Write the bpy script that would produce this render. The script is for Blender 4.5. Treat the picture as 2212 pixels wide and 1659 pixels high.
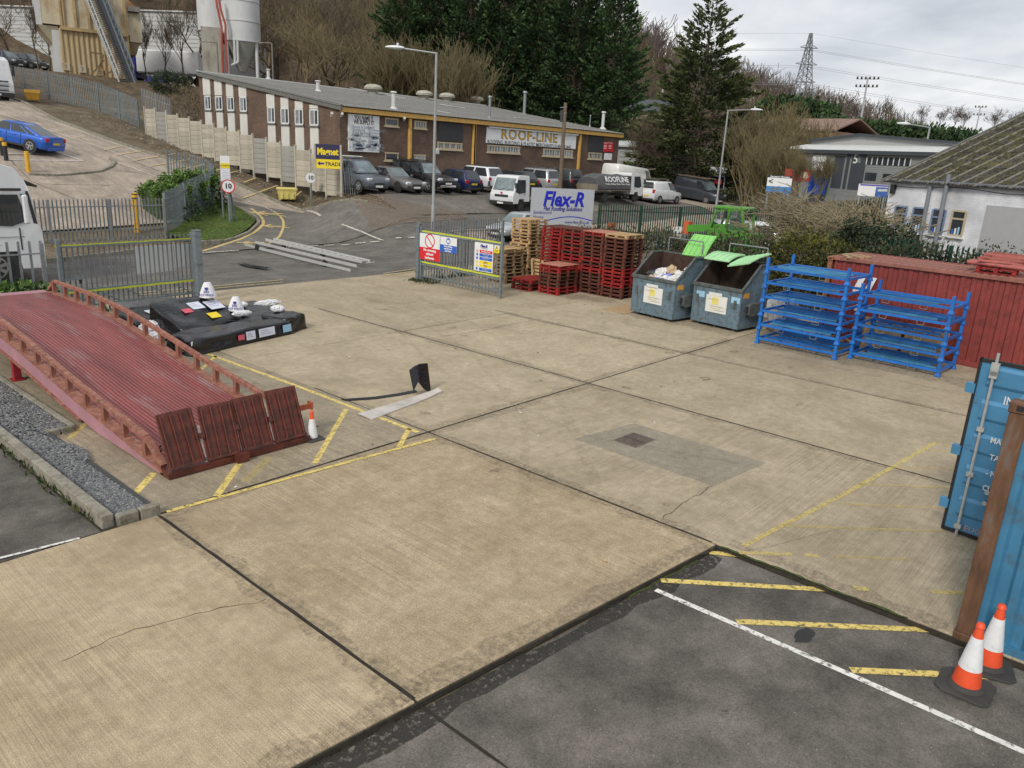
import bpy, bmesh, math, random
import numpy as np
from mathutils import Vector, Matrix
random.seed(11); rng = np.random.default_rng(5)
for o in list(bpy.data.objects): bpy.data.objects.remove(o)
SC = bpy.context.scene; COL = SC.collection
PI = math.pi; R = math.radians
# ------------------------------------------------------------------ camera
# world axes follow the yard's slab joints; the camera stands at a first-floor window 5.1 m above the yard
CAM_H = 5.1; YAW = R(49.3); PITCH = R(16.5); ROLL = R(-3.0); FPX = 1661.6; IW, IH = 2212.0, 1659.2
def _cammat():
    cp, sp, c, s = math.cos(PITCH), math.sin(PITCH), math.cos(ROLL), math.sin(ROLL)
    fwd = Vector((0, cp, -sp)); right = Vector((1, 0, 0)); down = Vector((0, -sp, -cp))
    r2 = c*right + s*down; d2 = -s*right + c*down
    def rot(q): return Vector((q.x*math.cos(YAW)+q.y*math.sin(YAW), -q.x*math.sin(YAW)+q.y*math.cos(YAW), q.z))
    return rot(r2), rot(d2), rot(fwd)
CX_, CD_, CF_ = _cammat()
cam = bpy.data.cameras.new('camera'); camo = bpy.data.objects.new('camera', cam); COL.objects.link(camo)
cam.sensor_width = 36; cam.sensor_fit = 'HORIZONTAL'; cam.lens = 36*FPX/IW; cam.clip_start = .1; cam.clip_end = 3000
mw = Matrix.Identity(4)
for i, a in enumerate((CX_, -CD_, -CF_)):
    for j in range(3): mw[j][i] = a[j]
mw[2][3] = CAM_H; camo.matrix_world = mw; SC.camera = camo
# ------------------------------------------------------------------ sky, sun, exposure
SUN_EL, SUN_AZ = R(38), R(250)
wd = bpy.data.worlds.new('World'); SC.world = wd; wd.use_nodes = True
wn = wd.node_tree; wn.nodes.clear()
def wnode(t, **k):
    n = wn.nodes.new(t)
    for a, b in k.items(): setattr(n, a, b)
    return n
_sky = wnode('ShaderNodeTexSky', sky_type='NISHITA', sun_disc=False, sun_elevation=SUN_EL, sun_rotation=SUN_AZ, air_density=1.0, dust_density=2.0)
_bg1 = wnode('ShaderNodeBackground'); _bg1.inputs[1].default_value = .10
wn.links.new(_sky.outputs[0], _bg1.inputs[0])
_tc = wnode('ShaderNodeTexCoord'); _sx = wnode('ShaderNodeSeparateXYZ'); wn.links.new(_tc.outputs['Generated'], _sx.inputs[0])
_ad = wnode('ShaderNodeMath', operation='MAXIMUM'); _ad.inputs[1].default_value = 0.0; wn.links.new(_sx.outputs[2], _ad.inputs[0])
_ad2 = wnode('ShaderNodeMath', operation='ADD'); _ad2.inputs[1].default_value = .13; wn.links.new(_ad.outputs[0], _ad2.inputs[0])
_cb = wnode('ShaderNodeCombineXYZ')
for i in (0, 1):
    d = wnode('ShaderNodeMath', operation='DIVIDE'); wn.links.new(_sx.outputs[i], d.inputs[0]); wn.links.new(_ad2.outputs[0], d.inputs[1]); wn.links.new(d.outputs[0], _cb.inputs[i])
_n1 = wnode('ShaderNodeTexNoise'); _n1.inputs['Scale'].default_value = .75; _n1.inputs['Detail'].default_value = 9; _n1.inputs['Roughness'].default_value = .52; _n1.inputs['Distortion'].default_value = .35
wn.links.new(_cb.outputs[0], _n1.inputs['Vector'])
_rp = wnode('ShaderNodeValToRGB'); e = _rp.color_ramp.elements
e[0].position = .30; e[0].color = (.44, .47, .53, 1); e[1].position = .68; e[1].color = (1.0, .995, .985, 1)
m = _rp.color_ramp.elements.new(.47); m.color = (.68, .705, .745, 1)
wn.links.new(_n1.outputs[0], _rp.inputs[0])
_bg2 = wnode('ShaderNodeBackground'); _bg2.inputs[1].default_value = .74; wn.links.new(_rp.outputs[0], _bg2.inputs[0])
_mx = wnode('ShaderNodeMixShader'); _mx.inputs[0].default_value = .93
wn.links.new(_bg1.outputs[0], _mx.inputs[1]); wn.links.new(_bg2.outputs[0], _mx.inputs[2])
_out = wnode('ShaderNodeOutputWorld'); wn.links.new(_mx.outputs[0], _out.inputs[0])
sl = bpy.data.lights.new('sun', 'SUN'); sl.energy = 1.5; sl.angle = R(12); sl.color = (1, .95, .86)
so = bpy.data.objects.new('sun', sl); COL.objects.link(so)
# light comes from behind and to the left of the camera, high in the cloud
_sd = Vector((math.cos(R(194))*math.cos(SUN_EL), math.sin(R(194))*math.cos(SUN_EL), math.sin(SUN_EL)))
so.rotation_euler = _sd.to_track_quat('Z', 'Y').to_euler(); so.location = (0, 0, 60)
_sky.sun_rotation = math.atan2(_sd.x, _sd.y)
SC.view_settings.view_transform = 'Standard'; SC.view_settings.look = 'None'; SC.view_settings.gamma = 1; SC.view_settings.exposure = .52
# ------------------------------------------------------------------ terrain height and picture rays
def ss(a, b, x):
    t = min(1, max(0, (x-a)/(b-a))); return t*t*(3-2*t)
LV = [30,34,38,42,46,52,56,62,68,79,84,95,112,122,135,160,200,300]; LZ = [0,.3,.75,1.5,2.5,3.8,4.5,5.7,7.0,8.4,10.6,11.2,11.8,15,26,42,52,56]
RV = [27,30,33,35,36.6,38.5,62,70,80,95,110,130,160,200,300]; RZ = [0,.35,1.1,1.9,2.5,2.65,2.75,4,7,13,22,34,45,52,56]
def T(u, v):
    a = float(np.interp(v, LV, LZ)) + .25*ss(38,46,v)*ss(26,20,u)*(1-ss(60,70,v)); b = float(np.interp(v, RV, RZ))*(1-.30*ss(120,330,u)*ss(60,90,v))
    if u > 50 and v < 62: b += (float(np.interp(v,[27,31,33,36,45,62],[0,1.0,1.6,1.8,2.6,2.75]))-b)*ss(50,60,u)
    k = ss(37,43,v); w = ss(24+4.4*k,30+.5*k,u); k2 = ss(60,68,v); w = w*(1-k2)+k2*ss(56,84,u)
    z = a*(1-w)+b*w
    if u > 44 and v < 30: z += 3.3*ss(46,57,u)*ss(30,22,v)*ss(-40,0,v)   # bank up to the far units
    return z
def _ray(x, y):
    return CX_*((x-IW/2)/FPX) + CD_*((y-IH/2)/FPX) + CF_
def G(x, y, z=0.0):
    d = _ray(x, y); t = (z-CAM_H)/d.z; return Vector((d.x*t, d.y*t, z))
def D(x, y, dist):
    d = _ray(x, y); f = d.x*math.sin(YAW)+d.y*math.cos(YAW); t = dist/f; return Vector((d.x*t, d.y*t, CAM_H+d.z*t))
def GT(x, y):
    d = _ray(x, y); t = 3.0
    while t < 900:
        q = d*t
        if CAM_H+q.z <= T(q.x, q.y): break
        t += .04 if t < 100 else .5
    return Vector((q.x, q.y, T(q.x, q.y)))
# ------------------------------------------------------------------ materials
MATS = {}
def mat(name, col, rough=.6, metal=0.0, var=.12, scale=4.0, bump=0.0, bscale=30.0, dirt=None, rnd=0.0, spec=.5, trans=0.0, alpha=None, stretch=None, emit=None, coat=0.0):
    if name in MATS: return MATS[name]
    m = bpy.data.materials.new(name); m.use_nodes = True; nt = m.node_tree; N = nt.nodes; L = nt.links
    b = N['Principled BSDF']; b.inputs['Roughness'].default_value = rough; b.inputs['Metallic'].default_value = metal
    b.inputs['Specular IOR Level'].default_value = spec; b.inputs['Coat Weight'].default_value = coat
    if trans: b.inputs['Transmission Weight'].default_value = trans
    if alpha is not None: b.inputs['Alpha'].default_value = alpha
    tc = N.new('ShaderNodeTexCoord'); vec = tc.outputs['Object']
    if stretch:
        mp = N.new('ShaderNodeMapping'); mp.inputs['Scale'].default_value = stretch; L.new(vec, mp.inputs[0]); vec = mp.outputs[0]
    def noise(s, det=5, ro=.6):
        n = N.new('ShaderNodeTexNoise'); n.inputs['Scale'].default_value = s; n.inputs['Detail'].default_value = det; n.inputs['Roughness'].default_value = ro
        L.new(vec, n.inputs['Vector']); return n.outputs[0]
    c0 = tuple(max(0, x*(1-var)) for x in col); c1 = tuple(min(1, x*(1+var)) for x in col)
    rp = N.new('ShaderNodeValToRGB'); rp.color_ramp.elements[0].position = .3; rp.color_ramp.elements[1].position = .7
    rp.color_ramp.elements[0].color = (*c0, 1); rp.color_ramp.elements[1].color = (*c1, 1)
    L.new(noise(scale), rp.inputs[0]); out = rp.outputs[0]
    if dirt:
        dc, amt, dsc = dirt[:3]
        r2 = N.new('ShaderNodeValToRGB'); r2.color_ramp.elements[0].position = max(0, .62-amt); r2.color_ramp.elements[1].position = min(1, .78-amt*.6)
        L.new(noise(dsc, 8, .68), r2.inputs[0])
        mx = N.new('ShaderNodeMix'); mx.data_type = 'RGBA'; L.new(r2.outputs[0], mx.inputs[0]); L.new(out, mx.inputs[6]); mx.inputs[7].default_value = (*dc, 1); out = mx.outputs[2]
    if rnd:
        oi = N.new('ShaderNodeObjectInfo'); mr = N.new('ShaderNodeMapRange'); mr.inputs[3].default_value = 1-rnd; mr.inputs[4].default_value = 1+rnd
        L.new(oi.outputs['Random'], mr.inputs[0]); hs = N.new('ShaderNodeHueSaturation'); L.new(mr.outputs[0], hs.inputs['Value']); L.new(out, hs.inputs['Color']); out = hs.outputs[0]
    L.new(out, b.inputs['Base Color'])
    if emit: b.inputs['Emission Color'].default_value = (*emit[0], 1); b.inputs['Emission Strength'].default_value = emit[1]
    if bump:
        bp = N.new('ShaderNodeBump'); bp.inputs['Strength'].default_value = bump; bp.inputs['Distance'].default_value = .02
        L.new(noise(bscale, 4), bp.inputs['Height']); L.new(bp.outputs[0], b.inputs['Normal'])
    MATS[name] = m; return m
# ------------------------------------------------------------------ mesh helpers
class MB:
    def __init__(s): s.v = []; s.f = []; s.m = []; s.cur = 0
    def add(s, vs, fs):
        n = len(s.v); s.v += [tuple(p) for p in vs]; s.f += [tuple(i+n for i in f) for f in fs]; s.m += [s.cur]*len(fs); return s
    def quad(s, a, b, c, d): return s.add([a,b,c,d], [(0,1,2,3)])
    def poly(s, ps): return s.add(ps, [tuple(range(len(ps)))])
    def box(s, c, d, rz=0.0, rx=0.0, ry=0.0):
        x, y, z = (k/2 for k in d); vs = [Vector((i,j,k)) for k in (-z,z) for j in (-y,y) for i in (-x,x)]
        if rz or rx or ry:
            from mathutils import Euler
            m = Euler((rx,ry,rz)).to_matrix(); vs = [m@q for q in vs]
        C = Vector(c)
        return s.add([q+C for q in vs], [(0,2,3,1),(4,5,7,6),(0,1,5,4),(2,6,7,3),(0,4,6,2),(1,3,7,5)])
    def b2(s, x0, x1, y0, y1, z0, z1): return s.box(((x0+x1)/2,(y0+y1)/2,(z0+z1)/2), (abs(x1-x0),abs(y1-y0),abs(z1-z0)))
    def bar(s, p0, p1, w, h):
        p0, p1 = Vector(p0), Vector(p1); d = p1-p0; d.normalize()
        up = Vector((0,0,1)) if abs(d.z) < .95 else Vector((0,1,0))
        a = d.cross(up).normalized()*(w/2); b = a.cross(d).normalized()*(h/2)
        vs = [p0-a-b,p0+a-b,p0+a+b,p0-a+b,p1-a-b,p1+a-b,p1+a+b,p1-a+b]
        return s.add(vs, [(0,3,2,1),(4,5,6,7),(0,1,5,4),(1,2,6,5),(2,3,7,6),(3,0,4,7)])
    def tube(s, p0, p1, r0, r1=None, n=8, cap=True):
        p0, p1 = Vector(p0), Vector(p1); r1 = r0 if r1 is None else r1; d = (p1-p0).normalized()
        up = Vector((0,0,1)) if abs(d.z) < .95 else Vector((0,1,0)); a = d.cross(up).normalized(); b = d.cross(a)
        vs = []
        for p, r in ((p0,r0),(p1,r1)):
            for i in range(n): t = 2*PI*i/n; vs.append(p+a*(math.cos(t)*r)+b*(math.sin(t)*r))
        fs = [(i,(i+1)%n,n+(i+1)%n,n+i) for i in range(n)]
        if cap: fs += [tuple(range(n-1,-1,-1)), tuple(range(n,2*n))]
        return s.add(vs, fs)
    def path(s, pts, r, n=6):
        for a, b in zip(pts, pts[1:]): s.tube(a, b, r, n=n)
        return s
    def prism(s, poly, axis, a, b):
        def P(q, t): return (t,q[0],q[1]) if axis == 'x' else (q[0],t,q[1]) if axis == 'y' else (q[0],q[1],t)
        n = len(poly)
        return s.add([P(q,a) for q in poly]+[P(q,b) for q in poly], [tuple(range(n-1,-1,-1)), tuple(range(n,2*n))]+[(i,(i+1)%n,n+(i+1)%n,n+i) for i in range(n)])
    def loft(s, rings, cap=True, closed=True):
        n = len(rings[0]); vs = [p for r in rings for p in r]; fs = []
        for k in range(len(rings)-1):
            for i in range(n if closed else n-1):
                j = (i+1)%n; fs.append((k*n+i,k*n+j,(k+1)*n+j,(k+1)*n+i))
        if cap: fs += [tuple(range(n-1,-1,-1)), tuple(range((len(rings)-1)*n,len(rings)*n))]
        return s.add(vs, fs)
    def lathe(s, prof, c=(0,0,0), n=16, axis='z'):
        rings = []
        for r, h in prof:
            ring = []
            for i in range(n):
                t = 2*PI*i/n; a, b = math.cos(t)*r, math.sin(t)*r
                ring.append((c[0]+a,c[1]+b,c[2]+h) if axis == 'z' else (c[0]+a,c[1]+h,c[2]+b) if axis == 'y' else (c[0]+h,c[1]+a,c[2]+b))
            rings.append(ring)
        return s.loft(rings)
    def mesh(s, name, mats, smooth=False, bevel=0.0, recalc=True):
        me = bpy.data.meshes.new(name); me.from_pydata(s.v, [], s.f)
        if not isinstance(mats, (list,tuple)): mats = [mats]
        for m in mats: me.materials.append(m)
        if len(mats) > 1: me.polygons.foreach_set('material_index', s.m)
        if recalc or bevel:
            bm = bmesh.new(); bm.from_mesh(me); bmesh.ops.recalc_face_normals(bm, faces=bm.faces)
            if bevel: bmesh.ops.bevel(bm, geom=[e for e in bm.edges if len(e.link_faces) == 2 and e.calc_face_angle(0) > .5], offset=bevel, segments=1, affect='EDGES', clamp_overlap=True)
            bm.to_mesh(me); bm.free()
        if smooth:
            me.polygons.foreach_set('use_smooth', [True]*len(me.polygons))
            try: me.set_sharp_from_angle(angle=R(smooth if smooth is not True else 35))
            except Exception: pass
        me.update(); return me
    def build(s, name, mats, parent=None, **k):
        return link(name, s.mesh(name, mats, **k), parent)
def link(name, me, parent=None, loc=None, rz=None):
    o = bpy.data.objects.new(name, me); COL.objects.link(o); o.parent = parent
    if loc is not None: o.location = loc
    if rz is not None: o.rotation_euler = (0,0,rz)
    return o
def tag(o, label=None, cat=None, group=None, kind=None):
    if label: o['label'] = label
    if cat: o['category'] = cat
    if group: o['group'] = group
    if kind: o['kind'] = kind
    return o
def thing(name, label, cat, loc=(0,0,0), rz=0.0, group=None):
    o = bpy.data.objects.new(name, None); COL.objects.link(o); o.location = loc; o.rotation_euler = (0,0,rz); o.empty_display_size = .2
    return tag(o, label, cat, group)
def copy_tree(o, parent=None):
    c = o.copy(); COL.objects.link(c); c.parent = parent
    for ch in o.children: copy_tree(ch, c)
    return c
TEXTS = []
def text(s, parent, loc, size, mt, rot=(PI/2,0,0), align='CENTER', bold=0.0, shear=0.0, ext=.002, name='lettering', sx=1.0, width=None, spacing=1.0):
    cu = bpy.data.curves.new(name, 'FONT'); cu.body = s; cu.size = size; cu.align_x = align; cu.align_y = 'CENTER'; cu.offset = bold; cu.shear = shear; cu.extrude = ext; cu.resolution_u = 2; cu.space_character = spacing
    cu.materials.append(mt); o = bpy.data.objects.new(name, cu); COL.objects.link(o); o.parent = parent; o.location = loc; o.rotation_euler = rot; o.scale = (sx,1,1)
    TEXTS.append((o, width)); return o
def finish_texts():
    dg = bpy.context.evaluated_depsgraph_get(); dg.update()
    for o, width in TEXTS:
        me = bpy.data.meshes.new_from_object(o.evaluated_get(dg)); n = bpy.data.objects.new('x', me)
        if width:
            xs = [v.co.x for v in me.vertices]; w = max(xs)-min(xs); k = width/w
            for v in me.vertices: v.co.x *= k
        n.parent = o.parent; n.location = o.location; n.rotation_euler = o.rotation_euler; n.scale = o.scale; COL.objects.link(n); nm = o.name.split('.')[0]
        bpy.data.objects.remove(o); n.name = nm; me.name = nm
# ------------------------------------------------------------------ ground materials
def ground_mat(name, c0, c1, fine=60, lines=None, stain=(.35,.3,.22), stain_amt=.5, rough=.85, bump=.25, speck=None):
    m = bpy.data.materials.new(name); m.use_nodes = True; nt = m.node_tree; N = nt.nodes; L = nt.links; b = N['Principled BSDF']; b.inputs['Roughness'].default_value = rough; b.inputs['Specular IOR Level'].default_value = .3
    geo = N.new('ShaderNodeNewGeometry'); P = geo.outputs['Position']
    def noise(s, det=6, ro=.6, vec=P, dist=0):
        n = N.new('ShaderNodeTexNoise'); n.inputs['Scale'].default_value = s; n.inputs['Detail'].default_value = det; n.inputs['Roughness'].default_value = ro; n.inputs['Distortion'].default_value = dist; L.new(vec, n.inputs['Vector']); return n.outputs[0]
    def ramp(f, p0, p1, a=(0,0,0), c=(1,1,1)):
        r = N.new('ShaderNodeValToRGB'); r.color_ramp.elements[0].position = p0; r.color_ramp.elements[1].position = p1; r.color_ramp.elements[0].color = (*a,1); r.color_ramp.elements[1].color = (*c,1); L.new(f, r.inputs[0]); return r.outputs[0]
    def mix(f, a, c, mode='MIX', fac=None):
        x = N.new('ShaderNodeMix'); x.data_type = 'RGBA'; x.blend_type = mode
        if f is not None: L.new(f, x.inputs[0])
        if fac is not None: x.inputs[0].default_value = fac
        for i, q in ((6,a),(7,c)):
            if isinstance(q, tuple): x.inputs[i].default_value = (*q,1)
            else: L.new(q, x.inputs[i])
        return x.outputs[2]
    base = ramp(noise(.9, 8, .62), .36, .64, c0, c1)
    fn = noise(fine, 3, .7); base = mix(None, base, ramp(fn, .30, .70, (.40,.40,.40), (1.55,1.55,1.55)), 'MULTIPLY', .72)
    base = mix(None, base, ramp(noise(5.5, 10, .7), .34, .66, (.74,.735,.73), (1.20,1.205,1.21)), 'MULTIPLY', .65)
    h = fn
    if lines:
        mp = N.new('ShaderNodeMapping'); mp.inputs['Scale'].default_value = lines; L.new(P, mp.inputs[0])
        ln = noise(1.0, 4, .75, mp.outputs[0]); pat = ramp(noise(.35, 3), .38, .62)
        lr = ramp(ln, .42, .58, (.66,.66,.66), (1.22,1.22,1.22)); base = mix(None, base, mix(pat, lr, mix(None, lr, (1.0,1.0,1.0), 'MIX', .6)), 'MULTIPLY', .55)
        ad = N.new('ShaderNodeMath'); ad.operation = 'MULTIPLY_ADD'; L.new(ln, ad.inputs[0]); ad.inputs[1].default_value = 1.6; L.new(fn, ad.inputs[2]); h = ad.outputs[0]
    base = mix(ramp(noise(.33, 9, .66, dist=.6), .60-.12*stain_amt, .80), base, stain)
    base = mix(ramp(noise(2.6, 9, .72), .66, .74), base, tuple(.6*q for q in stain))
    if speck:
        vo = N.new('ShaderNodeTexVoronoi'); vo.inputs['Scale'].default_value = speck[0]; L.new(P, vo.inputs['Vector']); base = mix(ramp(vo.outputs['Distance'], .03, .06, (1,1,1), (0,0,0)), base, speck[1])
    oi = N.new('ShaderNodeObjectInfo'); mr = N.new('ShaderNodeMapRange'); mr.inputs[3].default_value = .90; mr.inputs[4].default_value = 1.08; L.new(oi.outputs['Random'], mr.inputs[0]); hs = N.new('ShaderNodeHueSaturation'); L.new(mr.outputs[0], hs.inputs['Value']); L.new(base, hs.inputs['Color']); base = hs.outputs[0]
    L.new(base, b.inputs['Base Color'])
    bp = N.new('ShaderNodeBump'); bp.inputs['Strength'].default_value = bump; bp.inputs['Distance'].default_value = .015; L.new(h, bp.inputs['Height']); L.new(bp.outputs[0], b.inputs['Normal'])
    MATS[name] = m; return m
CONC_V = ground_mat('concrete_broomed_v', (.385,.30,.188), (.48,.385,.255), 75, (62,.35,1), (.25,.195,.13), .5)
CONC_U = ground_mat('concrete_broomed_u', (.36,.295,.20), (.46,.38,.27), 75, (.4,46,1), (.24,.19,.13), .5)
CONC_W = ground_mat('concrete_worn', (.36,.295,.20), (.44,.365,.255), 70, None, (.235,.19,.13), .55)
CONC_D = ground_mat('concrete_damp', (.26,.215,.15), (.36,.30,.21), 55, (22,.9,1), (.15,.13,.09), .75, rough=.6)
CONC_R = ground_mat('estate_road_concrete', (.30,.25,.20), (.40,.335,.27), 30, (3,.5,1), (.18,.15,.12), .6)
PATCH = ground_mat('repair_patch', (.25,.222,.165), (.30,.265,.20), 70, None, (.21,.19,.15), .3)
ASPH = ground_mat('asphalt_dark', (.080,.073,.064), (.185,.166,.143), 60, None, (.062,.056,.048), .6, bump=.7, speck=(7,(.36,.34,.31)))
ASPH_R = ground_mat('asphalt_road', (.13,.12,.106), (.19,.175,.155), 35, (.35,3,1), (.085,.075,.063), .5, bump=.3)
ASPH_C = ground_mat('asphalt_car_park', (.13,.12,.106), (.21,.19,.165), 25, None, (.24,.19,.14), .6, bump=.3)
SOIL = ground_mat('soil', (.10,.075,.045), (.19,.15,.10), 12, None, (.07,.075,.03), .8, bump=.8)
MUD = ground_mat('mud', (.17,.125,.085), (.27,.20,.14), 14, None, (.11,.085,.06), .6, bump=.8)
GRASSM = ground_mat('grass_turf', (.06,.10,.018), (.12,.17,.035), 30, None, (.12,.11,.04), .5, bump=.9)
WOODS = ground_mat('woodland_floor', (.075,.055,.035), (.14,.10,.06), 3, None, (.05,.05,.025), .7, bump=.5)
KERB = mat('kerb_concrete', (.25,.23,.185), .9, var=.25, scale=9, bump=.4, bscale=60, dirt=((.09,.09,.05),.12,5), rnd=.12)
JOINT = mat('joint_dark', (.035,.029,.020), .95, var=.4, scale=14)
MOSS = mat('moss', (.05,.07,.012), .95, var=.5, scale=20, bump=.8)
def paint(name, col, wear=.5, amax=1.0):
    m = mat(name, col, .7, var=.12, scale=7); nt = m.node_tree; N = nt.nodes; L = nt.links
    geo = N.new('ShaderNodeNewGeometry'); n = N.new('ShaderNodeTexNoise'); n.inputs['Scale'].default_value = 13; n.inputs['Detail'].default_value = 9; n.inputs['Roughness'].default_value = .74; L.new(geo.outputs['Position'], n.inputs['Vector'])
    r = N.new('ShaderNodeValToRGB'); r.color_ramp.elements[0].position = wear-.06; r.color_ramp.elements[1].position = wear+.05+.12*(1-amax); r.color_ramp.elements[1].color = (amax,amax,amax,1); L.new(n.outputs[0], r.inputs[0]); L.new(r.outputs[0], N['Principled BSDF'].inputs['Alpha']); return m
Y_NEW = paint('paint_yellow', (.70,.54,.16), .445); Y_OLD = paint('paint_yellow_worn', (.66,.52,.17), .44, .75); Y_FAINT = paint('paint_yellow_faint', (.62,.50,.18), .44, .5)
W_NEW = paint('paint_white', (.75,.73,.68), .44); W_OLD = paint('paint_white_worn', (.62,.58,.50), .47); Y_RD = paint('paint_road_yellow', (.60,.46,.19), .43)
# ------------------------------------------------------------------ sheets
def resample(P, n):
    P = [Vector((p[0],p[1],0)) for p in P]; L = [0]
    for a, b in zip(P, P[1:]): L.append(L[-1]+(b-a).length)
    out = []
    for i in range(n+1):
        t = L[-1]*i/n; k = min(len(P)-2, max(0, int(np.searchsorted(L, t, side='right'))-1)); s = (t-L[k])/max(1e-9, L[k+1]-L[k]); out.append(P[k].lerp(P[k+1], s))
    return out
def sheet(name, A, B, off, mt, step=.8, kind='structure', parent=None, crown=0.0):
    la = sum((Vector(b[:2])-Vector(a[:2])).length for a, b in zip(A, A[1:])); lb = sum((Vector(b[:2])-Vector(a[:2])).length for a, b in zip(B, B[1:]))
    n = max(2, int(max(la,lb)/step)); a, b = resample(A, n), resample(B, n); w = max((p-q).length for p, q in zip(a, b)); k = max(1, int(w/step))
    mb = MB(); vs = []
    for i in range(n+1):
        for j in range(k+1):
            p = a[i].lerp(b[i], j/k); vs.append((p.x,p.y,T(p.x,p.y)+off+crown*math.sin(PI*j/k)))
    mb.add(vs, [(i*(k+1)+j,(i+1)*(k+1)+j,(i+1)*(k+1)+j+1,i*(k+1)+j+1) for i in range(n) for j in range(k)])
    o = mb.build(name, mt, parent, smooth=60)
    if kind and not parent: tag(o, kind=kind)
    return o
# one ground sheet out to the horizon, rising into the hillside
us = np.concatenate([np.arange(-60,0,6),np.arange(0,70,1.5),np.arange(70,140,5),np.arange(140,1500,40)]); vs_ = np.concatenate([np.arange(-300,-20,40),np.arange(-20,26,4),np.arange(26,90,1.5),np.arange(90,300,7),np.arange(300,900,60)])
hills = [(rng.uniform(20,700), rng.uniform(90,200), rng.uniform(-5,5), rng.uniform(20,50)) for _ in range(25)]
def ground_z(u, v):
    z = T(u, v)
    if v > 85: z += sum(h*math.exp(-((u-a)**2+(v-b)**2)/(2*s*s)) for a, b, h, s in hills)*min(1,(v-85)/20)
    return z
mb = MB(); nu, nv = len(us), len(vs_)
mb.add([(u,v,ground_z(u,v)-.10) for v in vs_ for u in us], [(j*nu+i,j*nu+i+1,(j+1)*nu+i+1,(j+1)*nu+i) for j in range(nv-1) for i in range(nu-1)])
for k, f in enumerate(mb.f):
    j = k//(nu-1); mb.m[k] = 1 if vs_[j] > 70 else 0
ground = tag(mb.build('ground', [SOIL, WOODS], smooth=60), kind='structure')
# ------------------------------------------------------------------ yard slabs
JU = [-1.2, 4.25, 9.40, 14.55, 19.22, 24.6, 31.0]; JV = [-4.0, 10.12, 16.9, 23.55]
mb = MB(); mb.prism([(-6,5.7),(9.39,4.11),(9.39,-8),(34,-8),(34,25.6),(3.5,25.6),(3.5,10.14),(-6,10.14)], 'z', -.09, -.022); yard = tag(mb.build('yard', JOINT), kind='structure')
def p0v(u): return 4.65-(u-4.23)*(.53/5.13)
def slab(poly, mt, top=0.0, name='slab', thick=.2):
    g = .017; c = Vector((sum(p[0] for p in poly)/len(poly), sum(p[1] for p in poly)/len(poly)))
    q = []
    for p in poly:
        d = Vector(p)-c; q.append((p[0]-math.copysign(g,d.x), p[1]-math.copysign(g,d.y)))
    m = MB(); m.prism(q, 'z', top-thick, top); return m.build(name, mt, yard, bevel=.008)
for i in range(len(JU)-1):
    a, b = JU[i], JU[i+1]; dz = [0,-.004,.0,.003,-.002,0][i]
    if b <= 9.41: slab([(a,p0v(a)),(b,p0v(b)),(b,JV[1]),(a,JV[1])], CONC_V, dz)
    else: slab([(a,JV[0]),(b,JV[0]),(b,JV[1]),(a,JV[1])], CONC_U if i == 2 else CONC_W, dz)
    if a >= 4.2:
        slab([(a,JV[1]),(b,JV[1]),(b,JV[2]),(a,JV[2])], CONC_D if i == 1 else CONC_W, -dz)
        slab([(a,JV[2]),(b,JV[2]),(b,25.62),(a,25.62)], CONC_D if i == 1 else CONC_W, dz)
a1 = tag(MB().prism([(-8,5.85),(-6,5.66),(9.36,4.08),(9.36,-8),(-8,-8)],'z',-.14,-.075).build('asphalt_apron', ASPH), kind='structure')   # parking bays below the concrete edge
mb = MB(); mb.prism([(-12,10.16),(3.5,10.16),(3.5,26.0),(-12,26.0)], 'z', -.14, -.02); tag(mb.build('asphalt_strip', ASPH), kind='structure')
# repair patch and its cover
pt = MB(); pt.prism([(11.24,8.04),(11.23,5.13),(12.93,4.96),(12.9,7.76)], 'z', -.05, .004); pt.build('repair_patch', PATCH, yard)
STEELD = mat('cast_iron', (.24,.19,.16), .55, .6, var=.3, scale=12, rnd=.1)
t = thing('manhole_cover', 'square cast iron drain cover set in the grey repair patch', 'drain cover', (12.07,7.22,.004), R(-2))
MB().b2(-.34,.34,-.26,.26,0,.008).build('frame', STEELD, t)
mb = MB()
for k in range(-9, 10):
    for s in (1,-1):
        mb2 = [(k*.07-.3*1, -.24*s), (k*.07+.3, .24*s)]
        (x0,y0),(x1,y1) = mb2
        # clip to the plate
        f0 = max(0, (-.32-x0)/(x1-x0)); f1 = min(1, (.32-x0)/(x1-x0))
        if f1 > f0+.05: mb.bar((x0+(x1-x0)*f0,y0+(y1-y0)*f0,.012),(x0+(x1-x0)*f1,y0+(y1-y0)*f1,.012),.012,.010)
mb.build('tread', STEELD, t)
MB().b2(-.01,.01,-.25,.25,.006,.0175).build('lid_seam', JOINT, t)
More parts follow.
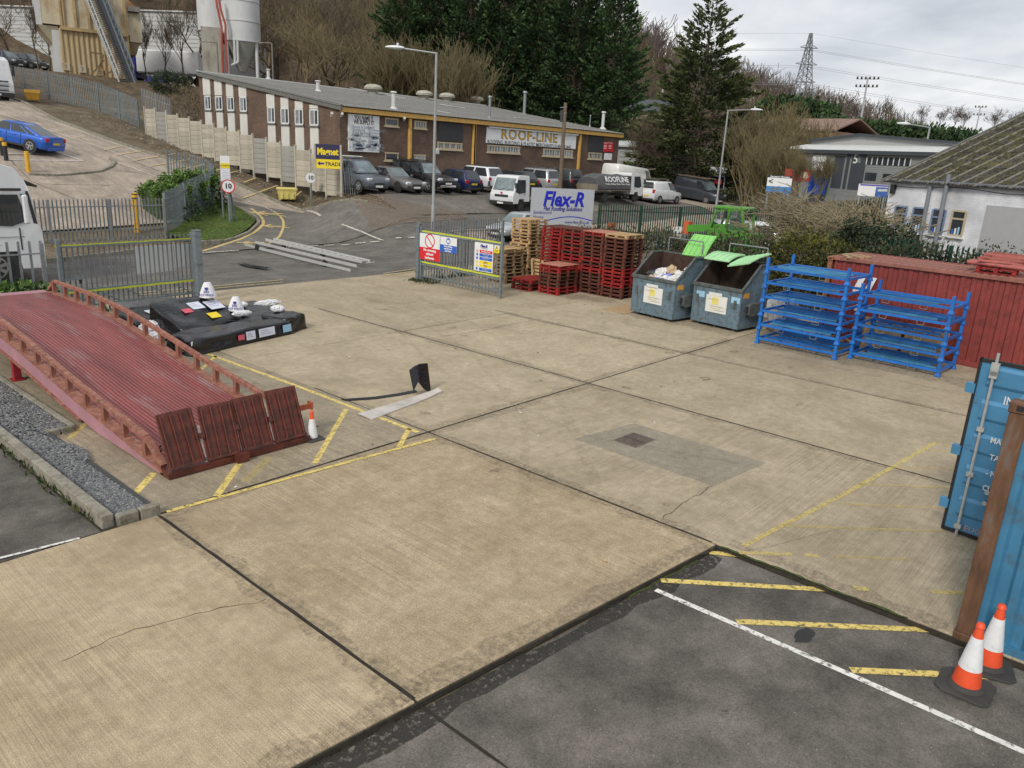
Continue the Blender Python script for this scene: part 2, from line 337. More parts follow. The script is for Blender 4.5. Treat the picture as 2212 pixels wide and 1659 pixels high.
# ------------------------------------------------------------------ cracks, moss and painted lines
OIL = mat('oil_stain', (.018,.016,.014), .5, var=.4, scale=9)
def blob(name, c, rx, ry, mt, parent, off, n=22):
    mb = MB(); mb.poly([(c[0]+math.cos(2*PI*i/n)*rx*random.uniform(.8,1.12), c[1]+math.sin(2*PI*i/n)*ry*random.uniform(.8,1.12), off) for i in range(n)]); return mb.build(name, mt, parent)
SEAL = mat('joint_sealant', (.022,.018,.013), .9, var=.4, scale=9)
def ribbon(name, pts, w, mt, parent, off=.004, wob=0.0, flat=True, seg=.5):
    P = [Vector((p[0],p[1],0)) for p in pts]; L = sum((b-a).length for a, b in zip(P, P[1:])); n = max(1, int(L/seg)); Q = resample(P, n); mb = MB(); vs = []
    for i, p in enumerate(Q):
        d = (Q[min(i+1,n)]-Q[max(i-1,0)]).normalized(); nrm = Vector((-d.y,d.x,0)); c = p+nrm*random.uniform(-wob,wob); ww = w*(1 if not wob else random.uniform(.5,1.3))
        for s in (-1,1):
            q = c+nrm*s*ww/2; vs.append((q.x,q.y,(0 if flat else T(q.x,q.y))+off))
    mb.add(vs, [(2*i,2*i+1,2*i+3,2*i+2) for i in range(n)]); return mb.build(name, mt, parent)
def ln(px, w, mt, parent=yard, off=.005, name='painted_line', z=0.0): return ribbon(name, [G(x,y,z) for x, y in px], w, mt, parent, off+z)
Z7 = lambda L: [((x/1.8433+2465)/1.65687,(y/1.8433+1500)/1.65687) for x, y in L]
Z8 = lambda L: [((x/1.4747+2165)/1.65687,(y/1.4747+1849)/1.65687) for x, y in L]
ZA = lambda L: [((x/2.4578+700)/1.65687,(y/2.4578+500)/1.65687) for x, y in L]      # entrance
Z1 = lambda L: [((x/2.212)/1.65687,(y/2.212)/1.65687) for x, y in L]               # top left
ln([(360,1106),(620,1034),(940,948)], .085, Y_NEW)
for a, b, w, m_ in (((468,1072),(524,992),.11,Y_NEW),((287,1072),(332,1022),.11,Y_NEW),((680,1001),(748,884),.10,Y_NEW),((862,966),(884,926),.10,Y_NEW),((528,1042),(582,988),.14,Y_FAINT),((432,800),(467,769),.10,Y_NEW),((150,948),(195,905),.10,Y_OLD)):
    ln([a,b], w, m_)
ln([(449,765),(620,826),(903,934)], .10, Y_NEW)
for L_, w in (([(360,840),(620,702),(1010,505),(1340,320),(1630,155)],.085),([(620,705),(1690,742)],.08),([(1000,560),(1770,592)],.08),([(1110,430),(1780,456)],.08),([(1340,320),(1820,331)],.08),([(1560,210),(1830,221)],.08),([(1630,155),(1830,205)],.08),([(330,882),(680,893)],.085),([(760,898),(860,904)],.085),([(960,908),(1450,926)],.08),([(1090,1115),(1185,1124)],.1),([(1600,1140),(1830,1150)],.1)):
    ln(Z7(L_), w, Y_OLD if w > .08 else Y_FAINT)
for L_ in ([(548,190),(720,208)],[(295,338),(1190,388)],[(694,555),(1755,602)],[(1297,812),(2130,850)]):
    ln(Z8(L_), .105, Y_NEW, a1, .006, z=-.075)
ln(Z8([(268,388),(1300,838),(2230,1252)]), .085, W_NEW, a1, .006, z=-.075)
ln([(0,1206),(110,1178),(172,1163)], .05, W_NEW)
for C in ([(135,1432),(260,1370),(420,1325),(575,1297)],):
    ribbon('crack', [G(x,y) for x, y in C], .010, JOINT, yard, .002, .03, seg=.12)
for C in ([(1590,1200),(1640,1185),(1700,1160),(1755,1140),(1800,1130),(1930,1129)],):
    ribbon('crack', [G((x/2.212*0+x),(y)) for x, y in [(1585,1195),(1660,1183),(1745,1160),(1815,1142),(1930,1140)]], .004, JOINT, yard, .002, .02, seg=.15)
ZB = lambda L: [((x/2.212+1400)/1.65687,(y/2.212+950)/1.65687) for x, y in L]
ribbon('crack', [G(*p) for p in ZB([(410,560),(650,530),(800,500),(960,465),(1180,425)])], .014, JOINT, yard, .002, .04, seg=.15)
ribbon('crack', [G(1,1,0)]+[] if False else [G(*p) for p in [(1540,1050),(1480,1085),(1430,1120)]], .012, JOINT, yard, .002, .03, seg=.12)
ribbon('moss_seam', [(9.37,4.05),(9.38,3.0),(9.40,1.6)], .05, MOSS, yard, .001, .02, seg=.1)
ribbon('moss_seam', [(8.9,p0v(8.9)-.03),(7.4,p0v(7.4)-.03)], .035, MOSS, a1, -.07, .015, seg=.1)
WETM = paint('damp_seam', (.03,.026,.02), .47)
ribbon('damp_seam', [(9.2,p0v(9.2)-.14),(6.5,p0v(6.5)-.15),(3,p0v(3)-.16),(0,p0v(0)-.16)], .26, WETM, a1, -.0725, .03, seg=.3)
for P_, w_ in (([(4.25,4.7),(4.25,10.05)],.036),([(9.40,4.2),(9.40,13.8)],.024),([(14.55,1.6),(14.55,21)],.034),([(19.22,2.2),(19.22,17.5)],.022),([(21.2,4.0),(21.3,18)],.012),([(4.3,10.12),(22.0,10.12)],.034)): ribbon('joint_seal', P_, w_, SEAL, yard, .004, .006, seg=.25)
GRM = paint('joint_grime', (.13,.105,.075), .47, .30)
for P_, w_ in (([(4.25,4.7),(4.25,10.05)],.34),([(9.40,4.3),(9.40,13.8)],.4),([(14.55,1.6),(14.55,21)],.45),([(19.22,2.2),(19.22,17.5)],.4),([(4.3,10.12),(22.0,10.12)],.45),([(9.3,4.25),(6,4.6),(0,5.2)],.3),([(9.55,4.0),(9.55,1.2)],.3),([(22.6,3),(22.3,9.4)],1.1),([(23,10.4),(22.8,14.6)],1.0),([(24.3,16),(23.2,20.5)],1.2),([(7.7,12),(7.8,23)],.9)): ribbon('joint_grime', P_, w_, GRM, yard, .0025, .05, seg=.3)
TYM = paint('tyre_mark', (.16,.13,.095), .50, .16)
for P_, w_ in (([(17.5,24),(16.5,19),(14.5,14),(11.5,9.5),(8,6.5)],.22),([(19.1,24),(18.2,19),(16.2,14.5),(13.2,10),(9.6,6.3)],.22),([(16,23),(16.4,17),(18.5,13),(21.5,10.5)],.2),([(17.6,23),(18.0,17.6),(19.6,14.4),(22,12.4)],.2),([(13,4),(11.5,8),(12.5,13),(15,18),(17,24)],.18)): ribbon('tyre_mark', P_, w_, TYM, yard, .006, .02, seg=.35)
DRP = paint('drip_stain', (.11,.088,.062), .47, .40)
for k in range(26): blob('drip_stain', (random.uniform(5,21),random.uniform(5,20)), random.uniform(.05,.22), random.uniform(.04,.16), DRP, yard, .007)
def blob(name, c, rx, ry, mt, parent, off, n=22):
    mb = MB(); mb.poly([(c[0]+math.cos(2*PI*i/n)*rx*random.uniform(.8,1.12), c[1]+math.sin(2*PI*i/n)*ry*random.uniform(.8,1.12), off) for i in range(n)]); return mb.build(name, mt, parent)
ribbon('asphalt_seam', [G(903,1521,-.075),G(1000,1592,-.075),G(1100,1662,-.075)], .03, SEAL, a1, -.071, .006, seg=.2)
q = G((1050/1.4747+2165)/1.65687,(628/1.4747+1849)/1.65687,-.075); blob('oil_stain', q, .2, .1, OIL, a1, -.071)
# public road, estate road, car park, verge
road = sheet('road', [(-45,25.6),(150,25.6)], [(-45,33.4),(150,35.0)], -.02, ASPH_R, 1.2)
estate = sheet('estate_road', [(2,37.4),(2,60),(2,84),(2,110)], [(27.2,40.2),(25.7,47.2),(23.5,53.8),(21.4,61.6),(21.6,70),(21.2,90),(21,110)], .0, CONC_R, .9)
mouth = sheet('road_mouth', [(16.5,33.2),(21.2,36.4),(23.3,38.9),(23.6,41.2),(22.0,44.0)], [(31,33.8),(29,35.2),(28.2,37.5),(27.9,39),(27.5,40.0)], .03, ASPH_R, .7)
carpark = sheet('car_park', [(29.6,34.2),(40,34.0),(62,33.6),(100,33.5)], [(29.2,41.2),(40,41.4),(62,42),(100,46)], .02, ASPH_C, 1.0)
pave = sheet('pavement', [(31,30.2),(60,29.5),(100,28.5)], [(31,32.0),(60,31.5),(100,31)], .03, CONC_R, 1.0)
sheet('mud_patch', [(27.0,33.7),(30,33.2),(34,33.5)], [(28.4,37.6),(31.5,35.4),(34.5,34.2)], .045, paint('mud_smear', (.24,.18,.13), .50, .85), .5, kind='structure')
far_conc = sheet('yard_access_road', [(62,31),(68,33),(76,36),(92,38)], [(64,36.5),(70,38.0),(78,40.5),(92,43)], .05, CONC_R, 1.0)
verge = sheet('grass_verge', [(17.0,36.6),(17.6,35.3),(19.2,35.2),(21.0,36.7),(23.0,38.9),(23.3,41.0),(22.6,42.6)], [(17.0,36.9),(18.3,38.2),(19.2,39.3),(20.8,40.5),(22.0,41.6),(22.4,42.2),(22.5,42.7)], .11, GRASSM, .4)
def kerb_run(pts, w, h, off, seg=.9, name='kerb_stone', parent=None, mt=None, base=True, flat=None, gap=.012):
    P = [Vector((p[0],p[1],0)) for p in pts]; L = sum((b-a).length for a, b in zip(P, P[1:])); n = max(1, round(L/seg)); Q = resample(P, n)
    for a, b in zip(Q, Q[1:]):
        d = (b-a).normalized(); a2, b2 = a+d*gap, b-d*gap; za = (T(a.x,a.y) if flat is None else flat)+off; zb = (T(b.x,b.y) if flat is None else flat)+off
        m = MB(); m.bar((a2.x,a2.y,za+h/2-.1),(b2.x,b2.y,zb+h/2-.1),w,h+.2); m.build(name, mt or KERB, parent, bevel=.012)
kerb_run([(17.2,35.0),(19.2,35.0),(21.15,36.5),(23.2,38.8),(23.55,41.0),(22.8,42.8)], .15, .13, .02, parent=verge)
kerb_run([(-2,33.25),(10,33.2),(17.2,34.9)], .15, .12, -.01, parent=road, seg=1.2)
kerb_run([(28.6,36.2),(27.2,40.2),(25.75,47.2),(23.55,53.8),(21.45,61.6),(21.6,70),(21.3,86)], .16, .12, .0, parent=estate, seg=1.2)
# painted road lines
def rl(px, w, mt, parent=road, off=.045, name='painted_line'): return ribbon(name, [GT(x,y) for x, y in px], w, mt, parent, off, flat=False, seg=.5)
rl(ZA([(60,988),(400,880),(520,820),(590,760),(600,730),(580,685),(490,612)]), .17, Y_RD, mouth)
rl(ZA([(612,945),(740,860),(775,775),(772,720),(745,680),(690,638)]), .13, Y_RD, mouth); rl(ZA([(690,638),(600,595),(455,548)]), .10, W_OLD, mouth)
for L_ in ([(800,572),(950,622),(1100,678)],[(1285,752),(1470,820),(1650,895)]): rl(ZA(L_), .12, W_OLD, mouth)
for L_ in ([(720,958),(910,947)],[(970,943),(1080,938)],[(1130,937),(1225,933)],[(1280,936),(1355,931)],[(1405,919),(1495,912)],[(1535,909),(1625,903)],[(1760,873),(1810,870)],[(1870,868),(1930,866)],[(60,1003),(380,982)]): rl(ZA(L_), .14, W_OLD, mouth)
for k in (0, 1):
    rl([(430,623+5*k),(520,614+5*k),(612,606+5*k)], .07, Y_RD, road, .03); rl([(828,592+5*k),(897,582+5*k)], .07, Y_RD, road, .03); rl([(300,634+5*k),(430,623+5*k)], .07, Y_RD, road, .03)
def figure(px, ang, s=1.0):   # painted walking figure
    c = GT(*px); mb = MB(); ca, sa = math.cos(ang), math.sin(ang)
    def seg(x0,y0,x1,y1,w):
        d = Vector((x1-x0,y1-y0)).normalized()*w/2; pts = [(x0-d.y,y0+d.x),(x1-d.y,y1+d.x),(x1+d.y,y1-d.x),(x0+d.y,y0-d.x)]; out = []
        for x, y in pts:
            X, Y = c.x+s*(x*ca-y*sa), c.y+s*(x*sa+y*ca); out.append((X,Y,T(X,Y)+.05))
        mb.poly(out)
    seg(-.1,.0,.5,.0,.22); seg(.55,0,.78,0,.2); seg(-.1,.05,-.75,.22,.13); seg(-.1,-.05,-.7,-.25,.13); seg(.4,.08,.1,.42,.1); seg(.4,-.08,.05,-.4,.1)
    mb.build('painted_figure', Y_RD, mouth)
for p, s in ((ZA([(640,660)])[0],1.25),(ZA([(690,772)])[0],1.1),(ZA([(500,918)])[0],.95)): figure(p, R(160), s)
for L_ in ([(0,845),(560,1020),(1130,1215)],[(0,905),(700,1140),(1300,1370)],[(880,1275),(1330,1440)]): rl(Z1(L_), .10, W_OLD, estate)
for L_ in ([(820,1195),(980,1160)],[(925,1236),(1150,1195)],[(1050,1278),(1390,1220)],[(1190,1320),(1500,1262)],[(1300,1370),(1620,1305)],[(1450,1420),(1740,1345)],[(340,1020),(470,1000)],[(410,1055),(590,1030)],[(540,1110),(720,1075)],[(1690,1400),(1880,1360)],[(1560,1450),(1720,1400)]): rl(Z1(L_), .09, Y_FAINT if L_[0][0] < 800 else Y_RD, estate)
Z2 = lambda L: [((x/2.212+700)/1.65687,(y/2.212)/1.65687) for x, y in L]
for L_ in ([(370,1578),(510,1525),(650,1475)],[(660,1590),(840,1520)],[(380,1452),(480,1415)]): rl(Z2(L_), .10, Y_RD, estate, .06)
for L_ in ([(380,1185),(520,1232),(660,1280)],[(50,1222),(480,1228)],[(60,1272),(640,1277)]): rl(Z1(L_), .09, W_NEW, estate)
for L_ in ([(1235,1388),(1390,1390)],[(1300,1415),(1445,1415)],[(1370,1440),(1540,1440)],[(1700,1530),(1760,1527)],[(1700,1560),(1860,1565)]): rl(Z1(L_), .26, W_OLD, estate)
for L_ in ([(0,1190),(250,1440),(600,1580)],[(300,1460),(870,1470)],[(940,1355),(1230,1385)]): ribbon('road_joint', [GT(*p) for p in Z1(L_)], .03, JOINT, estate, .01, .02, flat=False, seg=.4)
for x in (5.2,):pass
kerb_run([GT(62,378)[:2],GT(130,380)[:2],GT(215,372)[:2],GT(243,360)[:2],GT(248,350)[:2],GT(238,344)[:2]], .2, .09, .0, parent=estate, seg=.7)
# gravel bed with its kerbs
kerb_run([(3.62,10.2),(3.62,30)], .16, .17, 0, parent=yard, seg=.914, flat=0)
kerb_run([(3.71,10.17),(4.30,10.17)], .13, .15, 0, parent=yard, seg=.3, flat=0)
kerb_run([(4.26,10.26),(4.26,12.6)], .09, .045, 0, parent=yard, seg=.914, flat=0)
kerb_run([(4.66,14.3),(4.66,24)], .10, .10, 0, parent=yard, seg=.914, flat=0); kerb_run([(4.2,14.25),(4.66,14.25)], .12, .11, 0, parent=yard, seg=.3, flat=0)
PEB = [mat('pebble_%s' % k, c, .8, var=.25, scale=30) for k, c in (('grey',(.15,.155,.16)),('pale',(.26,.26,.255)),('dark',(.075,.08,.085)))]
MB().b2(3.69,4.3,10.2,24,-.06,.05).build('gravel_base', mat('gravel_base', (.06,.06,.06), .95, var=.4, scale=40), yard)
mb = MB()
def pebble(mb, c, r):
    a = random.uniform(0,6.28); ring = []
    n = 5; top = (c[0],c[1],c[2]+r*.55)
    vs = [(c[0]+math.cos(a+2*PI*i/n)*r*random.uniform(.75,1.25), c[1]+math.sin(a+2*PI*i/n)*r*.7*random.uniform(.75,1.25), c[2]+random.uniform(-.25,.15)*r) for i in range(n)]+[top]
    mb.cur = random.choice((0,0,0,1,2)); mb.add(vs, [(i,(i+1)%n,n) for i in range(n)])
for _ in range(15000):
    v = 10.26+14*random.random()**1.5; u = random.uniform(3.71, 4.2 if v < 12.6 else 4.28+.12*math.sin(v*3) if v < 14.2 else 4.6); pebble(mb, (u,v,.055+.02*random.random()), random.uniform(.016,.034))
tag(mb.build('gravel', PEB, recalc=False), 'loose grey slate gravel filling the kerbed bed beside the ramp', 'gravel', kind='stuff')
# rubble and clods on the verge by the concrete fence
RUB = [mat('rubble_pale', (.27,.24,.19), .9, var=.25, scale=9), mat('rubble_brown', (.14,.105,.07), .95, var=.35, scale=9)]
mb = MB()
for _ in range(1500):
    v = random.uniform(34.5,66); k = (v-39)/21; u0 = 28.2-1.5*max(0,k)-4*max(0,k-.4); u1 = 29.0-1.8*max(0,k); u = random.uniform(u0-.3,u1+(1.6 if v < 38 else 0)); r = random.uniform(.02,.09)*(1.8 if random.random() < .04 else 1)
    mb.cur = 0 if random.random() < .14 else 1; a = mb.cur; pebble(mb, (u,v,T(u,v)+.0), r); 
    for i in range(5): mb.m[-1-i] = a
tag(mb.build('rubble', RUB, recalc=False), 'scattered rubble and clods along the foot of the concrete fence', 'rubble', kind='stuff')
# ------------------------------------------------------------------ yard objects
def PU(x, y, u0):
    d = _ray(x, y); t = u0/d.x; return Vector((u0, d.y*t, CAM_H+d.z*t))
def PV(x, y, v0):
    d = _ray(x, y); t = v0/d.y; return Vector((d.x*t, v0, CAM_H+d.z*t))
RUSTC = (.12,.045,.02)
GALV = mat('galvanised_steel', (.27,.29,.30), .5, .55, var=.18, scale=9, dirt=((.18,.17,.15),.08,14), rnd=.1)
GALV_G = mat('painted_grey_steel', (.19,.225,.24), .55, .3, var=.15, scale=7, dirt=((.12,.12,.11),.08,10), rnd=.08)
WHITE = mat('white_board', (.74,.75,.75), .5, var=.05, scale=5); REDS = mat('sign_red', (.62,.02,.03), .5, var=.06); BLUES = mat('sign_blue', (.03,.12,.50), .5, var=.06); YELS = mat('sign_yellow', (.80,.62,.02), .5, var=.06); BLKS = mat('sign_black', (.02,.02,.022), .5, var=.1); NAVY = mat('sign_navy', (.018,.022,.22), .5, var=.06)
BLACKR = mat('black_rubber', (.018,.018,.019), .75, var=.25, scale=14)
# ---- loading ramp
RAMP_RED = mat('ramp_oxide_red', (.235,.055,.045), .5, .15, var=.22, scale=3, dirt=((.10,.03,.02),.12,6), bump=.1)
RAMP_RAIL = mat('ramp_rail_rust', (.27,.105,.07), .7, .1, var=.35, scale=6, dirt=((.40,.22,.16),.14,9), bump=.2)
RAMP_PINK = mat('ramp_side_pink', (.40,.20,.235), .7, var=.15, scale=2, dirt=((.28,.17,.15),.10,4))
RAMP_FLAP = mat('ramp_flap_brown', (.13,.032,.022), .5, .2, var=.35, scale=4, dirt=((.05,.022,.014),.16,5), bump=.15)
def deck_mat():
    m = mat('ramp_deck_grating', (.30,.075,.07), .45, .2, var=.3, scale=1.2, dirt=((.42,.28,.27),.08,.9), stretch=(2.2,.35,1)); N = m.node_tree.nodes; L = m.node_tree.links
    tc = N.new('ShaderNodeTexCoord'); b = N['Principled BSDF']; src = b.inputs['Base Color'].links[0].from_socket; hs = []
    for ax, sc in (('X',4.4),('Y',6.0)):
        w = N.new('ShaderNodeTexWave'); w.bands_direction = ax; w.inputs['Scale'].default_value = sc; w.inputs['Distortion'].default_value = 0; L.new(tc.outputs['Object'], w.inputs['Vector']); hs.append(w.outputs[1])
    mm = N.new('ShaderNodeMath'); mm.operation = 'MAXIMUM'; L.new(hs[0], mm.inputs[0]); L.new(hs[1], mm.inputs[1])
    rp = N.new('ShaderNodeValToRGB'); rp.color_ramp.elements[0].position = .55; rp.color_ramp.elements[1].position = .9; rp.color_ramp.elements[0].color = (.22,.22,.22,1); rp.color_ramp.elements[1].color = (1.3,1.3,1.3,1); L.new(mm.outputs[0], rp.inputs[0])
    mx = N.new('ShaderNodeMix'); mx.data_type = 'RGBA'; mx.blend_type = 'MULTIPLY'; mx.inputs[0].default_value = .85; L.new(src, mx.inputs[6]); L.new(rp.outputs[0], mx.inputs[7]); L.new(mx.outputs[2], b.inputs['Base Color'])
    bp = N.new('ShaderNodeBump'); bp.inputs['Strength'].default_value = .6; bp.inputs['Distance'].default_value = .02; L.new(mm.outputs[0], bp.inputs['Height']); L.new(bp.outputs[0], b.inputs['Normal']); return m
DV = [11.3,12.7,14.5,15.4,17.1,18.5,20.4,23.1,25.0]; DZ = [.10,.25,.42,.53,.74,.88,.95,.92,.92]
dz_ = lambda v: float(np.interp(v, DV, DZ))
u0, u1 = 4.88, 7.45
rt = thing('loading_ramp', 'long red steel yard loading ramp with upright lip flaps', 'ramp', (0,0,0))
vv = [11.3+i*(23.1-11.3)/40 for i in range(41)]
mb = MB(); mb.loft([[(u0+.16,v,dz_(v)),(u1-.16,v,dz_(v)),(u1-.16,v,dz_(v)-.05),(u0+.16,v,dz_(v)-.05)] for v in vv]); mb.build('deck', deck_mat(), rt, smooth=40)
MB().b2(u0+.1,u1-.1,23.11,23.6,.86,.90).build('rear_plate', RAMP_PINK, rt)
for uu, s in ((u0,1),(u1,-1)):
    mb = MB(); mb.loft([[(uu,v,dz_(v)),(uu+s*.16,v,dz_(v)),(uu+s*.16,v,max(.015,dz_(v)-.37)),(uu+s*.04,v,max(.015,dz_(v)-.37)),(uu,v,max(.03,dz_(v)-.32))] for v in vv]); mb.build('side_beam', RAMP_PINK, rt)
    mb = MB(); mb.loft([[(uu-s*.035,v,dz_(v)-.33),(uu+s*.16,v,dz_(v)-.33),(uu+s*.16,v,dz_(v)-.37),(uu-s*.035,v,dz_(v)-.37)] for v in vv if dz_(v) > .42]); mb.build('bottom_flange', RAMP_RAIL, rt)
    mb = MB(); mb.loft([[(uu-s*.02,v,dz_(v)+.012),(uu+s*.17,v,dz_(v)+.012),(uu+s*.17,v,dz_(v)-.03),(uu-s*.02,v,dz_(v)-.03)] for v in vv]); mb.build('kerb_plate', RAMP_RAIL, rt)
    vr = [v for v in vv if 11.85 < v < 22.95]; mb = MB(); mb.loft([[(uu,v,dz_(v)+.36),(uu+s*.10,v,dz_(v)+.36),(uu+s*.10,v,dz_(v)+.285),(uu,v,dz_(v)+.285)] for v in vr]); rail = mb.build('kerb_rail', RAMP_RAIL, rt)
    MB().bar((uu+s*.05,vr[0],dz_(vr[0])+.32),(uu+s*.05,11.36,.16),.10,.075).build('rail_end', RAMP_RAIL, rail); MB().bar((uu+s*.05,vr[-1],dz_(vr[-1])+.32),(uu+s*.05,23.25,.95),.10,.075).build('rail_end', RAMP_RAIL, rail)
    pm = MB().b2(-.045,.045,-.055,.055,0,.29).mesh('rail_post', RAMP_RAIL, bevel=.006)
    for k in range(15):
        v = 11.95+k*.78
        if v < 23: link('rail_post', pm, rt, (uu+s*.05,v,dz_(v)))
fl_w = (u1-u0-.10)/4
for k in range(4):
    f = MB(); a, b = 0, fl_w-.03+(0 if k < 3 else .03)
    f.b2(a,b,-.012,.012,0,.90+.02*(k==3)); 
    for j in range(4): f.b2(a+.05+j*(b-a-.1)/3-.012,a+.05+j*(b-a-.1)/3+.012,-.05,-.012,.03,.86)
    f.b2(a,b,-.04,-.012,0,.05)
    o = f.build('lip_flap', RAMP_FLAP, rt, bevel=.006); o.location = (u0+.06+k*fl_w,11.16,.13); o.rotation_euler = (R(-22),R((-1.5,1,-.6,.5)[k]),R((1.5,-1,.6,0)[k]))
    if k: o2 = MB().b2(-.02,.02,-.02,.0,.0,.62).build('hinge_strip', mat('worn_white_steel', (.55,.47,.44), .6, .2, var=.3, scale=20), o); o2.location = (-.028,.03,-.02)
    if k: MB().b2(-.055,.02,-.05,-.02,.38,.47).build('hinge_plate', RAMP_FLAP, o)
MB().b2(u0,u1,11.10,11.40,.02,.12).build('front_sill', RAMP_FLAP, rt); MB().b2(5.98,6.2,11.0,11.1,.02,.16).build('latch_bracket', RAMP_FLAP, rt)
mb = MB(); mb.b2(7.46,7.72,11.42,11.52,.50,.55); mb.b2(7.46,7.72,11.42,11.44,.55,.60); mb.b2(7.70,7.73,11.40,11.54,.48,.62); mb.build('side_bracket', mat('bracket_red', (.42,.10,.05), .6, .1, var=.2, scale=9), rt)
mb = MB()
for k in range(7): mb.lathe([(.018,-.006),(.024,0),(.018,.006)], (u0+.1,11.55+.02*math.sin(k*2),.42-.035*k), 8, 'x' if k%2 else 'y')
mb.build('chain', RAMP_FLAP, rt)
for uu in (u0+.08,u1-.08): mb = MB(); mb.b2(uu-.07,uu+.07,18.1,18.24,.0,dz_(18.2)-.3); mb.b2(uu-.12,uu+.12,18.04,18.3,0,.02); mb.build('support_leg', mat('leg_red', (.30,.02,.03), .5, var=.2, scale=6), rt)
for uu in (u0+.35,u1-.35):
    w = MB().lathe([(.05,-.09),(.19,-.09),(.22,-.06),(.22,.06),(.19,.09),(.05,.09)], (uu,16.35,.22), 20, 'x').build('wheel', BLACKR, rt, smooth=40); MB().lathe([(.04,-.095),(.12,-.095),(.12,.095),(.04,.095)], (uu,16.35,.22), 14, 'x').build('rim', RAMP_RAIL, w)
mb = MB(); mb.prism([(16.0,.50),(17.2,.60),(16.5,.2),(16.25,.15)], 'x', u0+.16, u0+.22); mb.build('axle_plate', RAMP_RAIL, rt)
# ---- cones
ORANGE = mat('cone_orange', (.75,.085,.025), .5, var=.1, scale=8, dirt=((.4,.06,.03),.05,9)); SLEEVE = mat('cone_sleeve', (.72,.73,.74), .35, var=.06, scale=8, dirt=((.45,.45,.44),.06,7))
def cone(label, loc, h, base=True, sleeve=(.30,.78), rz=0):
    t = thing('traffic_cone', label, 'traffic cone', loc, rz, 'traffic cones in the yard'); rb = .19*h/.75; r = lambda z: (.150-.118*z)*h/.75 if False else .145*h/.75*(1-z)+.028*h/.75*z
    def band(n, a, b, mt, e=0): MB().lathe([(r(a)+e,a*h+.03),(r(b)+e,b*h+.03)], n=20).build(n, mt, t, smooth=40)
    band('lower_cone', .0, sleeve[0], ORANGE); band('reflective_sleeve', sleeve[0], sleeve[1], SLEEVE, .003); band('upper_cone', sleeve[1], .93, ORANGE); MB().lathe([(r(.93),.93*h+.03),(r(.93)+.01,.935*h+.03),(r(1)+.008,h+.02),(r(1)-.005,h+.03)], n=16).build('cone_tip', ORANGE, t, smooth=40)
    if base: mb = MB(); q = rb*1.35; c = q*.72; mb.prism([(q,c),(c,q),(-c,q),(-q,c),(-q,-c),(-c,-q),(c,-q),(q,-c)], 'z', 0, .03); mb.lathe([(rb*.98,.03),(r(0)+.006,.10*h)], n=20); mb.build('base', mat('cone_base', (.05,.048,.045), .8, var=.2), t, bevel=.006)
cone('small orange and white cone at the corner of the red ramp', (7.56,11.2,0), .52, True, (.0,.70))
cone('orange and white cone on the dark parking bays in front', (8.56,.79,-.075), .76); cone('orange and white cone half hidden behind another cone', (9.15,.70,-.075), .76, rz=.3)
# ---- gates, posts and palisade fences
TAPE = mat('hazard_tape', (.55,.60,.06), .4, var=.35, scale=16, stretch=(6,6,6), dirt=((.06,.06,.05),.02,10))
def pale_mesh(h, mt, w=.065, flat=False, name='pale'):
    mb = MB()
    if flat: mb.b2(-w/2,w/2,-.008,.008,0,h)
    else:
        pr = [(-w/2,0),(-w/4,.016),(w/4,.016),(w/2,0),(w/2-.004,-.004),(w/4,.012),(-w/4,.012),(-w/2+.004,-.004)]
        mb.loft([[(x,y,z) for x, y in pr] for z in (0,h-.10)]); 
        for x in (-w/3,0,w/3): mb.add([(x-w/7,0,h-.11),(x+w/7,0,h-.11),(x+w/7,.012,h-.11),(x-w/7,.012,h-.11),(x+(x*.55),.006+(.03 if x == 0 else 0),h)], [(0,1,4),(1,2,4),(2,3,4),(3,0,4)])
    return mb.mesh(name, mt)
def palisade(name, label, pts, h, mt, spacing=.16, post_every=2.75, rails=(.25,.82), cat='fence', ground=True, pale_w=.065, flat=False, z0=.05, group=None, post_h=None, follow=True, pale_h=None, zf=None):
    zf = zf or T; P = [Vector((p[0],p[1],0)) for p in pts]; o = thing(name, label, cat, (P[0].x,P[0].y,zf(P[0].x,P[0].y)), 0, group); B = o.location.copy()
    L = sum((b-a).length for a, b in zip(P, P[1:])); n = int(L/spacing); Q = resample(P, n); pm = pale_mesh(pale_h or h, mt, pale_w, flat); ang = []
    for i, p in enumerate(Q):
        d = (Q[min(i+1,n)]-Q[max(i-1,0)]); a = math.atan2(d.y,d.x); ang.append(a); link('pale', pm, o, (p.x-B.x,p.y-B.y,zf(p.x,p.y)-B.z+z0), a)
    k = max(1, round(L/post_every)); W = resample(P, k); ph = post_h or h-.02; po = MB().b2(-.05,.05,-.05,.05,0,ph).mesh('post', mt)
    for p in W:
        i = min(range(len(Q)), key=lambda j: (Q[j]-p).length); a = ang[i]; link('post', po, o, (p.x-B.x+math.sin(a)*.06,p.y-B.y-math.cos(a)*.06,zf(p.x,p.y)-B.z), a)
    for f in rails:
        mb = MB()
        S = resample(P, max(k, int(L/1.2)))
        for a, b in zip(S, S[1:]):
            d = (b-a).normalized(); q = Vector((d.y,-d.x,0))*.022
            mb.bar((a.x-B.x+q.x,a.y-B.y+q.y,zf(a.x,a.y)-B.z+h*f),(b.x-B.x+q.x,b.y-B.y+q.y,zf(b.x,b.y)-B.z+h*f),.03,.045)
        mb.build('rail', mt, o)
    return o
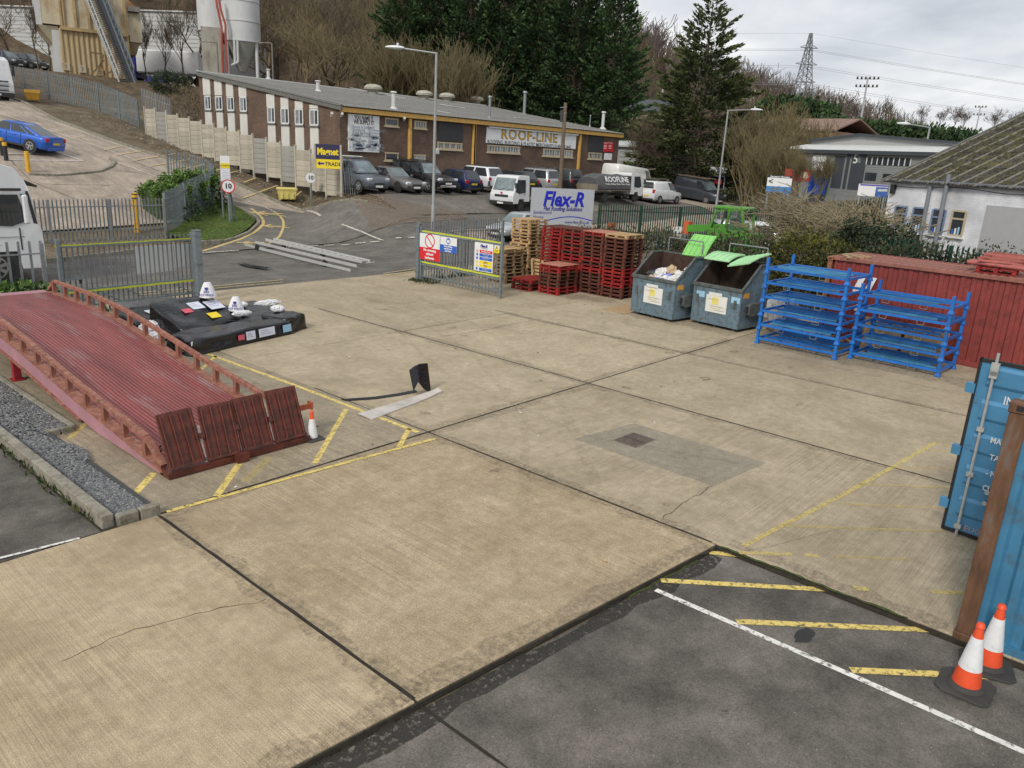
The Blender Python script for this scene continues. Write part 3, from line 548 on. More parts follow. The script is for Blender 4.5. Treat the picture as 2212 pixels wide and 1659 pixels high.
def gate_leaf(name, label, p0, p1, h, n, tapes, side=1):
    a, b = Vector((*p0,0)), Vector((*p1,0)); L = (b-a).length; ang = math.atan2(b.y-a.y,b.x-a.x); o = thing(name, label, 'gate', a, ang)
    pm = pale_mesh(h, GALV, .055)
    for i in range(n): link('pale', pm, o, (.14+(L-.28)*i/(n-1),0,.06))
    for z in (.24,h*.33,h*.92): MB().bar((0,-.03,z),(L,-.03,z),.05,.06).build('rail', GALV_G, o)
    MB().b2(-.0,.09,-.075,.015,.05,h+.05).build('stile', GALV_G, o); MB().b2(L-.09,L,-.075,.015,.02,h+.07).build('stile', GALV_G, o)
    nb = 5
    for i in range(nb): MB().bar((.15+i*(L-.3)/nb,-.03,h*.33),(.15+(i+1)*(L-.3)/nb,-.03,.24),.03,.04).build('brace', GALV_G, o)
    for z in tapes:
        for s in (-1,1): mb = MB(); mb.loft([[(x,s*.034-.02,z-.032+.006*math.sin(x*9)),(x,s*.036-.02,z+.032+.006*math.sin(x*7)),(x,s*.030-.02,z)] for x in np.linspace(-.02,L,40)]); mb.build('hazard_tape', TAPE, o)
    return o, ang
def post(label, loc, w, h): 
    t = thing('gate_post', label, 'gate post', loc, 0, 'gate posts at the yard entrance'); MB().b2(-w/2,w/2,-w/2,w/2,-.05,h).build('shaft', GALV_G, t, bevel=.008); MB().b2(-w/2-.015,w/2+.015,-w/2-.015,w/2+.015,h,h+.025).build('cap', GALV, t); 
    for z in (.35,h*.55,h*.93): MB().b2(-w/2-.02,w/2+.02,-w/2-.02,w/2+.02,z,z+.05).build('hinge_collar', GALV_G, t)
    return t
post('thick grey steel gate post behind the black wrapped pallets', (11.98,23.85,0), .21, 2.32); post('thick grey steel gate post beside the no reversing sign', (21.22,23.62,0), .19, 2.3)
gate_leaf('palisade_gate', 'grey palisade gate leaf behind the ramp with two bands of hazard tape', (7.95,24.1), (12.15,24.45), 2.15, 27, (2.0,.66))
gl, ga = gate_leaf('palisade_gate', 'grey palisade gate leaf hung with safety signs by the pallets', (21.2,23.45), (21.12,18.9), 2.15, 25, (2.03,.80))
def gboard(name, label, zx0, zy0, zx1, zy1, mt, thick=.012):
    f = lambda x, y: PU((x/2.4578+1400)/1.65687,(y/2.4578+600)/1.65687,21.12); a, b = f(zx0,zy0), f(zx1,zy1); w, h = abs(a.y-b.y), abs(a.z-b.z)
    t = thing(name, label, 'sign', (21.10,(a.y+b.y)/2,(a.z+b.z)/2), -PI/2); MB().b2(-w/2,w/2,-thick,0,-h/2,h/2).build('panel', mt, t); return t, w, h
def ring(n, parent, c, r, w, mt, y=-.016, seg=28): 
    mb = MB(); mb.loft([[(c[0]+math.cos(2*PI*i/seg)*q,y+d,c[1]+math.sin(2*PI*i/seg)*q) for i in range(seg)] for q, d in ((r,0),(r-w,0))], cap=False); return mb.build(n, mt, parent)
def disc(n, parent, c, r, mt, y=-.016, seg=24): return MB().poly([(c[0]+math.cos(2*PI*i/seg)*r,y,c[1]+math.sin(2*PI*i/seg)*r) for i in range(seg)]).build(n, mt, parent)
def rect(n, parent, x0, x1, z0, z1, mt, y=-.015): return MB().quad((x0,y,z0),(x1,y,z0),(x1,y,z1),(x0,y,z1)).build(n, mt, parent)
t, w, h = gboard('safety_sign', 'red and white no reversing without banksman board on the gate', 258,572,433,832, WHITE)
rect('red_field', t, -w/2,w/2,-h/2,-.03*h, REDS); ring('prohibition_ring', t, (0,.235*h), .24*w, .04*w, REDS); MB().bar((-.16*w,-.017,.235*h+.16*w),(.16*w,-.017,.235*h-.16*w),.004,.035*w).build('prohibition_bar', REDS, t)
for i, s in enumerate(('No reversing','without','banksman')): text(s, t, (0,-.018,-.12*h-i*.145*h), .13*h, WHITE, bold=.006)
t, w, h = gboard('safety_sign', 'small blue and white high visibility clothing board on the gate', 435,602,580,760, WHITE)
rect('blue_field', t, -w/2,w/2,-h/2,-.02*h, BLUES); disc('mandatory_disc', t, (0,.25*h), .2*h, BLUES)
mb = MB(); mb.poly([(-.07*w,-.018,.13*h),(.07*w,-.018,.13*h),(.09*w,-.018,.30*h),(.03*w,-.018,.36*h),(0,-.018,.28*h),(-.03*w,-.018,.36*h),(-.09*w,-.018,.30*h)]); mb.build('vest_symbol', WHITE, t)
for i, s in enumerate(('Hi-vis clothing','must be worn','at all times')): text(s, t, (0,-.018,-.11*h-i*.15*h), .135*h, WHITE, bold=.004)
t, w, h = gboard('safety_sign', 'tall white board of site safety rules at the gate end', 742,652,895,930, WHITE)
text('Flex-R', t, (0,-.018,.39*h), .13*h, NAVY, bold=.008, shear=.2); text('Flat Roofing Solutions', t, (.02*w,-.018,.315*h), .035*h, NAVY)
for i, (s, m_, s2) in enumerate((('Max Speed Limit',REDS,''),('All visitors to report','b','to main reception'),('Children must be kept','b','under control'),('Caution','y','Vehicles operating'),('Danger','y','Keep clear'),('High visibility vest must','b','be worn at all times'))):
    z1 = .255*h-i*.125*h; mm = {'b':BLUES,'y':YELS}.get(m_, m_); rect('rule_strip', t, -.22*w,.46*w,z1-.105*h,z1, mm); tm = BLKS if m_ == 'y' else WHITE
    if s2: text(s, t, (.12*w,-.018,z1-.03*h), (.06 if m_ == 'y' else .036)*h, tm); text(s2, t, (.12*w,-.018,z1-.078*h), .03*h, tm)
    else: text(s, t, (.12*w,-.018,z1-.05*h), .065*h, tm, bold=.002)
    if m_ == 'y': MB().poly([(-.44*w,-.017,z1-.1*h),(-.26*w,-.017,z1-.1*h),(-.35*w,-.017,z1)]).build('warning_triangle', YELS, t)
    elif m_ == REDS: ring('speed_ring', t, (-.35*w,z1-.05*h), .052*h, .012*h, REDS); text('5', t, (-.35*w,-.018,z1-.05*h), .06*h, BLKS)
    else: disc('mandatory_disc', t, (-.35*w,z1-.05*h), .05*h, BLUES)
t, w, h = gboard('safety_sign', 'narrow yellow and white trip warning label on the gate', 913,680,955,756, WHITE)
rect('yellow_field', t, -w/2,w/2,-h/2,0, YELS); MB().poly([(-.38*w,-.016,.06*h),(.38*w,-.016,.06*h),(0,-.016,.45*h)]).build('warning_triangle', YELS, t); MB().poly([(-.2*w,-.0175,.11*h),(.2*w,-.0175,.11*h),(0,-.0175,.34*h)]).build('hazard_symbol', BLKS, t); text('Caution', t, (0,-.018,-.12*h), .16*h, BLKS); text('Mind step', t, (0,-.018,-.32*h), .12*h, BLKS)
palisade('palisade_fence', 'grey palisade fence running on from the gate post behind the wooden pallets', [(21.3,23.75),(26.5,23.9)], 2.3, GALV, .155, 2.6, flat=True)
palisade('palisade_fence', 'grey palisade fence beside the white lorry at the left edge', [(-4,26.2),(8.3,26.4)], 1.85, GALV, .30, 3.0, flat=True, pale_w=.07)
wb = MB(); wb.b2(-.62,.62,-.01,.01,-.42,.42); t = thing('notice_board', 'blank backs of white boards fixed behind the taped gate', 'sign', (10.9,24.46,1.42), R(4.8)); wb.build('panel', WHITE, t)
tb = MB().b2(.66,1.25,-.01,.01,-.3,.4); tb.build('panel', WHITE, t)
lt = thing('gate_latch', 'steel slide bolt with padlock on the end of the taped gate', 'latch', (8.25,24.05,1.05), R(4.8)); MB().b2(-.25,.3,-.05,-.02,-.02,.02).build('bolt', GALV_G, lt); MB().b2(.2,.27,-.06,-.02,-.14,-.02).build('padlock', BLKS, lt)
# ---- pallets
WOODP = [mat('pallet_wood_new', (.50,.34,.17), .8, var=.2, scale=5, stretch=(1,1,1), rnd=.2), mat('pallet_wood_old', (.30,.205,.115), .85, var=.3, scale=5, rnd=.25)]
REDP = [mat('pallet_red', (.30,.016,.014), .75, var=.3, scale=5, rnd=.3, dirt=((.14,.05,.03),.10,5)), mat('pallet_red_worn', (.125,.034,.022), .85, var=.35, scale=4, rnd=.3, dirt=((.10,.055,.03),.16,4))]
PINKT = mat('pallet_red_faded', (.50,.22,.15), .8, var=.25, scale=4, rnd=.15)
_pm = {}
def pallet_parts(mt):
    if mt.name in _pm: return _pm[mt.name]
    L, W = 1.2, 1.0; P = []
    tb = MB().b2(-L/2,L/2,-.048,.048,0,.020).mesh('deck_board', mt); sb = MB().b2(-.05,.05,-W/2,W/2,0,.020).mesh('cross_board', mt); bl = MB().b2(-.065,.065,-.048,.048,0,.078).mesh('block', mt); bb = MB().b2(-.05,.05,-W/2,W/2,0,.020).mesh('bottom_board', mt)
    for k in range(7): P.append(('deck_board', tb, (0,-.45+.15*k,.122)))
    for x in (-.54,0,.54):
        P.append(('cross_board', sb, (x,0,.1005))); P.append(('bottom_board', bb, (x,0,.0)))
        for y in (-.445,0,.445): P.append(('block', bl, (x,y,.0215)))
    _pm[mt.name] = P; return P
def pallet(label, mt, loc, rz, group, top=None, tilt=0.0):
    t = thing('pallet', label, 'pallet', loc, rz, group); t.rotation_euler = (tilt,0,rz)
    for n, me, l in pallet_parts(mt):
        o = link(n, me if not (top and n == 'deck_board') else [p for p in pallet_parts(top) if p[0] == n][0][1], t, l)
    return t
def stack(labels, group, cu, cv, n, mats, topmt=None, jit=.012, z=0.0, topname=None, rz=0.0, ph=.1435):
    for k in range(n):
        last = k == n-1; m_ = mats[k % len(mats)] if not callable(mats) else mats(k)
        lab = labels[1] if last else labels[0] % (('bottom','second lowest','third','fourth','fifth','sixth','seventh','eighth','ninth','tenth','eleventh','twelfth','thirteenth','fourteenth','fifteenth','sixteenth','seventeenth')[k] + ('' if k < 2 else ' from the ground'))
        pallet(lab, m_, (cu+random.uniform(-jit,jit)*2,cv+random.uniform(-jit,jit),z+k*ph), rz+random.uniform(-jit,jit)*1.2+(PI if random.random() < .5 else 0), group, topmt if last else None)
gp = 'pallets stacked by the gate'
def redmix(seed, p): 
    r = random.Random(seed); a = [REDP[0] if r.random() < p else REDP[1] for _ in range(20)]; return lambda k: a[k]
stack(('red pallet in the stack nearest the bins, %s','clean bare wood pallet topping the stack nearest the bins'), gp, 25.52, 16.62, 17, lambda k: WOODP[0] if k == 16 else REDP[1] if k > 7 or k < 3 else REDP[0])
stack(('red pallet in the tall stack second from the bins, %s','pink topped pallet on the tall stack second from the bins'), gp, 25.5, 17.66, 17, lambda k: REDP[0] if k in (16,7,6,9) else REDP[1], PINKT)
stack(('red pallet in the tall stack third from the bins, %s','dull red pallet topping the tall stack third from the bins'), gp, 25.55, 18.70, 17, redmix(3,.5), REDP[1])
stack(('red pallet in the tall stack next to the bare wood stack, %s','dull red pallet topping the stack next to the bare wood stack'), gp, 25.5, 19.74, 17, redmix(9,.75), REDP[1])
stack(('red pallet in the shorter stack standing in front, %s','faded topped pallet on the shorter red stack in front'), gp, 24.02, 18.55, 8, lambda k: REDP[0] if k in (0,1,6,7) else REDP[1], PINKT)
stack(('red pallet in the low pile by the gate end, %s','bright red pallet topping the low pile by the gate end'), gp, 23.82, 19.78, 3, [REDP[0],REDP[1]], REDP[0])
stack(('bare wood pallet in the tallest wooden stack, %s','bare wood pallet topping the tallest wooden stack'), gp, 25.62, 21.5, 18, lambda k: WOODP[k in (0,1,2,3,5)], WOODP[0], .03)
stack(('bare wood pallet in the low stack behind the gate, %s','bare wood pallet topping the low stack behind the gate'), gp, 24.25, 21.55, 10, lambda k: WOODP[1], WOODP[0], .03)
t = pallet('bare wood pallet stood on edge between the red stacks', WOODP[0], (24.95,20.1,.52), PI/2, gp); t.rotation_euler = (R(80),0,R(95))
# ---- front loading waste bins
BINB = mat('bin_blue_grey', (.135,.205,.255), .6, .2, var=.15, scale=3, dirt=((.09,.075,.06),.14,7), bump=.08); BIND = mat('bin_inside_rust', (.055,.032,.022), .9, .1, var=.4, scale=4); BINR = mat('bin_rim', (.10,.115,.115), .7, .2, var=.25, scale=6, dirt=((.06,.045,.03),.12,9))
LID = mat('lid_green', (.23,.55,.15), .45, var=.12, scale=3); LIDP = mat('lid_green_pale', (.38,.66,.36), .45, var=.1, scale=3)
LABEL = mat('torn_label', (.70,.69,.66), .7, var=.08, scale=4, dirt=((.35,.36,.36),.02,6)); PALEY = mat('label_yellow', (.72,.62,.18), .7, var=.12, scale=5); SKY = mat('label_sky', (.30,.52,.70), .6, var=.08)
def waste_bin(label, u, v, rz=0.0):
    w, d = 1.84, 1.5; t = thing('waste_bin', label, 'waste bin', (u,v,0), rz, 'front loading waste bins')
    prof = [(0,.12),(0,1.30),(.02,1.34),(.85,2.12),(d,2.12),(d,.12)]           # x back from the front face, z
    side = [(0,.10),(0,1.32),(.9,2.1),(d,2.1),(d,.10)]
    e = .02
    for y0 in (-w/2,w/2-e): mb = MB(); mb.prism(side, 'y', y0, y0+e); mb.build('side_panel', BINB, t)
    MB().b2(0,e,-w/2+e,w/2-e,.10,1.32).build('front_panel', BINB, t); MB().b2(d-e,d,-w/2+e,w/2-e,.10,2.1).build('back_panel', BINB, t); MB().b2(e,d-e,-w/2+e,w/2-e,.12,.16).build('floor_plate', BIND, t)
    for y in (-w/2+e+.004,w/2-e-.004): mb = MB(); mb.add([(a[0]+(.022 if a[0] == 0 else -.022 if a[0] == d else 0),y,a[1]-.01) for a in side], [(0,1,2,3,4)]); mb.build('inner_lining', BIND, t)
    MB().b2(e+.003,e+.006,-w/2+e,w/2-e,.16,1.3).build('inner_lining', BIND, t); MB().b2(d-e-.006,d-e-.003,-w/2+e,w/2-e,.16,2.09).build('inner_lining', BIND, t)
    mb = MB(); mb.b2(-.05,.05,-w/2-.04,w/2+.04,1.29,1.40); mb.build('front_rim', BINR, t, bevel=.01)
    for y in (-w/2,w/2): MB().bar((0,y,1.36),(.92,y,2.13),.075,.05).build('side_rim', BINR, t); MB().bar((.9,y,2.12),(d,y,2.12),.075,.05).build('side_rim', BINR, t)
    MB().bar((d,-w/2,2.12),(d,w/2,2.12),.06,.05).build('back_rim', BINR, t)
    for s in (-1,1):
        y = s*w/2; mb = MB(); mb.prism([(.30,.58),(.30,.86),(.40,.93),(1.25,.93),(1.25,.56),(.45,.50)], 'y', y, y+s*.15); mb.build('fork_pocket', BINR, t, bevel=.008); MB().b2(.285,.30,y+s*.03,y+s*.12,.62,.84).build('pocket_mouth', BLKS, t)
        MB().b2(-.03,.0,s*w/2-s*.20-.05,s*w/2-s*.20+.05,.75,1.02).build('pocket_plate', BINR, t)
    for y in (-.7,0,.7): MB().b2(.1,1.4,y-.05,y+.05,0,.12).build('skid', BINR, t)
    lb = LABEL; MB().b2(-.012,-.002,-.42,.38,.50,1.06).build('torn_label', lb, t); MB().b2(-.012,-.003,-.2,.30,1.03,1.15).build('torn_label', lb, t); MB().b2(-.018,-.013,-.10,.15,.76,1.0).build('yellow_square', PALEY, t)
    for z, x0, x1 in ((.70,-.3,.2),(.92,-.1,.32),(.58,-.36,.05)): MB().b2(-.019,-.0135,x0,x1,z,z+.008).build('label_tear', BINR, t)
    text('0800 601 601', t, (-.02,-.02,.64), .075, PALEY, rot=(PI/2,0,-PI/2), ext=.001)
    mb = MB(); mb.b2(-.002,-.0,0,0.01,0,.01)
    MB().b2(.10,.42,-w/2-.012,-w/2-.002,1.10,1.26).build('orange_sticker', mat('sticker_orange', (.62,.30,.05), .6, var=.2, scale=12), t)
    for y in (-w/2+.2,w/2-.2,): MB().tube((d+.02,y,2.1),(d+.02,y,2.62),.022).build('lid_bar', GALV, t)
    MB().tube((d+.02,-w/2+.2,2.62),(d+.02,w/2-.2,2.62),.022).build('lid_bar', GALV, t)
    return t, w, d
def lid(parent, x0, x1, y0, y1, z0, z1, mt, ribs=5, sag=.05):
    mb = MB(); n = 10; R_ = []
    for i in range(n+1):
        f = i/n; x = x0+(x1-x0)*f; z = z0+(z1-z0)*f+sag*math.sin(PI*f); R_.append([(x,y0,z),(x,y1,z),(x,y1,z-.04),(x,y0,z-.04)])
    mb.loft(R_)
    for j in range(ribs):
        y = y0+.06+(y1-y0-.12)*j/(ribs-1)
        mb.loft([[(x0+(x1-x0)*f,y-.03,z0+(z1-z0)*f+sag*math.sin(PI*f)+.001),(x0+(x1-x0)*f,y+.03,z0+(z1-z0)*f+sag*math.sin(PI*f)+.001),(x0+(x1-x0)*f,y+.02,z0+(z1-z0)*f+sag*math.sin(PI*f)+.035),(x0+(x1-x0)*f,y-.02,z0+(z1-z0)*f+sag*math.sin(PI*f)+.035)] for f in np.linspace(.06,.94,8)])
    return mb.build('lid', mt, parent, smooth=40)
b1, w, d = waste_bin('blue waste bin full of rubbish with its green lid thrown back', 22.80, 13.5, R(-8))
l = lid(b1, 0, .95, -.86, .02, 0, .12, LID); l.location = (d-.1,0,2.12); l.rotation_euler = (0,R(-38),R(6)); l = lid(b1, .0, .95, .05, .86, 0, .1, LID); l.location = (d+.05,0,2.10); l.rotation_euler = (0,R(52),R(0))
b2, w, d = waste_bin('empty blue waste bin with a pale green lid half across its top', 23.22, 11.36, R(-7))
l = lid(b2, 0, 1.15, -.03, .90, 0, .05, LIDP, 5, .10); l.location = (.40,0,2.17); l.rotation_euler = (0,R(-3),R(3)); l = lid(b2, 0, 1.15, -.90, -.02, 0, .08, LIDP, 5, .04); l.location = (.36,0,2.02); l.rotation_euler = (R(-14),R(-9),R(-5))
for y in (.62,-.72): MB().b2(-.012,-.004,y-.16,y+.16,.93,1.12).build('sky_sticker', SKY, b2)
# rubbish inside the first bin
RUBM = [mat('rubbish_white', (.68,.67,.66), .5, var=.12, scale=9), mat('rubbish_blue', (.16,.20,.55), .4, var=.25, scale=9), mat('rubbish_card', (.52,.38,.24), .8, var=.15, scale=6), mat('rubbish_dark', (.05,.05,.055), .4, var=.4, scale=9)]
def crumple(name, label, cat, c, r, mt, group=None, sq=.6, parent=None, sub=2, rz=0, seed=1, amp=.4):
    bm = bmesh.new(); bmesh.ops.create_icosphere(bm, subdivisions=sub, radius=1); rr = random.Random(seed)
    for v in bm.verts: k = 1+rr.uniform(-amp,amp); v.co = Vector((v.co.x*k*r[0],v.co.y*k*r[1],v.co.z*k*r[2]))
    me = bpy.data.meshes.new(name); bm.to_mesh(me); bm.free(); me.materials.append(mt); o = link(name, me, parent, c, rz)
    return tag(o, label, cat, group)
for k in range(16):
    a = (k%5-2)*.27+random.uniform(-.1,.1); x = .35+.28*(k//5)+random.uniform(-.08,.08); p = Matrix.Translation(b1.location) @ Matrix.Rotation(b1.rotation_euler.z,4,'Z') @ Vector((x,a,1.22+.08*math.sin(k*1.7)+.13*(k//5))); 
    m_ = RUBM[(0,0,1,0,2,0,0,1,0,3,0,0,2,0,1,0)[k]]; nm = {0:'white plastic sack',1:'blue plastic sack',2:'torn cardboard piece',3:'dark plastic bag'}[RUBM.index(m_)]
    crumple('rubbish_bag', '%s among the rubbish heaped in the open bin' % nm, 'rubbish', p, (random.uniform(.17,.26),random.uniform(.17,.26),random.uniform(.12,.2)), m_, 'rubbish in the full bin', seed=k, sub=3, amp=.22)
MB().b2(22.6,24.2,14.4,15.4,.006,.02).build('chipboard_sheet', mat('chipboard', (.40,.27,.14), .85, var=.25, scale=20)) and None
tag(bpy.data.objects['chipboard_sheet'], 'flat chipboard sheet lying under the edge of the full bin', 'board')
# ---- blue stillage racks
BLUE = mat('rack_blue', (.012,.145,.50), .45, .1, var=.14, scale=4, dirt=((.05,.06,.10),.055,9), rnd=.16); BLUEB = mat('rack_blue_bars', (.012,.13,.40), .5, .1, var=.3, scale=3, stretch=(3,.6,3), rnd=.15); BLUEG = mat('rack_bar_greyed', (.045,.20,.36), .6, .1, var=.35, scale=3, stretch=(3,.6,3), rnd=.15)
def stillage(label, u0, u1, v0, v1, z, h, nbars, grey=0, rz=0):
    t = thing('stacking_stillage', label, 'stillage', ((u0+u1)/2,(v0+v1)/2,z), rz, 'blue stacking stillages'); a, b = (u1-u0)/2, (v1-v0)/2
    for sx in (-1,1):
        for sy in (-1,1):
            mb = MB(); mb.b2(sx*a-.038,sx*a+.038,sy*b-.038,sy*b+.038,.05,h); o = mb.build('post', BLUE, t)
            mb = MB(); mb.loft([[(sx*a+i*k,sy*b+j*k,zz) for i, j in ((-1,-1),(1,-1),(1,1),(-1,1))] for k, zz in ((.07,0),(.07,.03),(.045,.10))]); mb.build('foot_cup', BLUE, o)
    for sx in (-1,1): MB().b2(sx*a-.025,sx*a+.025,-b+.04,b-.04,.12,.19).build('long_rail', BLUE, t)
    for sy in (-1,1): MB().b2(-a+.04,a-.04,sy*b-.025,sy*b+.025,.12,.19).build('end_rail', BLUE, t)
    for k in (-1,0,1): MB().b2(-a+.03,a-.03,k*b*.5-.015,k*b*.5+.015,.125,.16).build('cross_bearer', BLUE, t)
    for k in (-1,1):
        mb = MB()
        for p, q in (((-a-.03,k*b*.42-.09,.13),(-a-.03,k*b*.42-.09,.03)),((-a-.03,k*b*.42+.09,.13),(-a-.03,k*b*.42+.09,.03)),((-a-.03,k*b*.42-.09,.03),(-a-.03,k*b*.42+.09,.03))): mb.tube(p, q, .008, n=5)
        mb.build('fork_loop', GALV, t)
    for k in range(nbars):
        x = -a+.14+(2*a-.28)*(k+.5)/max(nbars,1)+random.uniform(-.03,.03); s = random.uniform(-.15,.15); L = b*random.uniform(.72,.9); mb = MB(); mb.b2(x-.032,x+.032,s-L,s+L,.165,.165+random.choice((.04,.06))); tag(mb.build('loose_bar', BLUEG if k < grey else BLUEB, t))
    return t
ords = ('lowest','second from the ground','third from the ground','fourth from the ground','fifth from the ground')
for k in range(6):
    lab = 'blue steel stillage topping the taller stack beside the bins' if k == 5 else 'blue steel stillage in the taller stack beside the bins, %s' % ords[k]
    stillage(lab, 22.24, 23.9, 6.97, 9.36, k*.425, .47, (5,4,6,6,4,5)[k], (0,1,1,1,1,3)[k], R(-3))
for k in range(5):
    lab = 'blue steel stillage topping the shorter stack by the red container' if k == 4 else 'blue steel stillage in the shorter stack by the red container, %s' % ords[k]
    stillage(lab, 22.66, 24.02, 4.38, 6.72, k*.425, .47, (6,5,2,5,4)[k], (2,2,0,1,1)[k], R(-3))
crumple('sacking', 'clear plastic sacking and paper heaped behind the taller blue stack', 'rubbish', (24.35,9.6,.65), (.45,.5,.62), mat('clear_sack', (.42,.42,.42), .25, var=.25, scale=5), seed=3, sub=3, amp=.18)
for k in range(9): tag(MB().box((24.2+random.uniform(-.3,.3),8.2+random.uniform(-1,1),.03+.03*k),(.7,.09,.03),random.uniform(0,3)).build('timber_offcut', WOODP[0]), 'pale timber offcut lying among scraps under the taller blue stack', 'timber', 'timber offcuts under the racks')
for k in range(2): tag(MB().box((24.30,6.5-1.25*k,.50+.05*k),(.04,1.15,1.0-.1*k),0,0,R(8)).build('chipboard_sheet', MATS['chipboard']), ('chipboard sheet leaning on the red container behind the gap between stacks','chipboard sheet leaning on the red container behind the shorter stack')[k], 'board', 'chipboard sheets behind the racks')
# ---- red shipping container
CRED = mat('container_red', (.235,.042,.036), .6, .15, var=.16, scale=2.2, dirt=((.13,.03,.022),.10,3.5), bump=.06); CTOP = mat('container_roof_rust', (.30,.115,.085), .75, .1, var=.28, scale=2.5, dirt=((.17,.09,.06),.16,4)); CPOST = mat('container_post_rust', (.30,.13,.06), .8, .1, var=.35, scale=7, dirt=((.15,.05,.03),.14,8))
def corrug(mb, p0, dir_, nrm, L, z0, z1, pitch=.278, dep=.036):
    P = []; x = 0
    while x < L:
        for a, d in ((0,0),(.07,0),(.105,-dep),(.208,-dep),(.243,0)):
            if x+a <= L: P.append((x+a,d))
        x += pitch
    P.append((L,0)); p0, dir_, nrm = Vector(p0), Vector(dir_), Vector(nrm); n = len(P); vs = []
    for z in (z0,z1): vs += [tuple(p0+dir_*a+nrm*d+Vector((0,0,z))) for a, d in P]
    mb.add(vs, [(i,i+1,n+i+1,n+i) for i in range(n-1)])
rc = thing('shipping_container', 'long red corrugated shipping container behind the blue stillages', 'container', (25.82,2.36,0), R(-2)); a, b, Hc = 1.22, 6.06, 2.59
mb = MB(); corrug(mb, (-a+.02,b-.12,0), (0,-1,0), (-1,0,0), 2*b-.24, .16, Hc-.06); mb.build('side_wall', CRED, rc, recalc=False); mb = MB(); corrug(mb, (a-.02,-b+.12,0), (0,1,0), (1,0,0), 2*b-.24, .16, Hc-.06); mb.build('side_wall', CRED, rc, recalc=False)
mb = MB(); corrug(mb, (a-.12,b-.02,0), (-1,0,0), (0,1,0), 2*a-.24, .16, Hc-.06); mb.build('end_wall', CRED, rc, recalc=False); mb = MB(); corrug(mb, (-a+.12,-b+.02,0), (1,0,0), (0,-1,0), 2*a-.24, .16, Hc-.06); mb.build('end_wall', CRED, rc, recalc=False)
for k in range(58):
    v = -b+.18+k*.2095; mb = MB(); mb.prism([(-.075,0),(-.05,.022),(.05,.022),(.075,0)], 'x', -a+.08, a-.08); o = mb.build('roof_rib', CTOP, rc); o.location = (0,v,Hc-.012)
MB().b2(-a+.06,a-.06,-b+.06,b-.06,Hc-.05,Hc-.012).build('roof_sheet', CTOP, rc)
for sx in (-1,1):
    MB().b2(sx*a-.05,sx*a+.05,-b+.1,b-.1,Hc-.08,Hc+.01).build('top_rail', CTOP if sx < 0 else CRED, rc); MB().b2(sx*a-.04,sx*a+.04,-b+.1,b-.1,.0,.16).build('bottom_rail', CRED, rc)
    for sy in (-1,1):
        MB().b2(sx*a-.065,sx*a+.065,sy*b-.065,sy*b+.065,.12,Hc-.11).build('corner_post', CPOST if sy > 0 else CRED, rc)
        for z in (0,Hc-.11): o = MB().b2(sx*a-.09,sx*a+.085,sy*b-.09,sy*b+.085,z,z+.12).build('corner_casting', CPOST, rc, bevel=.01); MB().b2(sx*a-.0925,sx*a-.09,sy*b-.045,sy*b+.03,z+.03,z+.09).build('casting_hole', BLKS, o)
text('UC', rc, (-a-.03,-.3,1.75), .32, mat('chalk', (.5,.35,.33), .9), rot=(PI/2,R(-85),-PI/2), ext=.001); text('drena', rc, (-a-.03,-.05,1.85), .2, MATS['chalk'], rot=(PI/2,R(-85),-PI/2), ext=.001)
def white_arrow(v, z, s): 
    mb = MB(); mb.poly([(-a-.03,v,z),(-a-.03,v-.16*s,z+.5*s),(-a-.03,v-.34*s,z+.5*s),(-a-.03,v-.18*s,z)]); mb.build('painted_mark', WHITE, rc)
for k in range(2): white_arrow(5.25-.32*k, 1.62, 1.0)
white_arrow(5.1,1.05,.6)
# red steelwork on a red pallet on the container roof
pallet('red pallet carrying steelwork on the container roof', REDP[0], (25.75,4.1,Hc+.02), R(5), gp)
STR = mat('steelwork_red', (.42,.13,.11), .55, .15, var=.18, scale=6, rnd=.12)
for k in range(4): tag(MB().tube((25.2+.2*k,3.25,Hc+.24+.02*(k%2)),(25.5+.2*k,4.85,Hc+.24),.055,n=10).build('steel_tube', STR, smooth=40), 'pale red steel tube in the pile on the container roof', 'steel tube', 'steel tubes on the container')
for k in range(3):
    t = thing('welded_steelwork', 'red welded steel frame stacked on the container roof pile', 'steel frame', (25.8,4.05-.1*k,Hc+.34+.09*k), R(12-9*k), 'steel frames on the container'); t.scale = (.8,.72,.8)
    for s in (-1,1): MB().bar((-.5,s*.75,0),(.5,s*.75,0),.06,.06).build('cross_bar', STR, t); MB().bar((s*.45,-.85,0),(s*.45,.85,0),.07,.07).build('side_bar', STR, t)
for k in range(3): tag(MB().box((25.1+.3*k,8.1-.1*k,Hc+.035),(.16,.9,.05),R(-60+20*k)).build('plank', WOODP[1]), 'weathered plank lying on the end of the container roof', 'plank', 'planks on the container')
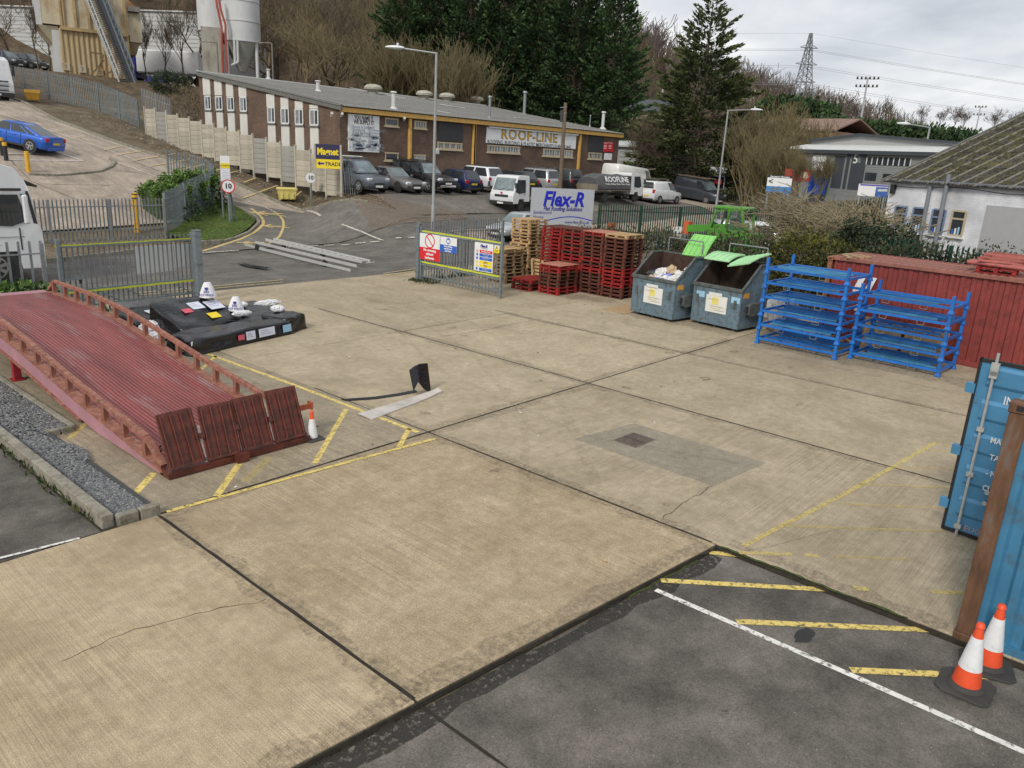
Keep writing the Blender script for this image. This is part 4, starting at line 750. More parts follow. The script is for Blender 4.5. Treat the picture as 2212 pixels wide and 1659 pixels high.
# ---- blue container at the right edge with its door folded back
CBLU = mat('container_blue', (.055,.21,.36), .55, .15, var=.18, scale=1.6, dirt=((.08,.12,.15),.10,3), bump=.05); CBLD = mat('container_door_blue', (.07,.24,.42), .5, .15, var=.14, scale=1.6, dirt=((.10,.06,.04),.025,4)); CRUST = mat('corner_post_rusted', (.15,.075,.04), .85, .1, var=.45, scale=6, stretch=(1,1,.25), dirt=((.10,.16,.17),.10,6), bump=.3); ROD = mat('lock_rod', (.46,.47,.46), .5, .3, var=.15, scale=7, dirt=((.25,.17,.11),.06,9))
bc = thing('shipping_container', 'blue shipping container with a rusty corner post at the right edge', 'container', (9.45,1.07,-.06)); Hc = 2.93; LL, WW = 2.9, 2.44
MB().b2(-.03,.14,-.15,.03,.12,Hc-.12).build('corner_post', CRUST, bc, bevel=.008); MB().b2(-.045,.16,-.17,.045,Hc-.12,Hc).build('corner_casting', CRUST, bc, bevel=.012); MB().b2(-.048,-.045,-.10,-.03,Hc-.09,Hc-.03).build('casting_hole', BLKS, bc); MB().b2(-.045,.16,-.17,.045,0,.12).build('corner_casting', CRUST, bc, bevel=.012)
mb = MB(); corrug(mb, (.02,-.15,0), (0,-1,0), (-1,0,0), WW-.3, .14, Hc-.1, .25, .04); mb.build('end_wall', CBLU, bc, recalc=False); mb = MB(); corrug(mb, (LL-.1,.01,0), (-1,0,0), (0,1,0), LL-.25, .14, Hc-.1, .25, .04); mb.build('side_wall', CBLU, bc, recalc=False); mb = MB(); corrug(mb, (.14,-WW+.02,0), (1,0,0), (0,-1,0), LL-.25, .14, Hc-.1, .25, .04); mb.build('side_wall', CBLU, bc, recalc=False)
for y in (-WW,): MB().b2(-.03,.14,y,y+.17,0,Hc).build('corner_post', CRUST, bc)
for y in (-WW,-.14): MB().b2(LL-.14,LL,y,y+.17,0,Hc).build('corner_post', CBLU, bc)
MB().b2(.14,LL-.14,-WW+.05,0,Hc-.06,Hc-.02).build('roof_sheet', CBLU, bc); MB().b2(-.01,.1,-WW+.17,-.17,Hc-.1,Hc-.01).build('top_rail', CBLU, bc); MB().b2(-.01,.1,-WW+.17,-.17,0,.15).build('bottom_rail', CBLU, bc); MB().b2(.14,LL-.14,-.05,.02,0,.15).build('bottom_rail', CBLU, bc)
dr = MB(); dw = .98; dr.b2(.0,.05,.0,dw,.12,Hc-.22)
for k in range(5): dr.prism([(.36+k*.5,0),(.41+k*.5,-.03),(.60+k*.5,-.03),(.65+k*.5,0)][:4] and [( .36+k*.5,.0),(.41+k*.5,-.03),(.60+k*.5,-.03),(.65+k*.5,.0)], 'y', .12, dw-.12) if False else dr.loft([[(.0,y,.36+k*.5),(-.03,y,.41+k*.5),(-.03,y,.62+k*.5),(.0,y,.67+k*.5)] for y in (.12,dw-.12)])
door = dr.build('door', CBLD, bc); door.location = (LL-.02,-.13,0); door.rotation_euler = (0,0,R(-5))
gk = MB()
for y0, y1, z0, z1 in ((0,dw+.02,.08,.13),(0,dw+.02,Hc-.23,Hc-.18),(dw-.01,dw+.03,.08,Hc-.18)): gk.b2(-.012,.055,y0,y1,z0,z1)
gk.build('gasket', BLACKR, door)
for y in (dw-.20,.30):
    mb = MB(); mb.tube((-.07,y,.02),(-.07,y,Hc-.06),.021,n=8); mb.build('lock_rod', ROD, door, smooth=40)
    for z in (.22,1.05,1.75,Hc-.35): MB().b2(-.10,-.03,y-.045,y+.045,z-.03,z+.03).build('rod_bracket', ROD, door)
    MB().b2(-.10,-.04,y-.05,y+.05,Hc-.42,Hc-.2).build('rod_cam', ROD, door)
for z in (.85,.68): MB().lathe([(.02,0),(.035,0),(.035,.03),(.02,.03)], (-.06,.52,z), 10, 'x').build('handle_catch', ROD, door)
for z in (.5,1.35,2.3): MB().b2(-.05,.06,dw+.0,dw+.12,z-.07,z+.07).build('hinge_block', CBLD, door)
LW = mat('stencil_white', (.72,.74,.74), .6, var=.08, scale=9)
for s, y, z, sz in (('INKU',.60,2.22,.17),('MAX.GR.',.64,1.62,.12),('TARE',.60,1.37,.12),('- NET',.60,1.13,.12),('CU.CAP.',.60,.90,.12)): text(s, door, (-.033,y,z), sz, LW, rot=(PI/2,0,-PI/2), align='LEFT', ext=.001, sx=.8, bold=.002)
text('EUG', door, (-.005,.60,.2), .12, MATS['chalk'], rot=(PI/2,0,-PI/2), ext=.001)
# ---- ladder left lying on the road
ALU = mat('aluminium', (.58,.58,.57), .4, .35, var=.12, scale=8, rnd=.1)
a_, b_ = Vector((19.55,34.2)), Vector((20.3,26.9)); ang = math.atan2(b_.y-a_.y,b_.x-a_.x); LLn = (b_-a_).length
ld = thing('extension_ladder', 'aluminium extension ladder of three sections lying on the road', 'ladder', (a_.x,a_.y,T(a_.x,a_.y)), ang); ld.rotation_euler = (0,math.atan2(T(a_.x,a_.y)-T(b_.x,b_.y),LLn),ang)
for k, (y, z) in enumerate(((0,.03),(.62,.12),(1.22,.21))):
    for s in (0,.48):
        if k == 2 or s == 0: MB().b2(0,LLn-.3*k,y+s-.02,y+s+.02,z-.05,z+.07).build('stile', ALU, ld)
    mb = MB()
    n = int(LLn/.42)
    for i in range(n):
        x = .3+i*.42
        mb = MB(); mb.tube((x,y,z+.01),(x,y+.48 if k == 2 else y+.04,z+.01),.022 if k == 2 else .02,n=6); mb.build('rung', ALU if k == 2 else GALV_G, ld)
for x, y in ((1.0,.0),(1.3,1.3),(5.6,.1),(3.6,1.75)): MB().box((x,y-.03,.06),(.22,.09,.26),0,0,R(20)).build('bracket_foot', BLACKR, ld)
crumple('black_strap', 'crumpled black strap lying on the road below the ladder', 'strap', (17.35,29.75,.06), (.16,.9,.06), BLACKR, seed=8, rz=R(12))
# ---- black film wrapped goods beside the ramp
FILM = mat('black_film', (.008,.008,.010), .16, var=.4, scale=6, bump=1.0, bscale=5, spec=.6, stretch=(1,2.2,1.4)); FILMG = mat('grey_film', (.10,.10,.105), .35, var=.25, scale=5, bump=.5, bscale=8); PAPER = mat('paper_label', (.66,.69,.80), .6, var=.06, scale=14); FILMW = mat('white_film', (.70,.70,.72), .35, var=.1, scale=7, bump=.5, bscale=9)
def package(label, c, s, rz, mt, name='wrapped_pallet', seed=0, amp=.05, wedge=0.0, cat='wrapped goods', papers=()):
    bm = bmesh.new(); bmesh.ops.create_cube(bm, size=1); bmesh.ops.subdivide_edges(bm, edges=bm.edges[:], cuts=13, use_grid_fill=True); rr = random.Random(seed)
    for v in bm.verts:
        x, y, z = v.co; k = 1-.07*(z+.5); e = rr.uniform(-1,1)*.02+amp*math.sin(x*11+seed)*math.cos(y*9-z*7+seed*2); hz = s[2]*(1-wedge*(.5-y)) if wedge else s[2]
        v.co = Vector((x*s[0]*k+e*.5,y*s[1]*k+e*.4*(1 if z < .4 else .3),(z+.5)*hz+(e*.8 if z > 0 else 0)))
    for _ in range(3): bmesh.ops.smooth_vert(bm, verts=[v for v in bm.verts if v.co.z > .02], factor=.5, use_axis_x=True, use_axis_y=True, use_axis_z=True)
    me = bpy.data.meshes.new(name); bm.to_mesh(me); bm.free(); me.materials.append(mt); me.polygons.foreach_set('use_smooth', [True]*len(me.polygons))
    o = tag(link(name, me, None, c, rz), label, cat, 'wrapped goods by the ramp')
    for fx, fz, w, h, m_ in papers:     # along the pack, up its front
        if wedge: sl0, y0, z0 = math.atan2(s[2]*wedge,s[1]*.93), (fz-.5)*s[1]*.93, s[2]*(1-wedge*(1-fz))+.03; tilt = -(PI/2-sl0)
        else: tilt, y0, z0 = R(-6), -s[1]/2-.012, fz*s[2]
        q = MB().b2(-w/2,w/2,-.006,.006,-h/2,h/2).build('paper_label', m_, o); q.location = (fx*s[0],y0,z0); q.rotation_euler = (tilt,0,0)
        if m_ is PAPER:
            for i in range(3): MB().b2(-w*.4,w*(.05+.1*(i%3)),-.0085,-.0065,h*(.25-.22*i),h*(.31-.22*i)).build('print_line', mat('print_grey', (.30,.33,.42), .7), q)
    return o
REDL = mat('label_red', (.62,.10,.14), .6, var=.1)
package('low long black wrapped pack with papers on its front edge', (10.2,18.65,0), (3.5,1.1,.40), R(12), FILM, seed=1, amp=.06, papers=((-.06,.55,.2,.13,REDL),(.03,.55,.3,.22,PAPER),(.19,.55,.55,.22,PAPER),(.40,.5,.3,.2,SKY)))
package('peaked black wrapped pack with four labels on its slope', (9.95,20.05,0), (2.1,1.5,.90), R(10), FILM, seed=2, amp=.08, wedge=.62, papers=((-.14,.5,.26,.2,REDL),(.05,.62,.38,.34,PAPER),(.30,.56,.46,.42,PAPER),(.13,.24,.32,.26,YELS)))
package('flat black wrapped pack under the palisade gate', (9.8,21.7,0), (2.5,1.3,.40), R(5), FILM, seed=3, wedge=.3, papers=((-.1,.5,.5,.35,PAPER),))
package('rumpled black wrapped pack behind the paper cones', (11.6,20.1,0), (1.6,1.4,.55), R(18), FILM, seed=5, amp=.06, wedge=.3); package('grey wrapped pack at the back by the gate', (9.9,22.9,0), (1.8,.9,.42), R(5), FILMG, seed=6)
package('black wrapped pack with its torn end nearest the yard', (12.0,19.05,0), (1.0,.9,.45), R(22), FILM, seed=8, amp=.05)
for k, (c, r) in enumerate((((12.35,20.45,.5),(.42,.16,.10)),((12.1,19.5,.52),(.18,.2,.10)),((11.35,20.35,.58),(.26,.2,.08)),((8.85,20.35,.22),(.34,.28,.20)),((8.75,19.85,.12),(.22,.26,.12)),((11.0,19.55,.5),(.28,.12,.08)))):
    crumple('loose_film', ('crumpled white film heaped on the far right of the black packs','white film scrap on the torn right hand pack','white film tangled among the rumpled packs','white film bundle beside the ramp rail','small white film scrap below the ramp rail','white film strip behind the second paper cone')[k], 'plastic film', c, r, FILMW, seed=20+k, sub=4, amp=.14)
for lab, c, s in (('white do not stack paper cone on the peaked pack',(10.5,20.45,.88),1.0),('second white do not stack paper cone behind the first',(11.05,19.95,.52),.95)):
    t = thing('paper_cone', lab, 'paper cone', c, R(-40)); mb = MB(); mb.lathe([(.23*s,0),(.21*s,.12*s),(.14*s,.30*s),(.09*s,.40*s)], n=14); mb.build('cone', mat('card_white', (.76,.75,.78), .7, var=.05), t, smooth=50); text('DO', t, (0,-.20*s,.17*s), .09*s, NAVY, rot=(R(75),0,0), bold=.003); text('NOT STACK', t, (0,-.225*s,.09*s), .075*s, NAVY, rot=(R(75),0,0), bold=.002); MB().poly([(-.05*s,-.165*s,.29*s),(.05*s,-.165*s,.29*s),(.04*s,-.18*s,.23*s),(0,-.19*s,.20*s),(-.04*s,-.18*s,.23*s)]).build('badge', NAVY, t)
# ---- bent black sheet left on the slab
t = thing('plastic_panel', 'bent black panel with a pale flap lying on the open concrete', 'panel', (10.6,11.9,0), R(4)); t.scale = (1.35,1.3,1.4)
mb = MB(); mb.loft([[(x,.0+.35*(x+1)*.1,zb),(x,.02+.35*(x+1)*.1,zb),(x,.16,zt),(x,.14,zt)] for x, zb, zt in ((.05,.10,.40),(.15,.22,.44),(.28,.08,.46),(.38,.01,.45),(.46,.0,.44))]); mb.build('upright', FILM, t, smooth=50)
mb = MB(); mb.loft([[(x,-.35+.05*k,.012+.05*max(0,x)),(x,-.05,.03+.06*max(0,x)),(x,-.05,.02),(x,-.35+.05*k,.004)] for k, x in enumerate((-1.2,-.7,-.2,.2,.52))]); mb.build('pale_flap', mat('pale_sheet', (.50,.46,.42), .5, var=.25, scale=3), t, smooth=50); mb = MB(); mb.loft([[(x,.10+y,.01),(x,.16+y,.03),(x,.22+y,.01)] for x, y in ((-.9,.5),(-.5,.25),(-.1,.12),(.25,.05))]); mb.build('edge_strip', FILM, t)
for i in range(46):
    p = (random.uniform(5,20),random.uniform(4.5,22),0) if i < 26 else (random.uniform(22,25),random.uniform(8,17),0)
    s = random.uniform(.012,.03); tag(MB().box((p[0],p[1],.006+s*.1),(s*2.2,s,.008),random.uniform(0,3)).build('paper_scrap', random.choice((WHITE, MATS['pallet_wood_new'], BLKS))), 'tiny scrap of litter on the yard concrete', 'litter', 'litter on the yard')
# ------------------------------------------------------------------ buildings, walls, signs
def facecam(p, extra=0.0): return math.atan2(-p[1],-p[0])+PI/2+extra
def brick_mat(name, c1, c2, mortar, sc=1.0, axis='xz', bump=.3):
    m = bpy.data.materials.new(name); m.use_nodes = True; N = m.node_tree.nodes; L = m.node_tree.links; b = N['Principled BSDF']; b.inputs['Roughness'].default_value = .85
    geo = N.new('ShaderNodeNewGeometry'); sp = N.new('ShaderNodeSeparateXYZ'); L.new(geo.outputs['Position'], sp.inputs[0]); cb = N.new('ShaderNodeCombineXYZ'); L.new(sp.outputs[0 if axis == 'xz' else 1], cb.inputs[0]); L.new(sp.outputs[2], cb.inputs[1])
    br = N.new('ShaderNodeTexBrick'); L.new(cb.outputs[0], br.inputs['Vector']); br.inputs['Scale'].default_value = sc; br.inputs['Brick Width'].default_value = .225; br.inputs['Row Height'].default_value = .075; br.inputs['Mortar Size'].default_value = .008; br.inputs['Color1'].default_value = (*c1,1); br.inputs['Color2'].default_value = (*c2,1); br.inputs['Mortar'].default_value = (*mortar,1)
    n = N.new('ShaderNodeTexNoise'); n.inputs['Scale'].default_value = .7; n.inputs['Detail'].default_value = 8; L.new(geo.outputs['Position'], n.inputs['Vector']); r = N.new('ShaderNodeValToRGB'); r.color_ramp.elements[0].color = (.6,.6,.6,1); r.color_ramp.elements[1].color = (1.3,1.3,1.3,1); r.color_ramp.elements[0].position = .3; r.color_ramp.elements[1].position = .7; L.new(n.outputs[0], r.inputs[0])
    mx = N.new('ShaderNodeMix'); mx.data_type = 'RGBA'; mx.blend_type = 'MULTIPLY'; mx.inputs[0].default_value = .8; L.new(br.outputs[0], mx.inputs[6]); L.new(r.outputs[0], mx.inputs[7]); L.new(mx.outputs[2], b.inputs['Base Color'])
    bp = N.new('ShaderNodeBump'); bp.invert = True; bp.inputs['Strength'].default_value = bump; bp.inputs['Distance'].default_value = .01; L.new(br.outputs['Fac'], bp.inputs['Height']); L.new(bp.outputs[0], b.inputs['Normal']); MATS[name] = m; return m
BRK = brick_mat('brown_brick', (.105,.060,.040), (.148,.088,.058), (.15,.12,.095)); BRKG = brick_mat('brown_brick_gable', (.105,.060,.040), (.148,.088,.058), (.15,.12,.095), axis='yz'); WBRK = brick_mat('white_painted_brick', (.70,.71,.75), (.76,.77,.80), (.62,.63,.67), axis='yz', bump=.5)
OCHRE = mat('ochre_paint', (.56,.33,.08), .6, var=.15, scale=3, dirt=((.35,.22,.08),.07,5)); GLASS = mat('window_glass', (.035,.042,.05), .08, var=.5, scale=.8, spec=.8); GLASSG = mat('window_glass_pale', (.20,.23,.25), .1, var=.5, scale=2, spec=.8); FRAMEC = mat('window_frame_cream', (.48,.40,.27), .7, var=.12, scale=5); FRAMEW = mat('window_frame_white', (.62,.63,.62), .6, var=.1); PANW = mat('white_panel', (.62,.61,.57), .7, var=.09, scale=1.5, dirt=((.42,.41,.36),.05,3)); DARKP = mat('dark_panel', (.035,.037,.042), .7, var=.15, scale=3); ASB = mat('asbestos_roof', (.205,.20,.188), .95, var=.22, scale=2, dirt=((.12,.125,.10),.13,6), bump=.3, rnd=.07); BARGE = mat('barge_grey', (.14,.14,.13), .9, var=.2, scale=4); WSTRIP = mat('roof_pale_strip', (.55,.56,.55), .8, var=.12)
FV = 41.0; UL = PV(735,300,FV).x; UR = PV(1334,340,FV).x; EZ = 7.45; Rg = PU(433,158,UL); RGV, RZ_ = Rg.y, Rg.z; ZB = 1.6
rl_ = thing('brick_warehouse', 'long brown brick roofing merchants building with ochre downpipes', 'building', (UL,FV,2.3)); O = rl_.location.copy()
def bpart(name, mb, mt, parent=rl_, **k):
    o = mb.build(name, mt, parent, **k); o.location = -O if parent is rl_ else (0,0,0); return o
mb = MB(); mb.b2(UL,UR,FV,FV+.3,ZB,EZ); bpart('front_wall', mb, BRK)
mb = MB(); mb.prism([(FV+.31,ZB),(FV+.31,EZ-.02),(RGV,RZ_-.1),(RGV,ZB)], 'x', UL+.002, UL+.3); bpart('gable_wall', mb, BRKG); mb = MB(); mb.prism([(FV+.31,ZB),(FV+.31,EZ-.02),(RGV,RZ_-.1),(RGV,ZB)], 'x', UR-.3, UR-.002); bpart('gable_wall', mb, BRKG); mb = MB(); mb.b2(UL,UR,RGV,RGV+.3,ZB,RZ_-.15); bpart('back_wall', mb, BRK)
sl_ = (RZ_-EZ)/(RGV-FV); nrow = 9; y0 = FV-.38; Ls = (RGV+.2-y0)/nrow
mb = MB(); pitch = .19; n = int((UR-UL+.5)/pitch*4); prof = []
for i in range(n+1): x = -.25+i*pitch/4; prof.append((x,.032*math.sin(2*PI*i/4)))
m2 = MB(); vs = []
for y in (0,Ls+.12): vs += [(x,y,EZ*0+y*sl_+h+(.012 if y == 0 else -.012)) for x, h in prof]
k_ = len(prof); m2.add(vs, [(i,i+1,k_+i+1,k_+i) for i in range(k_-1)]); vs2 = [(x,0,h-.012) for x, h in prof]; 
rm = m2.mesh('roof_sheet', ASB, smooth=80)
for r in range(nrow):
    o = link('roof_sheet', rm, rl_, (0,y0+r*Ls-FV,EZ+.09+(r*Ls-.38)*sl_-2.3))
mb = MB(); mb.b2(UL-.05,UR+.25,FV-.30,FV-.02,EZ-.30,EZ-.02); bpart('fascia', mb, OCHRE, bevel=.01); mb = MB(); mb.bar((UL-.12,FV-.36,EZ-.05),(UL-.12,RGV+.2,RZ_-.02),.14,.34); bpart('barge_board', mb, BARGE); mb = MB(); mb.bar((UL-.2,RGV+.1,RZ_+.13),(UR+.3,RGV+.1,RZ_+.13),.3,.08); bpart('ridge_cap', mb, WSTRIP)
ZF2 = lambda x, y: PV((x/2.212+700)/1.65687,y/2.212/1.65687,FV); ZF3 = lambda x, y: PV((x/2.212+1400)/1.65687,y/2.212/1.65687,FV); ZG = lambda x, y: PU((x/2.212+700)/1.65687,y/2.212/1.65687,UL)
def fbox(name, zf, x0, y0, x1, y1, mt, y=0.0, th=.05, parent=rl_, **k):
    a, b = zf(x0,y0), zf(x1,y1); mb = MB(); mb.b2(a.x,b.x,FV-th-y,FV-y,b.z,a.z); o = bpart(name, mb, mt, parent, **k); return o, a, b
def window(zf, x0, y0, x1, y1, n=2, glass=GLASS, bars=0):
    a, b = zf(x0,y0), zf(x1,y1); W = abs(b.x-a.x); Hh = abs(a.z-b.z); w = bpart('window', MB().b2(a.x,b.x,FV-.03,FV-.002,b.z,a.z), glass)
    mb = MB(); f = .07; mb.b2(a.x-f,b.x+f,FV-.07,FV-.031,a.z-.02,a.z+f); mb.b2(a.x-f,b.x+f,FV-.07,FV-.031,b.z-f,b.z+.02)
    for i in range(n+1): x = a.x+(b.x-a.x)*i/n; mb.b2(x-.035,x+.035,FV-.065,FV-.031,b.z,a.z)
    o = mb.build('frame', FRAMEC, w); 
    if bars:
        mb = MB()
        for i in range(bars): x = a.x+(b.x-a.x)*(i+.5)/bars; mb.b2(x-.03,x+.03,FV-.055,FV-.033,b.z,a.z)
        mb.build('blinds', mat('blind_white', (.5,.5,.48), .7, var=.1), w)
    MB().b2(a.x-.12,b.x+.12,FV-.12,FV-.002,b.z-.14,b.z-.07).build('sill', FRAMEC, w)
for a in ((1500,940,1596,996),(1500,1213,1598,1268)): window(ZF2, *a, 1)
window(ZF2, 1730,962,1820,1014,1, GLASS, 7); window(ZF2, 1728,1230,1813,1279,1, GLASSG, 8); window(ZF3, 367,1130,555,1183,4, GLASS, 12); window(ZF3, 763,1153,1012,1212,5, GLASSG, 12); window(ZF3, 1203,1183,1430,1242,5, GLASSG, 12); window(ZF3, 1562,1212,1660,1258,3, GLASS, 8)
fbox('dark_panel', ZF3, 370,955,560,1124, DARKP, .01); fbox('dark_panel', ZF3, 1567,1062,1673,1206, DARKP, .01)
for zf, x, ya, yb in ((ZF2,1690,922,1275),(ZF2,2200,972,1390),(ZF3,655,975,1390),(ZF3,1492,1050,1475)):
    a, b = zf(x,ya), zf(x,yb); mb = MB(); mb.b2(a.x-.12,a.x+.12,FV-.2,FV-.002,max(2.2,b.z-.6),EZ-.3); bpart('downpipe', mb, OCHRE, bevel=.03)
sg, a, b = fbox('sign_board', ZF3, 752,1003,1452,1180, WHITE, .02, .08)
def stext(s, zf, x, y, size, mt, th, width=None, bold=0.0, par=sg, **k): p = zf(x,y); return text(s, par, (p.x,FV-th,p.z-.10*size), size, mt, width=width, bold=bold, **k)
W_ = b.x-a.x; stext('ROOF-LINE', ZF3, 1095,1070, 1.02, BLKS, .105, W_*.62, .03, spacing=1.1); stext('ROOF-LINE', ZF3, 1095,1070, 1.0, mat('gold_letter', (.62,.36,.03), .6), .112, W_*.61, -.001, spacing=1.1)
stext('ROOFING, BUILDING & PLASTIC MERCHANTS 01494 533445', ZF3, 1105,1142, .40, BLKS, .105, W_*.93, .004)
mb = MB(); mb.b2(a.x+.1,b.x+.1,FV-.25,FV-.12,a.z-.06,a.z+.04); mb.build('sign_lamp', WSTRIP, sg)
sg2, a, b = fbox('sign_board', ZF2, 1202,900,1447,1208, WHITE, .02, .08); SG = mat('faded_lettering', (.22,.27,.34), .7, var=.4, scale=4); W2 = b.x-a.x
stext('YOU NAME IT', ZF2, 1325,932, .34, BLKS, .105, W2*.62, .01, sg2); stext('WE SUPPLY IT', ZF2, 1325,966, .34, BLKS, .105, W2*.66, .01, sg2)
for i, (l, r) in enumerate((('Fascia & Soffits','Lead'),('Guttering','Ironmongery'),('Roof Sheeting','Silicones'),('Polycarbonates','Fixings'),('Fences','Adhesives'),('Plumbing','Ladders'),('Insulation','Hand Tools'),('Bituminous','Power Tools'),('Sundries','Roof Domes'))):
    y = 998+i*22.5; stext('- '+l, ZF2, 1218,y, .25, SG, .105, None, .001, sg2, align='LEFT'); stext('- '+r, ZF2, 1345,y+3, .25, SG, .105, None, .001, sg2, align='LEFT')
mb = MB(); rr = random.Random(4)
for k in range(34):
    x = rr.uniform(1212,1430); y = rr.uniform(1060,1195) if x < 1340 else rr.uniform(1080,1180); p = ZF2(x,y); w, h = rr.uniform(.08,.38), rr.uniform(.03,.14); mb.poly([(p.x+w*math.cos(t)*rr.uniform(.6,1.2),FV-.103,p.z+h*math.sin(t)*rr.uniform(.6,1.2)) for t in np.linspace(0,2*PI,9)[:-1]])
mb.build('peeled_patch', mat('peeled_grey', (.42,.43,.43), .8, var=.2), sg2)
for x0, x1 in ((1680,1713),(1716,1750)):
    r_, a, b = fbox('red_notice', ZF3, x0,1124,x1,1203, REDS, .02, .05)
    for k, y in enumerate((1132,1152,1162,1175)): p = ZF3((x0+x1)/2,y); mb = MB(); mb.b2(p.x-.35,p.x+(.1 if k else .3),FV-.075,FV-.07,p.z-.04,p.z+.04); mb.build('notice_print', mat('pale_red_print', (.75,.4,.4), .6), r_)
fbox('white_notice', ZF3, 1687,1212,1740,1268, WHITE, .02, .05)
for zf, x, y in ((ZF2,1070,905),(ZF2,1150,908),(ZF2,1640,943)): p = zf(x,y); o = bpart('security_camera', MB().bar((p.x,FV-.1,p.z),(p.x-.3,FV-.55,p.z+.05),.14,.14), WSTRIP); MB().bar((p.x,FV,p.z-.1),(p.x,FV-.15,p.z-.08),.06,.06).build('bracket', WSTRIP, o)
p = ZF3(358,1199); bpart('alarm_box', MB().b2(p.x-.17,p.x+.17,FV-.15,FV-.003,p.z-.2,p.z+.2), WSTRIP, bevel=.04)
cols = [((62,613,118,752),(80,762,125,866),(80,875,133,985)),((153,635,210,755),(165,766,215,868),(172,880,222,1020)),((245,660,300,762),(258,770,308,874),(262,882,315,1055)),((345,685,405,766),(358,772,408,880),(358,890,415,1078)),((565,745,628,846),(578,852,632,970),(578,980,637,1120)),((677,772,738,855),(684,860,742,978),(684,990,747,1158)),((790,800,853,858),(795,866,855,985),(795,995,862,1172)),((905,830,972,860),(912,870,975,990),(912,1000,978,1190))]
for tp, wn_, bt in cols:
    for q in (tp, bt):
        a, b = ZG(q[0],q[1]), ZG(q[2],q[3]); a2 = ZG(q[2],q[1]); b0 = ZG(q[0],q[3]); v0, v1 = (a.y+b0.y)/2, (a2.y+b.y)/2; zt, zb = max(a.z,a2.z) if q is bt else (a.z+a2.z)/2, (b.z+b0.z)/2
        if q is bt: zb = min(zb, 3.0)
        bpart('white_panel', MB().b2(UL-.05,UL+.001,v0,v1,zb,zt), PANW)
    q = wn_; a, b = ZG(q[0],q[1]), ZG(q[2],q[3]); a2, b0 = ZG(q[2],q[1]), ZG(q[0],q[3]); v0, v1 = (a.y+b0.y)/2, (a2.y+b.y)/2; zt, zb = (a.z+a2.z)/2, (b.z+b0.z)/2
    w = bpart('window', MB().b2(UL-.04,UL-.001,v0,v1,zb,zt), GLASS); mb = MB()
    for v in (v0,v0+(v1-v0)*.55,v1): mb.b2(UL-.075,UL-.041,v-.05,v+.05,zb,zt)
    for z in (zb,zt): mb.b2(UL-.073,UL-.042,min(v0,v1),max(v0,v1),z-.05,z+.05)
    mb.build('frame', FRAMEW, w); MB().b2(UL-.055,UL-.0405,v0-.05,v0+(v1-v0)*.42,zb,zt).build('curtain', GLASSG, w); MB().b2(UL-.15,UL-.001,min(v0,v1)-.1,max(v0,v1)+.1,zb-.12,zb-.055).build('sill', BARGE, w)
def roofpt(zx, zy, zf='2'):
    x = (zx/2.212+(700 if zf == '2' else 1400))/1.65687; y = zy/2.212/1.65687; d = _ray(x, y); t = 30.0
    while t < 120:
        q = d*t
        if CAM_H+q.z <= EZ+.1+(q.y-FV)*sl_ and q.y > FV: break
        t += .05
    return Vector((q.x,q.y,CAM_H+q.z))
cowl = None
for zx, zy, zf in ((1405,742,'2'),(1810,786,'2'),(1990,802,'2'),(672,824,'3')):
    p = roofpt(zx,zy,zf); mb = MB(); mb.lathe([(.42,-.5),(.42,.12),(.5,.2),(.5,.3),(.75,.33),(.78,.5),(.6,.68),(.3,.76),(.02,.78)], p, 16); bpart('roof_ventilator', mb, mat('ventilator', (.40,.38,.31), .8, var=.2, scale=4, dirt=((.2,.19,.16),.1,6)), smooth=40)
for zx, zy, h, zf, r, m_ in ((577,626,.75,'2',.12,WSTRIP),(970,724,.75,'2',.14,WSTRIP),(1567,862,1.1,'2',.14,WSTRIP),(777,935,1.6,'3',.11,GALV),(1052,905,2.1,'3',.15,GALV),(1674,1016,1.5,'3',.15,WSTRIP),(1572,1000,1.0,'3',.05,GALV)):
    p = roofpt(zx,zy,zf); mb = MB(); mb.lathe([(r,-.3),(r,h*.9)], p, 10); mb.lathe([(r*1.7,h*.92),(r*1.2,h)], p, 10); mb.lathe([(r*2.6,-.1),(r*1.1,.12)], p, 10); bpart('flue_pipe', mb, m_, smooth=40)
for zx, zy, zx2, zy2, zf in ((1230,700,1660,785,'2'),(1940,830,2130,862,'2'),(385,832,585,862,'3'),(372,884,480,905,'3'),(980,935,1100,950,'3'),(1925,885,2030,905,'2')):
    a, b = roofpt(zx,zy,zf), roofpt(zx2,zy2,zf); mb = MB(); mb.bar(a+Vector((0,0,.05)),b+Vector((0,0,.05)),.22,.03); bpart('pale_strip', mb, WSTRIP)
# ---- precast concrete fence, bay by bay
PCON = mat('precast_concrete', (.40,.365,.295), .9, var=.14, scale=2, dirt=((.26,.245,.20),.10,4), rnd=.14, bump=.15); PCG = mat('precast_concrete_grey', (.29,.28,.255), .9, var=.1, scale=2, rnd=.06); PCP = mat('precast_post', (.42,.385,.31), .9, var=.15, scale=4, rnd=.1)
cf = thing('concrete_fence', 'precast concrete panel fence stepping up beside the estate road', 'fence', (29.0,39.5,T(29,39.5))); W = resample([(29.0,39.2),(27.0,60.4)], 15); B = cf.location.copy()
bm_ = {}
for i, (a, b) in enumerate(zip(W, W[1:])):
    L_ = (b-a).length; an = math.atan2(b.y-a.y,b.x-a.x); zc = 2.42+max(0,(a.y+b.y)/2-39.2)*.134; m_ = PCG if i in (3,5,13) else PCON
    link('post', MB().b2(-.06,.06,-.06,.06,-.8,2.0).mesh('post', PCP, bevel=.01), cf, (a.x-B.x,a.y-B.y,zc-B.z), an)
    if m_.name not in bm_: bm_[m_.name] = MB().b2(.06,L_-.06,-.025,.025,0,.305).mesh('gravel_board', m_, bevel=.012)
    for k in range(7): link('gravel_board', bm_[m_.name], cf, (a.x-B.x,a.y-B.y,zc-B.z-.30+k*.315), an)
